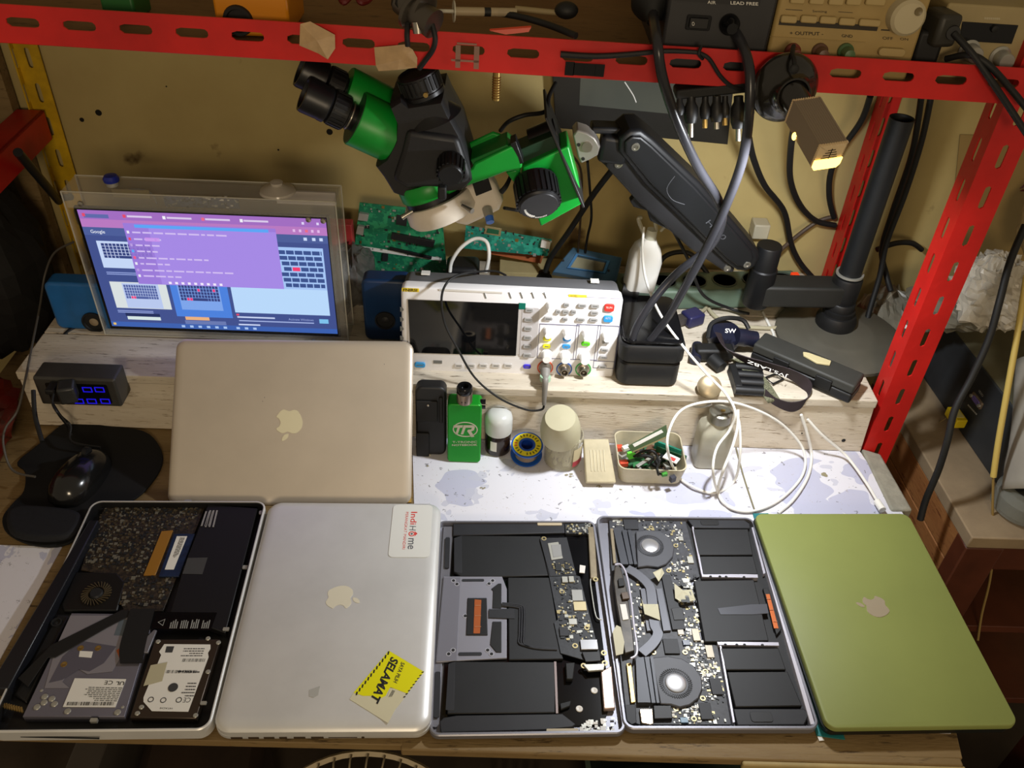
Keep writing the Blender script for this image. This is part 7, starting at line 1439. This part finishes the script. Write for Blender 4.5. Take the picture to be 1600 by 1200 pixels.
di = [(-W_*1.0, -.25*W_), (W_*1.0, -.25*W_), (W_*1.0, -.8*W_), (W_*.8, -1.08*W_), (-W_*.8, -1.08*W_), (-W_*1.0, -.8*W_)]
b.loft([[P1+la*.0032+lx*x+lz*z for x, z in di], [P1+la*.0045+lx*x+lz*z for x, z in di]]); gq = P0+la*LL_*.36-lx*W_-lz*.78*W_; b.ball(gq, .0042, (.6, .8, 1), 12); b.done('diffuser', mat('diffuser', 'ffe08a', .4, em='ffd060', es=4.5), BL, smooth=False)

# ================================================================= on the shelf above the beam
def shelfz(x): return sz(x)+.0005
# yellow-orange tool
x0, x1 = w(337, 20, .46).x, w(452, 20, .46).x; z = shelfz(x0); t = thing('orange_tool_box', 'orange yellow plastic housing on the left of the shelf', 'tool', ((x0+x1)/2, .48, z))
F = Frame((0, .455, z), (1, 0, 0), (0, 0, 1)); B().slab(F, rr(x0, .0, x1, .06, .006), -.08, 0).done('housing', mat('amber_plastic', 'c47c10', .4), t, bevel=.003)
q = F.uv(371, 24); B().lathe(F.pt(q[0], .016, 0), F.n, [(.016, 0), (.015, .003), (.012, .003), (.011, .0005), (.001, .0005)], 28).done('dial', M_rub, t); q = F.uv(419, 24); B().lathe(F.pt(q[0], .006, 0), F.n, [(.009, 0), (.008, .0015), (.001, .0018)], 20).done('boss', mat('amber_dark', 'a86a0c', .4), t)
p = V(w(197, 4, .50)); p.z = shelfz(p.x); tag(B().box(p+V((0, 0, .014)), (.035, .05, .028)).done('green_block', mat('dull_green', '1c5a24', .5), bevel=.003), 'dull green block at the top left of the shelf', 'block')
p = g(550, 5, .600); t = B(); rd_ = random.Random(2); tag(t.tube([p+V((-.02+.006*i, .006*math.sin(i*2.1), .005+.003*math.cos(i*1.7))) for i in range(8)], .0035, 8).done('red_wire_bundle', mat('wire_red', '5a1210', .5)), 'small bundle of dark red wire on the shelf', 'wire')
# clamp with hook
CLp = thing('metal_clamp', 'grey metal clamp with hook hooked over the beam', 'clamp', tuple(w(655, 30, .42)))
M_cl = mat('clamp_grey', '5a544c', .35, .7); a = w(625, 2, .44); c_ = w(678, 38, .415); B().cyl(a, c_, .012, .015, 20).done('clamp_barrel', M_cl, CLp)
for x, y, r in ((640, 18, .017), (660, 14, .018), (668, 34, .013)): q = w(x, y, .43); B().lathe(q, (c_-a), [(r*.7, -.002), (r, 0), (r, .004), (r*.7, .006)], 24).done('clamp_ring', M_cl, CLp)
B().cyl(w(652, 34, .415), w(654, 52, .413), .006, .0055, 12).done('clamp_bolt', M_steel, CLp); B().cyl(w(622, 6, .44), w(630, 4, .43), .008, n=12).done('clamp_screw', M_rub, CLp)
B().tube([w(637, 36, .42), w(636, 55, .412), w(637, 72, .412)], .0028, 8).done('hook', M_rub, CLp); B().tube([w(675, 38, .415), w(680, 60, .410), w(676, 78, .410), w(664, 95, .415), w(655, 107, .42)], .0028, 8).done('hook', M_rub, CLp)
# syringe and sticks
p0, p1 = g(676, 17, .604), g(835, 20, .601); d = (p1-p0).normalized(); t = thing('syringe', 'empty clear syringe lying on the shelf', 'syringe', tuple(p0))
B().cyl(p0+d*.022, p1-d*.02, .0045, n=14).done('barrel', mat('syringe_clear', 'b4a484', .3, alpha=.7), t); B().lathe(p0+d*.022, d, [(.011, 0), (.011, .0012)], 18).done('flange', M_frost, t); B().cyl(p0-d*.0, p0+d*.022, .002, n=10).done('plunger', M_frost, t); B().cyl(p0+d*.055, p0+d*.062, .0046, n=14).done('piston', M_rub, t)
p0, p1 = g(805, 14, .600), g(872, 20, .600); tag(B().cyl(p0, p1, .0035, .003, 12).done('stick', mat('stick_tan', '8c7c58', .6)), 'tan stick lying beyond the syringe', 'stick'); p = g(885, 16, .604); tag(B().ball(p, .013, (1, .8, .7), 16).done('rubber_lump', M_rub), 'black rubber lump at the end of the tan stick', 'rubber')
cable('cable', [g(780, 20, .60), g(820, 28, .600), g(860, 40, .598), g(900, 56, .597)], .0035, M_rub, 'black lead lying on the shelf front below the syringe')
tag(B().prism([w(765, 48, .427), w(830, 43, .427), w(826, 50, .424), w(790, 54, .427)], (0, .003, .001)).done('orange_scrap', mat('orange_film', 'c8442c', .4)), 'orange plastic scrap on the beam top', 'scrap')
# hot air station
x0, x1 = w(1036, 50, .448).x, w(1203, 50, .448).x; z = shelfz(x1)+.001; t = thing('hot_air_station', 'black rework station front with a rocker switch on the shelf', 'rework station', ((x0+x1)/2, .50, z))
F = Frame((0, .448, z), (1, 0, -.018), (0, .0, 1)); B().slab(F, rr(x0, .0, x1, .125, .004), -.19, 0).done('housing', mat('station_black', '28282a', .5, 0, .08, 30), t, bevel=.003)
B().slab(F, rect_pts(F, (1063, -60), (1186, 9), .001), 0, .0015).done('face_plate', mat('plate_black', '1c1c1e', .4), t)
sw = B().slab(F, rect_pts(F, (1074, 22), (1108, 48), .002), 0, .002).done('switch_frame', M_gls, t, bevel=.0005); B().slab(F, rect_pts(F, (1078, 26), (1104, 44), .001), .002, .0045).done('rocker', M_blk, sw, bevel=.0006); b = B(); ftext(b, F, 'O', (1080, 38), (1084, 38), (1080, 32), .0048); b.done('lettering', M_lbl, sw, smooth=False)
q = F.hit(1139, 37); B().lathe(q, F.n, [(.0105, 0), (.0105, .006), (.007, .012), (.0055, .018), (.001, .018)], 24).done('gland', M_gls, t)
b = B(); ftext(b, F, 'AIR', (1105, 5), (1118, 6), (1105, 0), .0018); ftext(b, F, 'LEAD FREE', (1141, 6), (1184, 8), (1141, 1), .0018, .01); b.done('lettering', M_lbl, t, smooth=False)
q0, q1 = w(1018, -25, .50), w(1019, 22, .46); tag(B().lathe(q0, (q1-q0), [(.022, 0), (.022, .03), (.019, .036), (.010, (q1-q0).length), (.0055, (q1-q0).length+.012)], 28).done('cable_gland', M_rub), 'round black handle end left of the rework station', 'handle')
# beige power supply
x0, x1 = w(1206, 50, .45).x, w(1440, 50, .45).x; z = shelfz(x0)+.001; t = thing('power_supply', 'beige bench power supply with buttons and big dial', 'power supply', ((x0+x1)/2, .52, z))
F = Frame((0, .450, z), (1, 0, -.018), (0, .05, 1)); M_psb = mat('instrument_beige', '9c8450', .5, 0, .08, 20); B().slab(F, rr(x0, -.002, x1, .13, .005), -.20, 0).done('housing', M_psb, t, bevel=.003)
c4_ = crop(1200, 0, .25); b = B()
for x0_, y0_, wd_ in ((80, 90, 90), (205, 90, 90), (325, 95, 90), (445, 105, 90), (570, 112, 120), (140, -30, 80), (260, -25, 80), (380, -20, 80), (490, -20, 80), (610, -18, 110)):
    B().slab(F, rect_pts(F, c4_(x0_, y0_), c4_(x0_+wd_, y0_+52), .002), 0, .005).done('button', mat('key_beige', 'a89260', .5), t, bevel=.0012)
q = F.uv(*c4_(850, 95)); B().lathe(F.pt(*q, 0), F.n, [(.0190, 0), (.0180, .012), (.0150, .015), (.001, .016)], 36).done('dial', mat('dial_ivory', 'b4a888', .35), t)
q = F.uv(*c4_(920, 60)); B().lathe(F.pt(*F.uv(*c4_(905, 50)), .0155), F.n, [(.0042, 0), (.004, .0012), (.001, .0003)], 16).done('finger_dimple', mat('dimple', '6e6040', .4), t)
b = B(); ftext(b, F, '+ OUTPUT -', c4_(135, 217), c4_(345, 222), c4_(135, 195), .0005, .012); ftext(b, F, 'GND', c4_(460, 232), c4_(528, 236), c4_(460, 213), .0005, .012); ftext(b, F, 'OFF', c4_(715, 246), c4_(780, 250), c4_(715, 228), .0005); ftext(b, F, 'ON', c4_(825, 250), c4_(875, 253), c4_(825, 235), .0005); ftext(b, F, 'Setting', c4_(278, 80), c4_(368, 83), c4_(278, 62), .0005)
for a_, c_ in (((65, 155), (690, 160)), ((110, 60), (215, 63)), ((440, 75), (530, 78)), ((705, 190), (895, 194))): b.slab(F, rect_pts(F, c4_(*a_), c4_(*c_)), 0, .0004)
b.done('lettering', mat('ink_brown', '2c2414', .6), t, smooth=False)
for x, c_ in ((150, '6c2c20'), (320, '5c4030'), (480, '46603c')): q = F.uv(*c4_(x, 318)); p = F.pt(q[0], q[1], 0); B().lathe(p, F.n, [(.0085, 0), (.0085, .004), (.0065, .006), (.0055, .018), (.001, .019)], 20).done('terminal_post', mat('term_'+c_, c_, .4), t)
B().slab(F, rect_pts(F, c4_(690, 290), c4_(840, 350), .004), 0, .006).done('power_button', mat('key_beige', 'a89260', .5), t, bevel=.0015)
B().slab(F, rect_pts(F, c4_(10, 225), c4_(610, 262), .001), 0, .0012).done('trim_strip', mat('strip_beige', 'a8925c', .45), t)
# second power supply
x0, x1 = w(1462, 60, .47).x, w(1606, 60, .47).x; z = shelfz(x0)+.001; t = thing('temperature_controller', 'smaller beige instrument with dark window at the right end of the shelf', 'instrument', ((x0+x1)/2, .56, z))
c5_ = crop(1420, 0, 1/6); F = Frame((0, .470, z), (1, 0, -.018), (0, .0, 1)); B().slab(F, rr(x0, .0, x1, .082, .003), -.16, 0).done('housing', mat('controller_beige', '9a8a62', .5, 0, .06, 20), t, bevel=.002)
B().slab(F, [F.uv(*c5_(*p)) for p in ((500, 200), (1025, 235), (960, 410), (470, 380))], 0, .0012).done('display_window', M_gls, t, bevel=.0004)
for x, y in ((850, 530), (560, 470)): q = F.uv(*c5_(x, y)); B().lathe(F.pt(*q, 0), F.n, [(.0115, 0), (.0115, .002), (.009, .004), (.0085, .018), (.0078, .019), (.001, .019)], 24).done('knob', M_silv, t)
B().lathe(F.pt(*F.uv(*c5_(795, 265)), .0012), F.n, [(.004, 0), (.0035, .003), (.001, .0035)], 16).done('sensor_cap', M_rub, t)
b = B(); bars(b, F, c5_(705, 185), c5_(890, 192), c5_(705, 160), 1, .0004, rnd, .8, 1); b.done('lettering', mat('print_pale2', 'b4a888', .5), t, smooth=False)
q = g(1570, 4, z+.084); tag(B().box((x0+.075, .60, z+.083+.012), (.10, .09, .024), rot=-.05).done('white_box', mat('box_grey', '9c9c98', .5), bevel=.002), 'pale grey box lying on top of the smaller beige instrument', 'box'); tag(B().box((x0+.012, .575, z+.083+.014), (.035, .06, .028), rot=-.1).done('black_case', M_rub, bevel=.003), 'black box beside the pale grey one on the instrument', 'box')
# plug adapter and cords
t = thing('plug_adapter', 'black angular plug adapter between the two beige instruments', 'plug', tuple(w(1465, 50, .46))); c6 = w(1468, 42, .462)
B().box(c6, (.026, .035, .034), rot=.2).done('adapter_body', mat('plug_grey', '2c2a24', .5), t, bevel=.005); p = w(1490, 52, .442); B().cyl(c6+V((.010, -.004, -.002)), p, .0095, .007, 18).done('plug_neck', M_rub, t); B().box(w(1445, 70, .47), (.028, .03, .036), rot=-.1).done('adapter_block', M_rub, t, bevel=.004)
cable('cable', [w(1490, 52, .442), w(1520, 85, .425), w(1548, 125, .415), w(1575, 165, .41), w(1606, 212, .40)], .0035, M_rub, 'black cord from the plug adapter crossing the beam to the right edge')
cable('cable', [w(1478, 92, .45), w(1515, 86, .43), w(1545, 102, .418), w(1580, 140, .415), w(1606, 172, .41)], .0035, M_rub, 'second black cord crossing the beam beside the first')

# ================================================================= under the bench
def fan_guard():
    t = thing('desk_fan', 'cream wire fan guard below the bench edge', 'fan', (-.17, .17, -.75)); c_ = V((-.182, .019, -.426)); ax_ = V((0, -.75, .66)).normalized(); X, Y, Z = basis(ax_); M_f = mat('fan_cream', 'b8a888', .45)
    B().lathe(c_, ax_, [(.161, -.003), (.168, -.003), (.168, .005), (.161, .005)], 56, closed=True).done('guard_rim', M_f, t)
    b = B()
    for i in range(44):
        a = 2*math.pi*i/44; r_ = X*math.cos(a)+Y*math.sin(a); b.tube([c_+r_*.164, c_+r_*.157+ax_*.030, c_+r_*.10+ax_*.055, c_+r_*.02+ax_*.062], .0014, 5, 3)
    b.done('guard_wires', M_f, t); B().lathe(c_-ax_*.03, ax_, [(.001, 0), (.03, 0), (.03, .008), (.001, .010)], 28).done('motor_cap', M_f, t)
    b = B(); b.cyl((c_.x, c_.y+.03, -.50), (c_.x, c_.y+.03, -.745), .012, n=16); b.done('stand', M_f, t); B().lathe((c_.x, c_.y+.02, -.7495), (0, 0, 1), [(.10, 0), (.10, .01), (.03, .022), (.001, .024)], 36).done('foot', M_f, t)
fan_guard()
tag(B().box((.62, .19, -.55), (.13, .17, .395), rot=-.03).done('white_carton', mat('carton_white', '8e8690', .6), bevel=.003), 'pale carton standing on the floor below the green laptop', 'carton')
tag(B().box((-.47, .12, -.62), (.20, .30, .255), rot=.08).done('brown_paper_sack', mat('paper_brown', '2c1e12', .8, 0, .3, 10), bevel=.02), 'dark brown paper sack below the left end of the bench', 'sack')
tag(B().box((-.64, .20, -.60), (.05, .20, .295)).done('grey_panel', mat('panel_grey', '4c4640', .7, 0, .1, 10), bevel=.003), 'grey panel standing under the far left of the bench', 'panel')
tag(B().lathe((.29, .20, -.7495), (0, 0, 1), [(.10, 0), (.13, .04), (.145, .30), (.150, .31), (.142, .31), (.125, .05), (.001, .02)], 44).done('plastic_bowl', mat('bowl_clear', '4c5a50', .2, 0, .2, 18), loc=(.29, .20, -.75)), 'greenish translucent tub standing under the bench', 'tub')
tag(B().prism([V((.50, .06, -.749)), V((.535, .06, -.749)), V((.535, .10, -.749)), V((.50, .10, -.749))], (.0, .18, .50)).done('timber_brace', mat('timber_red', '4a2c1a', .6)), 'reddish timber brace leaning under the bench beside the tub', 'timber')
b = B(); 
for i in range(5): x = .02+.02*i; b.tube([V((x, .10+.02*i, -.45)), V((x+.03, .18, -.50)), V((x, .26, -.62)), V((x-.02, .30, -.745))], .003, 6)
tag(b.done('cable_tangle', mat('tangle_brown', '3a2a1a', .6)), 'tangle of brown cables under the middle of the bench', 'cables', kind='stuff')
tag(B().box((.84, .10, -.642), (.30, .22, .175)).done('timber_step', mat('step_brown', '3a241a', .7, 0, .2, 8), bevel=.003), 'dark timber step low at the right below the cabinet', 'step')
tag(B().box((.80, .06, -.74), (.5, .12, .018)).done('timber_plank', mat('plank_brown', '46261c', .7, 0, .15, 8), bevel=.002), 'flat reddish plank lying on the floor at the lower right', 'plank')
bpy.context.view_layer.update()
for o in list(D.objects):
    if '_o' in o: del o['_o']
